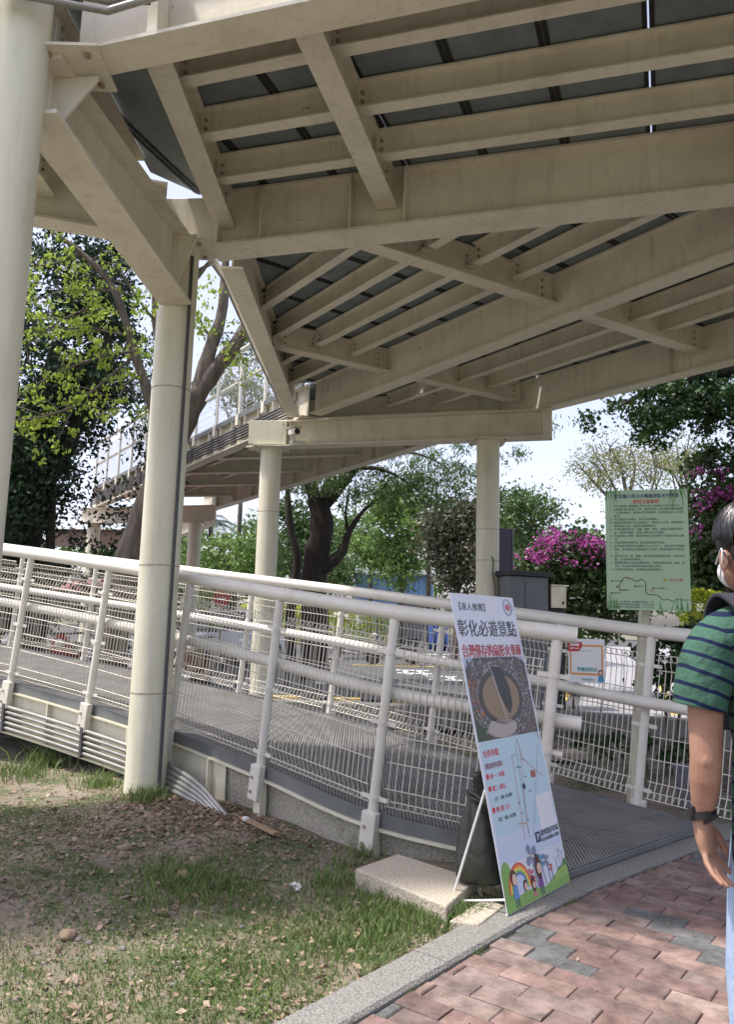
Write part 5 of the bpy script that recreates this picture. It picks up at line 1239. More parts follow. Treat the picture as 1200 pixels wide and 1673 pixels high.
bpk = thing('backpack', 'dark navy backpack strap worn over the shoulder of the man in green', 'backpack', (1.2, 2.05, 1.2))
NAVYF = mat('navy_fabric', (0.018, 0.020, 0.030), 0.75, bump=0.3, bscale=200)
pk_ = MB().frame_box((1.27, 1.985, 1.16), V(0.115, 0, 0), V(0, 0.055, 0), V(0, 0, 0.19)).build('pack', NAVYF, bpk, bevel=0.03)
for sx in (1.022, 1.32):
    mbs = MB(); pts = [(sx + 0.035, 2.04, 1.33), (sx + 0.02, 2.045, 1.405), (sx, 2.08, 1.452), (sx - 0.004, 2.16, 1.482), (sx - 0.003, 2.23, 1.452), (sx, 2.265, 1.37), (sx + 0.01, 2.285, 1.25), (sx + 0.03, 2.28, 1.10)]
    pts = fine([Vector(p) for p in pts], 4); rg = []
    for i, p in enumerate(pts):
        d = (pts[min(i + 1, len(pts) - 1)] - pts[max(i - 1, 0)]).normalized(); x = V(1, 0, 0); nn = d.cross(x).normalized()
        rg.append([p - x * 0.034 - nn * 0.006, p + x * 0.034 - nn * 0.006, p + x * 0.034 + nn * 0.006, p - x * 0.034 + nn * 0.006])
    mbs.rings(rg).build('shoulder_strap', NAVYF, bpk, bevel=0.003)
# ------------------------------------------------------------------ vegetation
def at(px, py, Y):
    d = _f + _r * ((px - 600) / 1257) - _u * ((py - 836.5) / 1257); t = Y / d.y
    return V(d.x * t, Y, 1.38 + d.z * t)
def at0(px, py, z=0.0):
    d = _f + _r * ((px - 600) / 1257) - _u * ((py - 836.5) / 1257); t = (z - 1.38) / d.z
    return V(d.x * t, d.y * t, z)
L_DARK = leafmat('leaf_dark', (0.014, 0.032, 0.014), (0.036, 0.078, 0.030), 0.25, 2.0)
L_LIME = leafmat('leaf_lime', (0.20, 0.30, 0.035), (0.40, 0.50, 0.085), 0.5, 3.0)
L_MID = leafmat('leaf_mid', (0.060, 0.115, 0.032), (0.135, 0.215, 0.07), 0.35, 0.8)
L_BRT = leafmat('leaf_bright', (0.095, 0.175, 0.04), (0.20, 0.31, 0.085), 0.4, 0.8)
L_OLV = leafmat('leaf_olive', (0.055, 0.065, 0.035), (0.115, 0.105, 0.065), 0.3, 0.8, (0.05, 0.10, 0.03))
L_PALE = leafmat('leaf_pale', (0.17, 0.20, 0.075), (0.30, 0.31, 0.14), 0.45, 1.5)
L_GLOSSY = leafmat('leaf_glossy', (0.014, 0.038, 0.012), (0.045, 0.105, 0.022), 0.25, 2.5)  # dark green glossy leaves of the fig and the shrub
L_HEDGE = leafmat('leaf_hedge', (0.30, 0.38, 0.03), (0.52, 0.58, 0.06), 0.45, 5)
L_BOUG = leafmat('bougainvillea_leaf', (0.03, 0.065, 0.02), (0.085, 0.135, 0.045), 0.3, 2)
F_MAG = leafmat('magenta_bract', (0.30, 0.035, 0.22), (0.52, 0.13, 0.40), 0.35, 9)
def tree(name, label, trunks, blobs, lm, bark, leaf=0.12, clump=0.4, per=45, aspect=0.45, droop=0.3, group=None, cat='tree', extra=None, flat=0.0):
    base = Vector(trunks[0][0][0]) if trunks else Vector(blobs[0][0]); t = thing(name, label, cat, (base.x, base.y, min(base.z, 0.0)), group)
    for i, (pts, rs) in enumerate(trunks):
        p = fine([Vector(q) for q in pts], 4); n = len(p); r_ = []
        for k in range(n):
            u = k / (n - 1) * (len(rs) - 1); j = min(int(u), len(rs) - 2); r_.append((rs[j] + (rs[j + 1] - rs[j]) * (u - j)) * (1 + 0.08 * sin(k * 2.1 + i)))
        MB().tube(p, r_, 12 if r_[0] > 0.06 else 6).build('trunk' if i == 0 else 'branch', bark if r_[0] > 0.05 else bark, t, smooth=True)
    if blobs:
        c = crown_pts(blobs, clump, per); v, f = leaf_geo(c, leaf, aspect, droop, flat); np_mesh('crown', v, f, lm, t)
    if extra:
        bl_, lm2, lf2, cl2, nm = extra
        c = crown_pts([(c_, tuple(q * 1.35 for q in r_), max(10, int(n_ * 0.6))) for c_, r_, n_ in bl_], cl2, 9); v, f = leaf_geo(c, lf2, 0.8, 0.0); np_mesh(nm, v, f, lm2, t)
    return t
# dark banyan on the left
tree('banyan_tree', 'huge dark evergreen banyan filling the left behind the ramp', [([(-6.6, 14.4, -0.2), (-6.5, 14.3, 2.0), (-6.3, 14.3, 4.2), (-6.0, 14.2, 6.5)], [0.55, 0.42, 0.32, 0.15]), ([(-6.5, 14.3, 2.2), (-7.6, 14.6, 4.6), (-8.4, 14.8, 6.8)], [0.3, 0.2, 0.1]), ([(-6.4, 14.3, 3.2), (-5.5, 14.2, 5.0), (-5.0, 14.2, 7.0)], [0.2, 0.14, 0.06]), ([(-5.9, 14.1, 0), (-5.8, 14.1, 2.0), (-5.9, 14.2, 4.0)], [0.12, 0.09, 0.06])],
     [((-7.2, 14.7, 6.4), (2.4, 1.5, 3.0), 23000), ((-6.9, 14.2, 3.2), (1.35, 1.2, 2.0), 13000), ((-5.35, 14.3, 6.6), (0.80, 0.8, 1.8), 5000), ((-6.1, 14.0, 4.0), (0.55, 0.7, 1.4), 3200), ((-7.2, 14.6, 1.6), (1.5, 0.9, 1.3), 5000), ((-9.5, 15, 5), (1.6, 1.5, 4), 5000), ((-5.5, 14.3, 8.7), (1.2, 1.0, 0.9), 2200), ((-6.2, 15.6, 4.5), (2.2, 0.5, 4), 7000)], L_DARK, BARK2, 0.115, 0.30, 50, 0.5, 0.4)
# lime leaved tree with the leaning grey trunk
K = lambda x, y, z: (x * 1.1, 10.45 + (y - 9.5), 1.38 + (z - 1.38) * 1.1)
br = [([K(-3.15, 9.4, -0.1), K(-2.9, 9.5, 2.1), K(-2.62, 9.5, 3.05), K(-2.38, 9.5, 3.73), K(-2.22, 9.5, 4.14)], [0.23, 0.20, 0.175, 0.165, 0.16]),
      ([K(-2.24, 9.5, 4.10), K(-2.0, 9.5, 4.5), K(-1.72, 9.5, 4.92), K(-1.45, 9.6, 5.6), K(-1.3, 9.6, 6.6)], [0.13, 0.115, 0.095, 0.075, 0.05]),
      ([K(-2.22, 9.5, 4.12), K(-2.08, 9.5, 4.75), K(-1.95, 9.55, 5.4), K(-1.98, 9.6, 6.6)], [0.12, 0.10, 0.075, 0.04]),
      ([K(-2.52, 9.5, 3.4), K(-2.75, 9.45, 4.0), K(-2.99, 9.45, 4.6), K(-3.33, 9.4, 5.5), K(-3.75, 9.3, 5.95), K(-4.25, 9.3, 6.3)], [0.095, 0.08, 0.066, 0.05, 0.036, 0.02]),
      ([K(-2.45, 9.5, 3.6), K(-2.62, 9.6, 4.4), K(-2.85, 9.7, 5.2), K(-2.95, 9.7, 6.6)], [0.085, 0.07, 0.055, 0.03])]
tw = [[(-3.0, 9.4, 4.7), (-3.5, 9.3, 4.55), (-4.1, 9.2, 4.2), (-4.5, 9.2, 3.9)], [(-3.1, 9.4, 4.9), (-3.7, 9.3, 4.95), (-4.5, 9.2, 4.8)], [(-3.05, 9.4, 4.6), (-3.4, 9.3, 4.2), (-3.65, 9.2, 3.9), (-3.85, 9.2, 3.35)], [(-3.35, 9.4, 5.5), (-3.9, 9.3, 5.45), (-4.4, 9.2, 5.2)],
      [(-3.65, 9.2, 3.9), (-4.0, 9.15, 3.75), (-4.3, 9.1, 3.7)], [(-2.9, 9.45, 4.4), (-3.05, 9.3, 4.25), (-3.15, 9.2, 3.95), (-3.4, 9.2, 3.75)], [(-1.75, 9.5, 4.9), (-1.5, 9.4, 5.0), (-1.35, 9.4, 4.75)], [(-2.05, 9.5, 4.9), (-2.3, 9.5, 5.3), (-2.4, 9.5, 5.7)], [(-2.85, 9.6, 5.2), (-3.1, 9.4, 5.5), (-3.4, 9.3, 6.0)], [(-3.2, 9.4, 5.2), (-3.6, 9.3, 5.2), (-4.0, 9.3, 5.0), (-4.5, 9.2, 4.5)], [(-3.75, 9.3, 5.95), (-4.1, 9.3, 5.8), (-4.5, 9.2, 5.7)]]
rt_ = random.Random(12); sub = []
for q in tw:
    for k in range(4):
        i = rt_.randrange(len(q) - 1); a = Vector(q[i]).lerp(Vector(q[i + 1]), rt_.random()); e = a + V(rt_.uniform(-0.75, 0.15), rt_.uniform(-0.15, 0.1), rt_.uniform(-0.35, 0.25)); sub.append([tuple(a), tuple(a.lerp(e, 0.5) + V(0, 0, 0.05)), tuple(e)])
br += [([K(*p) for p in q], [0.022, 0.014, 0.006]) for q in tw] + [([K(*p) for p in q], [0.009, 0.007, 0.003]) for q in sub]
tw = tw + sub
lb = []
for q in tw:
    for a, b in zip(q[:-1], q[1:]):
        for t in ((0.5, 0.95) if q not in sub else ((0.9,) if b == q[-1] else ())):
            p = Vector(a).lerp(Vector(b), t); lb.append((K(*p), (0.15, 0.2, 0.12), 26))
lb += [(K(-3.3, 9.4, 5.0), (0.7, 0.5, 0.65), 330), (K(-4.0, 9.3, 5.2), (0.6, 0.4, 0.55), 230), (K(-2.75, 9.4, 5.1), (0.4, 0.4, 0.6), 230), (K(-2.1, 9.5, 5.3), (0.35, 0.35, 0.5), 110), (K(-3.6, 9.3, 6.1), (0.7, 0.4, 0.4), 190), (K(-1.6, 9.5, 4.5), (0.22, 0.25, 0.2), 80)]
tree('lime_leaved_tree', 'leaning grey trunk with bright lime green young leaves rising behind the near column', br, lb, L_LIME, BARK1, 0.078, 0.085, 9, 0.5, 1.3)
# dark forked trunk beyond the walkway
tree('rain_tree', 'dark forked trunk with drooping narrow leaves between the two far columns', [([(-1.1, 18, -0.2), (-1.15, 18, 1.5), (-1.2, 18, 2.6), (-1.05, 18, 3.5), (-1.16, 18, 4.2)], [0.36, 0.31, 0.29, 0.275, 0.25]), ([(-1.2, 18, 4.1), (-1.4, 18, 4.8), (-1.55, 18, 6.2)], [0.18, 0.15, 0.11]), ([(-1.1, 18, 4.0), (-0.7, 18, 4.5), (-0.3, 18, 5.0), (0.2, 17.9, 5.3), (0.9, 17.8, 5.7)], [0.19, 0.15, 0.12, 0.08, 0.03]), ([(-1.15, 18, 2.5), (-0.8, 17.9, 2.72), (-0.55, 17.9, 3.0), (-0.42, 17.9, 3.4), (-0.12, 17.8, 3.9), (0.35, 17.7, 4.3)], [0.19, 0.15, 0.12, 0.08, 0.045, 0.015]), ([(-0.42, 17.9, 3.4), (-0.5, 17.8, 3.9), (-0.42, 17.8, 4.5)], [0.05, 0.03, 0.012]), ([(-0.3, 18, 5.0), (0.3, 17.6, 4.9), (0.9, 17.5, 4.6), (1.4, 17.4, 4.2)], [0.07, 0.045, 0.025, 0.008]), ([(0.2, 17.9, 5.3), (1.1, 17.6, 5.3), (1.9, 17.4, 4.9)], [0.05, 0.03, 0.008]), ([(-1.2, 18.1, 3.9), (-0.9, 18.3, 4.8), (-0.6, 18.4, 6.2)], [0.15, 0.12, 0.07]),
     ([(-1.75, 19.5, -0.2), (-1.85, 19.5, 1.5), (-1.72, 19.4, 2.8), (-1.95, 19.4, 3.8), (-2.1, 19.4, 5.2)], [0.15, 0.13, 0.11, 0.09, 0.05])],
     [(at(470 + k * 38, 745 + (k * 37 % 50), 17.6), (0.55, 0.7, 0.45), 640) for k in range(9)] + [(at(560 + k * 30, 800 + (k * 41 % 40), 17.4), (0.36, 0.4, 0.40), 330) for k in range(7)] + [(at(830, 745, 17), (0.5, 0.5, 0.25), 160), (at(690, 770, 17.6), (0.8, 0.7, 0.5), 500), (at(470, 800, 19), (0.4, 0.4, 0.3), 120), ((0, 18, 7), (3, 2, 1.2), 3000), (at(900, 690, 15), (0.3, 0.3, 0.15), 40)], L_MID, BARK2, 0.125, 0.20, 26, 0.24, 1.2)
# background trees, each one its own
def bgtree(label, px, py, hw, hh, Y, lm, n, name='broadleaf_tree', leaf=0.22, clump=0.5, sparse=False, trunk=True, extra=None, bark=BARK1, group='trees beyond the road', lean=0):
    c = at(px, py, Y); s_ = Y / 1257; rx, rz_ = hw * s_, hh * s_; rr = random.Random(int(px + py))
    bl_ = []
    for k in range(9):
        a = rr.uniform(0, 2 * pi); q = rr.uniform(0.25, 0.75)
        bl_.append(((c.x + cos(a) * rx * q, c.y + rr.uniform(-0.5, 0.5) * rx, c.z + sin(a) * rz_ * q), (rx * rr.uniform(0.3, 0.5), rx * 0.45, rz_ * rr.uniform(0.28, 0.45)), n // 11))
    bl_.append(((c.x, c.y, c.z), (rx * 0.7, rx * 0.6, rz_ * 0.7), n // 4))
    tr = []
    if trunk:
        gz = rz(Y) - 0.1; b = V(c.x + lean, c.y, gz)
        tr = [([b, b.lerp(c, 0.5) + V(0.05 * rx, 0, 0), V(c.x, c.y, c.z + rz_ * 0.2)], [(0.03 if sparse else 0.05) * rx + 0.07, (0.02 if sparse else 0.04) * rx + 0.05, 0.03])]
        for k in range(6 if sparse else 4):
            a = pi * (0.1 + 0.8 * k / (5 if sparse else 3)) + rr.uniform(-0.1, 0.1); p0 = b.lerp(c, rr.uniform(0.55, 0.9)); e_ = 0.72 if sparse else 0.85; p2 = V(c.x + cos(a) * rx * e_, c.y + rr.uniform(-0.3, 0.3) * rx, c.z + sin(a) * rz_ * e_)
            tr.append(([p0, p0.lerp(p2, 0.5) + V(rr.uniform(-.1, .1) * rx, 0, 0.08 * rz_), p2], [0.02 * rx + 0.02, 0.011 * rx + 0.012, 0.006]))
            if sparse:
                for q in range(6):
                    m = p0.lerp(p2, rr.uniform(0.4, 0.9)); e = m + V(rr.uniform(-0.35, 0.35) * rx, rr.uniform(-0.2, 0.2), rr.uniform(0.05, 0.4) * rz_); tr.append(([m, m.lerp(e, 0.5) + V(0, 0, 0.05), e], [0.02, 0.014, 0.007]))
    return tree(name, label, tr, bl_, lm, bark, leaf, clump, 30 if sparse else 40, 0.5, 0.3, group, extra=extra)
bgtree('rounded light green tree behind the thin left far column', 372, 925, 75, 72, 30, L_BRT, 5200, leaf=0.20)
bgtree('tall bright green tree right of the forked dark trunk', 655, 880, 72, 95, 34, L_BRT, 6500, leaf=0.22)
bgtree('dark tree with brownish leaf patches left of the right far column', 745, 890, 58, 92, 26, L_OLV, 7500, leaf=0.17)
bgtree('small rounded bush tree at the foot of the forked trunk', 562, 940, 36, 34, 29, L_MID, 2400, leaf=0.15)
bgtree('green tree standing between far column and forked trunk', 478, 880, 45, 72, 30, L_MID, 3000, leaf=0.2)
bgtree('yellow green tree behind the grey cabinet', 868, 850, 62, 75, 26, L_MID, 4200, leaf=0.15, clump=0.4)
bgtree('mid green tree filling the gap between bright tree and brownish tree', 700, 850, 55, 80, 38, L_MID, 3600, leaf=0.2)
bgtree('light green tree low behind the blue shed gap', 605, 900, 45, 42, 36, L_BRT, 2600, leaf=0.2)
bgtree('pale green tree behind the right far column', 815, 880, 50, 62, 36, L_BRT, 3200, leaf=0.2)
bgtree('green tree behind the thin far column, left of the rounded one', 430, 900, 42, 60, 40, L_MID, 2400, leaf=0.22)
bgtree('broad soft green tree filling the view just left of the forked trunk', 455, 925, 55, 50, 44, L_BRT, 3000, leaf=0.24)
bgtree('broad green tree behind the forked trunk and the bush', 560, 880, 60, 55, 42, L_MID, 3400, leaf=0.22)
bgtree('soft green tree at the far end below the walkway', 240, 930, 60, 45, 42, L_BRT, 2600, leaf=0.24)
bgtree('pale thinly leaved tree against the sky behind the notice board', 1015, 775, 120, 85, 22, L_PALE, 5600, 'bare_branch_tree', 0.085, 0.34, True, lean=0.8)
bgtree('second pale thin tree behind the notice board top right', 1120, 745, 60, 70, 24, L_PALE, 2400, 'bare_branch_tree', 0.085, 0.32, True)
bgtree('dense green tree seen below the far crossbeam on the left', 175, 905, 55, 42, 34, L_MID, 2600, leaf=0.22)
bgtree('deep green tree in the gap right of the leaning trunk', 295, 915, 40, 60, 36, L_MID, 2200, leaf=0.22)
bgtree('tall green tree over the far walkway railing', 400, 620, 75, 110, 30, L_MID, 3500, leaf=0.16, clump=0.35, sparse=True)
bgtree('pale feathery tree above the far walkway railing', 250, 640, 60, 90, 34, L_MID, 1700, leaf=0.16, clump=0.35, sparse=True)
# distant wood closing the view
bl_ = []
rr = random.Random(21)
for k in range(64):
    px = -260 + k * 27; top = (875 if 280 < px < 1100 else 905) - 20 * sin(k * 0.7) - rr.uniform(0, 25); c = at(px, (top + 1010) / 2, 58 + rr.uniform(-4, 8)); h_ = 58 / 1257 * (1010 - top) / 2 + 0.6
    bl_.append(((c.x, c.y, c.z), (1.4, 1.2, h_), 420))
cpt_ = crown_pts(bl_, 0.6, 30); v, f = leaf_geo(cpt_, 0.42, 0.6, 0.2)
stuff(np_mesh('distant_wood', v, f, L_MID), 'far green tree belt closing the view beyond the parking area', 'wood')
# palm
pm = thing('palm_tree', 'distant palm with arching dark fronds behind the far column', 'tree', at(345, 1000, 40))
pc = at(345, 852, 40)
MB().tube([V(pc.x, 40, 0), V(pc.x + 0.1, 40, 3.5), pc], [0.2, 0.15, 0.12], 8).build('trunk', BARK1, pm)
fr = MB()
for k in range(15):
    a = 2 * pi * k / 15; L = 2.3
    sp = [pc + V(cos(a) * L * t, sin(a) * L * t * 0.6, 0.9 * t - 1.9 * t * t + 0.25 * sin(k * 3)) for t in (0, .2, .4, .6, .8, 1)]
    for p, q in zip(sp[:-1], sp[1:]):
        for j in range(5):
            m = p.lerp(q, j / 5); d = (q - p).normalized(); sd = d.cross(UP).normalized()
            for s_ in (-1, 1):
                e = m + sd * s_ * 0.32 + d * 0.2 - UP * 0.16; fr.add([m - d * 0.03, m + d * 0.03, e], [(0, 1, 2)])
fr.build('fronds', L_DARK, pm)
# overhanging fig at the right
tree('fig_tree', 'dark glossy fig branch hanging in from the right below the footbridge', [([(8.2, 12.4, -0.2), (8.0, 12.3, 3), (7.2, 12.2, 5.0), (6.0, 12.0, 5.6), (4.6, 11.9, 5.2), (4.0, 11.9, 4.9)], [0.4, 0.32, 0.24, 0.14, 0.06, 0.02]), ([(7.2, 12.2, 5.0), (6.6, 12.4, 6.4), (5.8, 12.2, 7.0)], [0.2, 0.12, 0.05])],
     [(at(1075, 655, 12), (0.75, 0.7, 0.40), 2700), (at(1150, 665, 12.2), (0.8, 0.7, 0.42), 3200), (at(1075, 705, 11.9), (0.33, 0.4, 0.28), 900), (at(1210, 650, 12), (0.9, 0.8, 0.45), 3200), (at(985, 660, 11.9), (0.30, 0.3, 0.2), 200), (at(1195, 700, 12), (0.25, 0.3, 0.15), 120), (at(1130, 600, 12.3), (1.2, 0.8, 0.5), 2500), (at(1290, 640, 12.3), (1.0, 0.9, 0.8), 2500), (at(960, 690, 11.8), (0.10, 0.1, 0.14), 40)], L_GLOSSY, BARK2, 0.085, 0.16, 42, 0.55, 0.6)
# bougainvilleas
def boug(label, blobs, fl, trunks, cat='shrub'):
    return tree('bougainvillea', label, trunks, blobs, L_BOUG, BARK1, 0.11, 0.22, 40, 0.6, 0.2, None, cat, extra=(fl, F_MAG, 0.075, 0.13, 'blossom'))
boug('wide dome of bougainvillea with magenta blossom behind the steel meter box', [(at(930, 915, 16), (1.0, 0.9, 0.65), 4500), (at(985, 930, 16), (0.6, 0.8, 0.75), 3000), (at(870, 935, 16), (0.5, 0.6, 0.4), 1600), (at(950, 975, 16), (1.2, 0.9, 0.7), 4000), (at(950, 1015, 16), (1.1, 0.7, 0.4), 1800)],
     [(at(902, 892, 15.3), (0.28, 0.25, 0.2), 330), (at(880, 905, 15.3), (0.2, 0.2, 0.12), 140), (at(925, 870, 15.4), (0.3, 0.3, 0.1), 160), (at(978, 890, 15.3), (0.22, 0.25, 0.16), 260), (at(940, 880, 15.3), (0.3, 0.3, 0.13), 150), (at(1000, 905, 15.3), (0.2, 0.25, 0.16), 110), (at(877, 913, 15.2), (0.1, 0.1, 0.1), 60), (at(930, 910, 15.1), (0.5, 0.2, 0.15), 90), (at(845, 920, 15.5), (0.2, 0.2, 0.1), 60)],
     [([(4.3, 16, -0.1), (4.3, 16, 1.2), (4.1, 16, 2.3)], [0.12, 0.09, 0.04])])
boug('tall climbing bougainvillea with few magenta sprays at the right edge by the man', [(at(1170, 790, 13), (0.5, 0.6, 0.65), 1900), (at(1180, 870, 13), (0.6, 0.7, 0.7), 3000), (at(1150, 900, 12.9), (0.30, 0.5, 0.5), 1300), (at(1230, 830, 13), (0.6, 0.7, 1.2), 3000), (at(1170, 950, 13.2), (0.6, 0.5, 0.4), 1500), (at(1260, 900, 13), (0.7, 0.7, 0.9), 2200)],
     [(at(1176, 775, 12.4), (0.08, 0.1, 0.06), 50), (at(1160, 803, 12.4), (0.09, 0.1, 0.08), 60), (at(1185, 808, 12.4), (0.10, 0.1, 0.12), 80), (at(1134, 865, 12.4), (0.06, 0.1, 0.08), 50), (at(1138, 770, 12.5), (0.05, 0.1, 0.08), 25), (at(1150, 830, 12.4), (0.05, 0.1, 0.05), 20)],
     [([(6.2, 13, -0.1), (6.1, 13, 1.5), (6.1, 13, 3.2)], [0.1, 0.08, 0.04])])
def hedge(label, a, b, w, z0, z1, n, lm, leaf=0.045):
    t = thing('hedge', label, 'hedge', (a[0], a[1], 0)); a = np.array(a); b = np.array(b); d = b - a; L = np.linalg.norm(d); d = d / L; nn_ = np.array([d[1], -d[0]])
    u = N.uniform(0, L, n); s_ = N.uniform(-w, w, n); z_ = N.uniform(z0, z1, n); k = N.rand(n)
    z_ = np.where(k < 0.4, z1 + N.normal(0, 0.02, n) + 0.03 * np.sin(u * 7), z_); s_ = np.where((k >= 0.4) & (k < 0.8), np.where(N.rand(n) < 0.7, w, -w) + N.normal(0, 0.025, n), s_)
    c = np.stack([a[0] + d[0] * u + nn_[0] * s_, a[1] + d[1] * u + nn_[1] * s_, z_], 1); v, f = leaf_geo(c, leaf, 0.6, 0.0); np_mesh('foliage', v, f, lm, t)
    st2 = MB()
    for q in np.linspace(0.1, L - 0.1, int(L / 0.25) + 1):
        p = a + d * q; st2.tube([V(p[0], p[1], -0.1), V(p[0] + 0.03, p[1], z1 - 0.12)], [0.02, 0.008], 6)
    st2.build('stems', BARK2, t)['kind'] = 'stuff'
hedge('clipped yellow green hedge at the right edge above the railing', at(1110, 990, 10.8).xy[:], at(1330, 1000, 10.2).xy[:], 0.35, 0.9, at(1120, 972, 10.8).z, 16000, L_HEDGE)
hedge('small clipped green hedge block between meter box and notice post', at(893, 1020, 13.5).xy[:], at(945, 1020, 13.5).xy[:], 0.3, 0.6, 1.5, 3500, L_BRT, 0.06)
hedge('low yellow green hedge across the road behind the far columns', at(400, 990, 24).xy[:], at(640, 1000, 27).xy[:], 0.4, 0.6, 1.75, 9000, L_HEDGE, 0.09)
tree('leafy_shrub', 'thin leafy shrub behind the railing mesh right of the notice post', [([(2.95, 7.7, -0.1), (2.98, 7.7, 0.5), (2.9, 7.7, 1.1)], [0.02, 0.016, 0.006]), ([(3.05, 7.8, -0.1), (3.15, 7.8, 0.6), (3.2, 7.8, 1.2)], [0.02, 0.014, 0.006]), ([(2.8, 7.7, -0.1), (2.72, 7.7, 0.5), (2.75, 7.7, 0.8)], [0.016, 0.012, 0.005])],
     [((3.05, 7.8, 1.15), (0.35, 0.3, 0.22), 700), ((3.3, 7.9, 0.9), (0.3, 0.3, 0.3), 500), ((2.75, 7.7, 0.75), (0.2, 0.2, 0.2), 120), ((2.9, 7.6, 0.25), (0.35, 0.25, 0.12), 260), ((3.4, 7.9, 1.3), (0.35, 0.3, 0.2), 500), ((2.3, 7.6, 0.3), (0.2, 0.2, 0.12), 150)], L_GLOSSY, TWIG, 0.075, 0.09, 22, 0.6, 0.3, None, 'shrub')

# ------------------------------------------------------------------ grass, litter and stones on the lawn
G_M = leafmat('grass_blade', (0.095, 0.15, 0.04), (0.19, 0.265, 0.085), 0.35, 5, (0.30, 0.28, 0.15))
LIT = leafmat('dry_leaf', (0.15, 0.10, 0.07), (0.40, 0.30, 0.21), 0.1, 40, (0.56, 0.46, 0.34))
def lawn_ok(x, y):
    if kerb_side(x, y) > -0.02: return False
    for a, b in zip(NE[:-1], NE[1:]):
        if min(a.x, b.x) <= x <= max(a.x, b.x):
            t = (x - a.x) / (b.x - a.x); return y < a.y + (b.y - a.y) * t - 0.06 + (0.25 if x < -2.5 else 0)
    return x < 1.0 and y < 4.3
rr = random.Random(31)
tufts = [(at0(300, 1440), 0.30, 620, 0.10), (at0(360, 1455), 0.28, 420, 0.08), (at0(640, 1500), 0.35, 1300, 0.075), (at0(750, 1490), 0.22, 1000, 0.10), (at0(545, 1440), 0.2, 300, 0.10), (at0(30, 1265), 0.4, 330, 0.15), (at0(75, 1245), 0.25, 130, 0.24), (at0(165, 1285), 0.2, 150, 0.16), (at0(240, 1310), 0.14, 260, 0.12), (at0(440, 1560), 0.45, 1600, 0.040), (at0(560, 1530), 0.4, 1400, 0.05), (at0(340, 1610), 0.4, 1500, 0.038), (at0(150, 1630), 0.4, 900, 0.035), (at0(40, 1560), 0.4, 500, 0.03), (at0(20, 1350), 0.5, 700, 0.04), (at0(450, 1470), 0.4, 900, 0.045), (at0(690, 1470), 0.25, 700, 0.08), (at0(840, 1512), 0.05, 70, 0.06), (at0(480, 1400), 0.3, 260, 0.035), (at0(250, 1500), 0.5, 700, 0.03), (at0(60, 1420), 0.5, 700, 0.03), (at0(130, 1340), 0.4, 500, 0.035), (at0(380, 1400), 0.3, 350, 0.03), (at0(300, 1560), 0.5, 900, 0.03), (at0(90, 1600), 0.5, 700, 0.03), (at0(590, 1390), 0.12, 70, 0.12), (at0(560, 1410), 0.06, 14, 0.17)]
gx = []; gh = []
for c, r_, n, h_ in tufts:
    for k in range(int(n * 1.1)):
        a = rr.uniform(0, 2 * pi); q = r_ * sqrt(rr.random()) * rr.uniform(0.3, 1.5); gx.append((c.x + cos(a) * q, c.y + sin(a) * q * 1.2)); gh.append(h_ * rr.uniform(0.35, 1.0))
for k in range(110000):
    x = rr.uniform(-4.2, 0.9); y = rr.uniform(2.5, 7.6)
    m = nz(x, y, 2.6, 0.9) + 0.8 * nz(x, y, 7.3, 2.9) + 0.35 * (3.9 - y)
    m += 0.35 * max(0, 1.2 - abs(x + 3.3)) + 0.45 * max(0, 3.7 - y)
    if m + rr.uniform(-0.6, 0.6) > 0.45: gx.append((x, y)); gh.append(rr.uniform(0.008, 0.028) * (1.8 if rr.random() < 0.06 else 1))
keep = [(x, y, h) for (x, y), h in zip(gx, gh) if lawn_ok(x, y)]
bv_ = []; bf_ = []
for x, y, h in keep:
    z = lawn_h(x, y) - 0.004; a = rr.uniform(0, 2 * pi); w = 0.0020 + h * 0.020; dx, dy = cos(a), sin(a); ln = h * rr.uniform(0.2, 0.9); b = rr.uniform(0, 2 * pi); lx, ly = cos(b) * ln, sin(b) * ln; o = len(bv_)
    bv_ += [(x - dx * w, y - dy * w, z), (x + dx * w, y + dy * w, z), (x + dx * w * 0.8 + lx * 0.35, y + dy * w * 0.8 + ly * 0.35, z + h * 0.6), (x - dx * w * 0.8 + lx * 0.35, y - dy * w * 0.8 + ly * 0.35, z + h * 0.6), (x + lx + dx * 0.0004, y + ly, z + h * 0.95), (x + lx - dx * 0.0004, y + ly, z + h * 0.95)]
    bf_ += [(o, o + 1, o + 2, o + 3), (o + 3, o + 2, o + 4, o + 5)]
gc = []
for k in range(60000):
    x, y = rr.uniform(-4.2, 0.9), rr.uniform(2.5, 7.4)
    if nz(x, y, 2.1, 4.4) + 0.7 * nz(x, y, 6.3, 1.9) + rr.uniform(-0.4, 0.4) + 0.25 * (4.2 - y) > 0.55 and lawn_ok(x, y): gc.append((x, y, lawn_h(x, y) + rr.uniform(0.002, 0.012)))
v, f = leaf_geo(np.array(gc), 0.017, 0.75, 0.0, 0.6); stuff(np_mesh('ground_cover', v, f, G_M), 'low creeping green weeds matted over the bare soil', 'weeds')
stuff(np_mesh('grass', bv_, bf_, G_M), 'patchy green grass growing on the bare soil by the kerb', 'grass')
pts = []
for k in range(11000):
    if k < 4200: x, y = rr.gauss(-1.05, 0.5), rr.gauss(5.85, 0.42)
    elif k < 6800: x, y = rr.gauss(-1.5, 0.8), rr.gauss(5.2, 0.5)
    else: x, y = rr.uniform(-4.2, 0.8), rr.uniform(2.5, 7.6)
    if lawn_ok(x, y): pts.append((x, y, lawn_h(x, y) + rr.uniform(0.003, 0.014)))
for k in range(1700):
    x, y = rr.uniform(-3.2, 0.7), rr.uniform(2.6, 4.9)
    if lawn_ok(x, y): pts.append((x, y, lawn_h(x, y) + rr.uniform(0.012, 0.030)))
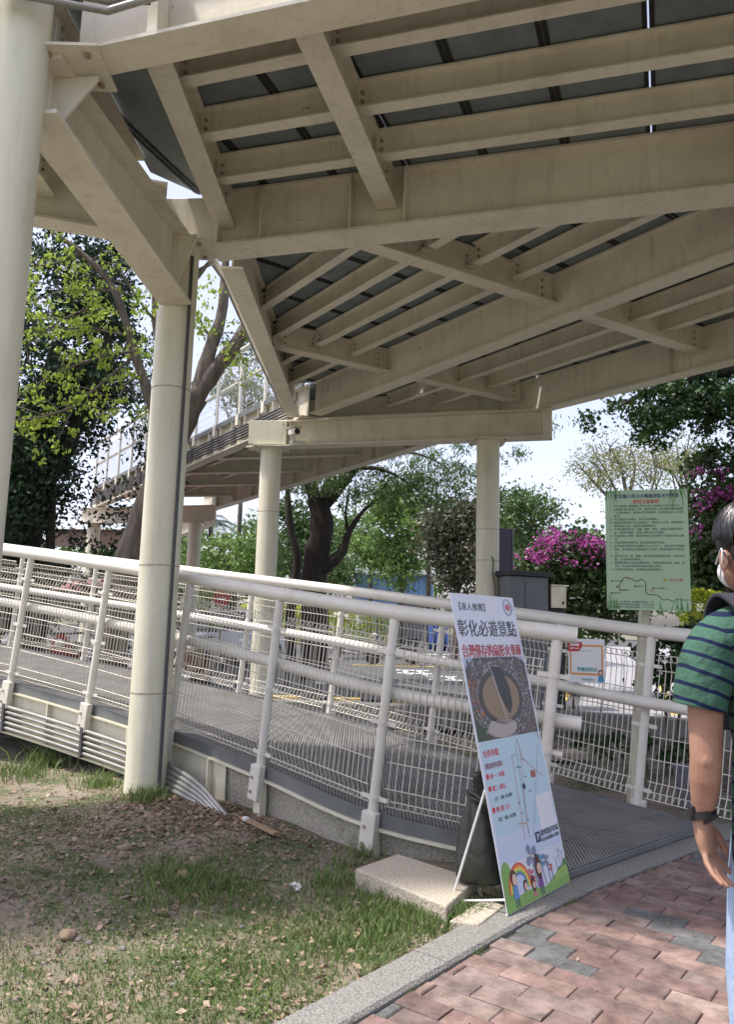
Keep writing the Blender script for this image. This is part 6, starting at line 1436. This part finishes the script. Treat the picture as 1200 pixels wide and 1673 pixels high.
for k in range(900): 
    x, y = rr.uniform(1.2, 4.2), rr.uniform(6.4, 9.6)
    pts.append((x, y, -0.02 + rr.uniform(0, 0.03)))
v, f = leaf_geo(np.array(pts), 0.031 * N.choice([0.6, 0.8, 1.0, 1.3, 1.7], len(pts), p=[.25, .3, .25, .15, .05])[:, None], 0.55, 0.0, 0.75); stuff(np_mesh('leaf_litter', v, f, LIT), 'scattered dry brown leaves on the soil around the column foot', 'fallen leaves')
pbm = MB()
for k in range(420):
    x, y = (rr.gauss(-1.2, 0.9), rr.gauss(4.2, 0.9)) if k < 260 else (rr.gauss(0.0, 0.3), rr.gauss(4.8, 0.2))
    if lawn_ok(x, y):
        r_ = rr.uniform(0.005, 0.016); pbm.ell((x, y, lawn_h(x, y) + r_ * 0.2), r_ * 1.2, r_, r_ * 0.7, 7, 4, Matrix.Rotation(rr.uniform(0, 3), 3, 'Z'))
stuff(pbm.build('pebbles', mat('pebble', (0.22, 0.19, 0.155), 0.85, col2=(0.12, 0.12, 0.13), scale=12), smooth=True), 'small mixed pebbles lying on the soil', 'pebbles')
RK = mat('tan_rock', (0.30, 0.22, 0.15), 0.9, col2=(0.20, 0.155, 0.115), scale=14, bump=0.4, bscale=50)
for lab, px, py, r_ in (('rounded tan stone on the soil below the near column, upper of two', 206, 1387, 0.035), ('rounded tan stone just below its twin under the column', 201, 1399, 0.03), ('single tan stone lying on the soil left of the tall grass tuft', 298, 1434, 0.042), ('flat tan stone half buried among the dry leaves', 320, 1408, 0.045), ('grey stone at the edge of the bare soil patch', 112, 1526, 0.035), ('reddish stone under the pipe bundle by the leaf pile', 337, 1313, 0.04)):
    c = at0(px, py); m = MB(); rg = random.Random(px); m.ell((c.x, c.y, lawn_h(c.x, c.y) + r_ * 0.35), r_ * 1.25, r_, r_ * 0.75, 14, 9, Matrix.Rotation(rg.uniform(0, 3), 3, 'Z'))
    m.v = [(x + 0.12 * r_ * sin(x * 90 + z * 60), y + 0.12 * r_ * sin(y * 80), z + 0.1 * r_ * sin(x * 70 + y * 50)) for x, y, z in m.v]
    tag(m.build('stone', RK, smooth=True), lab, 'stone', 'loose stones on the lawn')
c = at0(483, 1449); m = MB()
gp = [[V(c.x + (i - 2) * 0.016, c.y + (j - 2) * 0.015, lawn_h(c.x, c.y) + 0.02 + 0.012 * sin(i * 2.1 + j) + 0.011 * cos(j * 1.7 - i)) for i in range(5)] for j in range(5)]
m.add([p for r_ in gp for p in r_] + [p - V(0, 0, 0.001) for r_ in gp for p in r_], [(j * 5 + i, j * 5 + i + 1, j * 5 + i + 6, j * 5 + i + 5) for j in range(4) for i in range(4)] + [(25 + j * 5 + i + 5, 25 + j * 5 + i + 6, 25 + j * 5 + i + 1, 25 + j * 5 + i) for j in range(4) for i in range(4)])
tag(m.build('paper_scrap', fm('scrap_white', (0.62, 0.62, 0.60), 0.7), smooth=True), 'crumpled white paper scrap lying on the grass', 'litter')
c = at0(402, 1343); m = MB(); m.ell((c.x, c.y, 0.02), 0.028, 0.022, 0.02, 10, 7)
tag(m.build('tissue_wad', fm('scrap_white', (0.62, 0.62, 0.60), 0.7), smooth=True), 'small white tissue wad beside the pipe ends', 'litter')
m = MB().bar(at0(395, 1335, 0.01), at0(452, 1362, 0.01), 0.045, 0.018); tag(m.build('wood_strip', mat('old_wood', (0.36, 0.25, 0.15), 0.9, col2=(0.22, 0.15, 0.09), scale=12), bevel=0.003), 'short flat brown wood strip on the ground below the ramp beam', 'plank')

# ------------------------------------------------------------------ things beyond the ramp
def scooter(label, x, y, ang, c, g='scooters parked beyond the ramp'):
    t = thing('scooter', label, 'scooter', (x, y, 0), g); m_ = fm('scooter_' + '_'.join('%02d' % int(q * 99) for q in c), c, 0.3)
    z0 = rz(y) - 0.03; Rm = Matrix.Translation((x, y, z0)) @ Matrix.Rotation(ang, 4, 'Z')
    P = lambda a, b, d: Rm @ V(a, b, d)
    for b in (-0.62, 0.62):
        MB().tube([P(-0.05, b, 0.23), P(0.05, b, 0.23)], 0.23, 22).build('wheel', BLACKP, t, smooth=True)
    rgs = []
    for b, zc, w, h in ((-0.85, 0.62, 0.05, 0.05), (-0.7, 0.60, 0.15, 0.12), (-0.4, 0.55, 0.18, 0.18), (-0.1, 0.40, 0.17, 0.15), (0.15, 0.30, 0.16, 0.06), (0.33, 0.45, 0.18, 0.18), (0.45, 0.72, 0.2, 0.22), (0.52, 0.90, 0.12, 0.12)):
        rgs.append([P(w * cos(k * pi / 6), b, zc + h * sin(k * pi / 6)) for k in range(12)])
    MB().rings(rgs).build('body', m_, t, smooth=True)
    MB().rings([[P(w * cos(k * pi / 5), b, zc + 0.05 * sin(k * pi / 5)) for k in range(10)] for b, zc, w in ((-0.8, 0.78, 0.09), (-0.4, 0.80, 0.14), (0.0, 0.72, 0.11))]).build('seat', BLACKP, t, smooth=True)
    MB().tube([P(-0.34, 0.40, 1.04), P(-0.15, 0.47, 1.02), P(0.15, 0.47, 1.02), P(0.34, 0.40, 1.04)], 0.018, 8).build('handlebar', BLACKP, t, smooth=True)
    for s_ in (-1, 1):
        MB().tube([P(s_ * 0.2, 0.46, 1.04), P(s_ * 0.28, 0.45, 1.22)], 0.008, 6).frame_box(P(s_ * 0.29, 0.45, 1.26), (Rm.to_3x3() @ V(0.06, 0, 0)), (Rm.to_3x3() @ V(0, 0.01, 0)), V(0, 0, 0.04)).build('mirror', BLACKP, t)
    MB().ell(P(0, 0.58, 0.86), 0.09, 0.06, 0.07, 12, 8).build('headlight', fm('lamp_glass', (0.6, 0.6, 0.58), 0.15), t, smooth=True)
for i, (x, y, a, c, l) in enumerate([(-7.0, 14.2, 3.3, (0.02, 0.02, 0.022), 'black scooter leftmost in the row behind the ramp'), (-6.1, 14.0, 3.1, (0.30, 0.30, 0.33), 'silver grey scooter in the row beside the black one'), (-5.3, 14.1, 3.2, (0.25, 0.02, 0.025), 'dark red scooter in the middle of the parked row'), (-4.5, 13.9, 3.05, (0.03, 0.05, 0.14), 'navy blue scooter parked right of the red one'), (-3.7, 14.0, 3.15, (0.55, 0.55, 0.53), 'white scooter parked behind the near column'), (-2.9, 13.9, 3.1, (0.16, 0.09, 0.05), 'brown scooter at the right end of the row')]): scooter(l, x, y, a, c)
scooter('black scooter alone by the road behind the forked trunk', 0.9, 23.5, 1.8, (0.03, 0.03, 0.035)); 
def parasol(label, x, y, z, r_, c):
    t = thing('market_parasol', label, 'parasol', (x, y, 0)); z0 = rz(y) - 0.03
    MB().tube([(x, y, z0), (x, y, z + 0.4)], 0.025, 8).build('pole', RODM, t); cm_ = MB(); k = 16
    rg = [[V(x + r_ * q * cos(2 * pi * i / k) * (1 if i % 2 else 0.965), y + r_ * q * sin(2 * pi * i / k) * (1 if i % 2 else 0.965), z + h) for i in range(k)] for q, h in ((1.0, -0.12), (1.0, 0.0), (0.6, 0.25), (0.25, 0.38), (0.02, 0.42))]
    cm_.rings(rg, cap=False).build('canopy', fm('canopy_' + str(int(c[0] * 99)), c, 0.8), t)
    MB().cyl((x, y, z0), (x, y, z0 + 0.08), 0.25, 16).build('base', KERBM, t)
parasol('faded pink market parasol beyond the ramp left of the near column', -5.9, 17.0, 1.75, 1.1, (0.42, 0.13, 0.15))
parasol('bright red market parasol just left of the near column', -5.6, 19.0, 2.15, 0.55, (0.50, 0.02, 0.03))
# white car
def car(label, x, y, ang):
    t = thing('parked_car', label, 'car', (x, y, 0)); z0 = rz(y) - 0.03; Rm = Matrix.Translation((x, y, z0)) @ Matrix.Rotation(ang, 4, 'Z'); P = lambda a, b, d: Rm @ V(a, b, d)
    CW = fm('car_white', (0.55, 0.57, 0.58), 0.2); GLS = fm('car_glass', (0.02, 0.03, 0.04), 0.08)
    prof_ = [(-2.1, 0.45, 0.62, 0.75), (-2.05, 0.28, 0.80, 0.84), (-1.2, 0.25, 0.92, 0.86), (0, 0.25, 0.95, 0.87), (1.0, 0.25, 0.93, 0.86), (1.9, 0.28, 0.80, 0.82), (2.1, 0.40, 0.62, 0.72)]
    MB().rings([[P(w * s_, b, z) for s_, z in ((-1, lo + 0.08), (-0.92, lo), (0.92, lo), (1, lo + 0.08), (1, hi - 0.14), (0.9, hi), (-0.9, hi), (-1, hi - 0.14))] for b, lo, hi, w in prof_]).build('body', CW, t, smooth=True, sharp=35)
    MB().rings([[P(w * s_, b + o_, z) for s_, z, o_ in ((-1, 0.9, 0), (1, 0.9, 0), (0.82, zt, dd), (-0.82, zt, dd))] for b, zt, w, dd in ((-1.5, 1.0, 0.78, 0.0), (-0.8, 1.42, 0.78, 0.1), (0.3, 1.46, 0.78, -0.05), (1.15, 1.0, 0.78, 0.0))]).build('cabin_glass', GLS, t, smooth=True, sharp=30)
    MB().rings([[P(-0.62, b, z), P(0.62, b, z), P(0.6, b, z + 0.03), P(-0.6, b, z + 0.03)] for b, z in ((-0.85, 1.40), (-0.3, 1.46), (0.35, 1.44))]).build('roof', CW, t)
    for a in (-0.78, 0.78):
        for b in (-1.35, 1.35):
            w_ = MB().tube([P(a - 0.1, b, 0.31), P(a + 0.1, b, 0.31)], 0.31, 24).build('wheel', BLACKP, t, smooth=True, sharp=30)
            MB().tube([P(a - 0.108, b, 0.31), P(a + 0.108, b, 0.31)], 0.19, 16).build('rim', CHROME, w_)
    for a in (-0.6, 0.6): MB().ell(P(a, 1.97, 0.66), 0.17, 0.1, 0.08, 12, 8).build('headlight', fm('lamp_glass', (0.6, 0.6, 0.58), 0.15), t, smooth=True)
car('white car parked across the road behind the thin left far column', -3.9, 21.5, radians(150))
# signs, shed, people, tarpaulin, bucket
rs = thing('road_sign', 'small red round road sign on a grey pole beyond the ramp', 'sign', at(362, 1000, 19)); p = at(363, 978, 19)
MB().tube([V(p.x, p.y, 0), V(p.x, p.y, p.z + 0.25)], 0.03, 8).build('pole', PIPE, rs); MB().tube([p + V(0, -0.04, 0), p + V(0, -0.055, 0)], 0.21, 24).build('disc', fm('sign_red', (0.50, 0.02, 0.03)), rs); MB().bar(p + V(-0.11, -0.062, 0), p + V(0.11, -0.062, 0), 0.01, 0.05).build('white_bar', WHITEM, rs)
shd = thing('blue_shed', 'pale blue corrugated metal shed seen through the trees across the road', 'shed', (1.6, 44, 0))
m = MB()
for k in range(30):
    x = -0.6 + k * 0.15; m.box(x, 44.0 - (0.06 if k % 2 else 0), 0.2, x + 0.148, 46, 4.05)
BLU = mat('blue_sheet', (0.24, 0.40, 0.62), 0.5, col2=(0.20, 0.34, 0.54), scale=0.8); m.build('wall', BLU, shd)
MB().rings([[V(-0.8, 43.6, 4.06), V(4.1, 43.6, 4.06), V(4.1, 43.6, 4.12), V(-0.8, 43.6, 4.12)], [V(-0.8, 46.4, 4.5), V(4.1, 46.4, 4.5), V(4.1, 46.4, 4.56), V(-0.8, 46.4, 4.56)]]).build('roof', STEELG, shd)
MB().box(2.2, 43.88, 0.25, 3.4, 43.93, 2.5).build('door', STEELG, shd)
def far_person(label, px, py_feet, Y, top, trou, pose=0.12, sit=False, hold=False):
    b = at(px, 1000, Y); z0 = rz(Y) - 0.03; t = thing('person', label, 'person', (b.x, Y, z0)); X = b.x
    m = MB(); h0 = z0 + (-0.4 if sit else 0)
    for s_, q in ((-1, pose), (1, -pose)):
        if sit: limb(m, [((X + s_ * 0.09, Y, h0 + 0.90), 0.08, 0.08), ((X + s_ * 0.10, Y - 0.42, h0 + 0.88), 0.07, 0.07), ((X + s_ * 0.10, Y - 0.44, h0 + 0.5), 0.05, 0.05)], 10)
        else: limb(m, [((X + s_ * 0.08, Y, h0 + 0.88), 0.08, 0.09), ((X + s_ * 0.08 + q * 0.5, Y, h0 + 0.46), 0.055, 0.06), ((X + s_ * 0.08 + q, Y, h0 + 0.06), 0.04, 0.045)], 10); m.ell((X + s_ * 0.08 + q, Y - 0.06, h0 + 0.04), 0.045, 0.12, 0.04)
        limb(m, [((X + s_ * 0.17, Y, h0 + 1.36), 0.05, 0.05), ((X + s_ * 0.22, Y, h0 + 1.08), 0.042, 0.042), ((X + s_ * 0.20, Y - 0.1, h0 + 0.84), 0.03, 0.03), ((X + s_ * 0.20, Y - 0.12, h0 + 0.76), 0.035, 0.03)], 10)
    limb(m, [((X, Y, h0 + 0.82), 0.14, 0.1), ((X, Y, h0 + 1.1), 0.14, 0.1), ((X, Y, h0 + 1.35), 0.18, 0.1), ((X, Y, h0 + 1.43), 0.07, 0.06), ((X, Y, h0 + 1.5), 0.05, 0.05)], 14)
    m.ell((X, Y, h0 + 1.58), 0.078, 0.095, 0.115); m.ell((X, Y - 0.09, h0 + 1.57), 0.014, 0.02, 0.02)
    remesh(m.build('body', SKIN, t), 0.014, 2)
    s2 = MB(); limb(s2, [((X, Y, h0 + 0.80), 0.16, 0.125), ((X, Y, h0 + 1.1), 0.16, 0.12), ((X, Y, h0 + 1.36), 0.19, 0.115), ((X, Y, h0 + 1.44), 0.08, 0.07)], 16)
    for s_ in (-1, 1): limb(s2, [((X + s_ * 0.15, Y, h0 + 1.37), 0.062, 0.062), ((X + s_ * 0.2, Y, h0 + 1.2), 0.06, 0.06), ((X + s_ * 0.215, Y, h0 + 1.12), 0.058, 0.058)], 12)
    remesh(s2.build('shirt', top, t), 0.016, 2)
    s3 = MB()
    for s_, q in ((-1, pose), (1, -pose)):
        if sit: limb(s3, [((X + s_ * 0.09, Y + 0.05, h0 + 0.88), 0.105, 0.10), ((X + s_ * 0.10, Y - 0.42, h0 + 0.88), 0.085, 0.085), ((X + s_ * 0.10, Y - 0.44, h0 + 0.55), 0.062, 0.062)], 10)
        else: limb(s3, [((X + s_ * 0.075, Y, h0 + 0.9), 0.1, 0.11), ((X + s_ * 0.08 + q * 0.5, Y, h0 + 0.46), 0.072, 0.078), ((X + s_ * 0.08 + q, Y, h0 + 0.1), 0.055, 0.06)], 10)
    remesh(s3.build('trousers', trou, t), 0.016, 2)
    MB().ell((X, Y + 0.02, h0 + 1.62), 0.092, 0.10, 0.10).build('hair', HAIR, t, smooth=True)
far_person('person in white top and dark trousers walking across the road', 588, 1052, 34, fm('top_white', (0.62, 0.63, 0.65), 0.8), fm('trousers_dark', (0.02, 0.02, 0.028), 0.8))
far_person('person in blue grey top sitting on a scooter across the road', 642, 1040, 34, fm('top_blue', (0.10, 0.16, 0.26), 0.8), fm('trousers_dark', (0.02, 0.02, 0.028), 0.8), sit=True)
scooter('dark blue scooter under the seated person across the road', at(642, 1000, 34).x, 34.0, pi, (0.05, 0.08, 0.18))
p = at(716, 1008, 22); tp = thing('blue_tarpaulin', 'bright blue plastic sheet hanging over a rail stand beyond the far railing', 'sheet', (p.x, 22, 0)); m = MB(); nx_ = 14; rg = []
for j, (z_, oy) in enumerate(((0.62, -0.20), (0.9, -0.16), (1.25, -0.10), (1.50, -0.03), (1.515, 0.0), (1.50, 0.03), (1.2, 0.10), (0.8, 0.18))):
    rg.append([V(p.x - 0.27 + 0.54 * i / nx_, 22 + oy + 0.035 * sin(i * 1.7 + j * 0.3) * (abs(oy) / 0.1), z_ + 0.02 * sin(i * 2.3)) for i in range(nx_ + 1)])
n_ = nx_ + 1; m.add([q for r_ in rg for q in r_], [(j * n_ + i, j * n_ + i + 1, (j + 1) * n_ + i + 1, (j + 1) * n_ + i) for j in range(len(rg) - 1) for i in range(nx_)])
o = m.build('sheet', fm('tarp_blue', (0.03, 0.07, 0.25), 0.5), tp, smooth=True); o.modifiers.new('s', 'SOLIDIFY').thickness = 0.004
MB().tube([(p.x - 0.35, 22, 0.05), (p.x - 0.35, 22, 1.49), (p.x + 0.35, 22, 1.49), (p.x + 0.35, 22, 0.05)], 0.018, 8).build('rail_stand', PIPE, tp)
c = at(1126, 1275, 6.5); bk_ = thing('bucket', 'grey plastic bucket standing behind the railing near the right edge', 'bucket', (c.x, c.y, 0))
k = 24; MB().rings([[V(c.x + r_ * cos(2 * pi * i / k), c.y + r_ * sin(2 * pi * i / k), z_) for i in range(k)] for r_, z_ in ((0.085, -0.04), (0.12, 0.27), (0.128, 0.27), (0.128, 0.285), (0.115, 0.285), (0.08, 0.0))]).build('pail', fm('pail_grey', (0.16, 0.17, 0.19), 0.5), bk_, smooth=True, sharp=40)
MB().tube([(c.x + 0.125 * cos(a), c.y - 0.03, 0.27 - 0.11 * sin(a)) for a in [pi * i / 12 for i in range(13)]], 0.004, 6).build('handle', PIPE, bk_)
# twigs and slabs in the planting bed
tg = MB()
for k in range(60):
    x, y = rr.uniform(1.3, 4.4), rr.uniform(6.8, 9.4); a = rr.uniform(0, pi); L = rr.uniform(0.1, 0.4); tg.tube([(x, y, 0.0), (x + cos(a) * L * 0.5, y + sin(a) * L * 0.5, rr.uniform(0.02, 0.07)), (x + cos(a) * L, y + sin(a) * L, 0.01)], [0.008, 0.006, 0.003], 5)
stuff(tg.build('fallen_twigs', TWIG), 'dry fallen twigs littering the planting bed behind the railing', 'twigs')
tag(MB().frame_box((2.05, 8.3, 0.06), V(0.28, 0.05, 0), V(-0.03, 0.12, 0.0), V(0, 0, 0.04)).build('stone_slab', STONE, bevel=0.01), 'loose pale stone slab lying in the planting bed behind the railing', 'slab')

# specks, moss tufts and a few leaves along the kerb and joints
jv = []; jf = []
for k in range(420):
    t = rr.uniform(0, len(KIN) - 1.001); i = int(t); a = Vector((*KIN[i], 0)).lerp(Vector((*KIN[i + 1], 0)), t - i); d = (Vector((*KIN[i + 1], 0)) - Vector((*KIN[i], 0))).normalized(); n = V(d.y, -d.x, 0)
    if nz(a.x, a.y, 5.0, 1.1) < 0.25: continue
    for q in range(7):
        p = a + n * (KW + 0.004 + rr.uniform(-0.004, 0.016)) + d * rr.uniform(-0.03, 0.03); h = rr.uniform(0.008, 0.030); w = 0.0018; an = rr.uniform(0, 6.3); o = len(jv); l = rr.uniform(0.2, 0.9) * h
        jv += [(p.x - w, p.y, 0.0), (p.x + w, p.y, 0.0), (p.x + cos(an) * l + 0.0006, p.y + sin(an) * l, h), (p.x + cos(an) * l - 0.0006, p.y + sin(an) * l, h)]; jf.append((o, o + 1, o + 2, o + 3))
stuff(np_mesh('joint_weeds', jv, jf, G_M), 'tiny green weeds growing in the joint between kerb and bricks', 'weeds')
pl_ = [(rr.uniform(0.2, 3.5), rr.uniform(2.6, 5.4)) for k in range(130)]
pl_ = np.array([(x, y, 0.012) for x, y in pl_ if kerb_side(x, y) > 0.02])
v, f = leaf_geo(pl_, 0.016, 0.6, 0.0, 0.92); stuff(np_mesh('pavement_crumbs', v, f, LIT), 'small dry leaf crumbs lying on the brick pavement', 'fallen leaves')
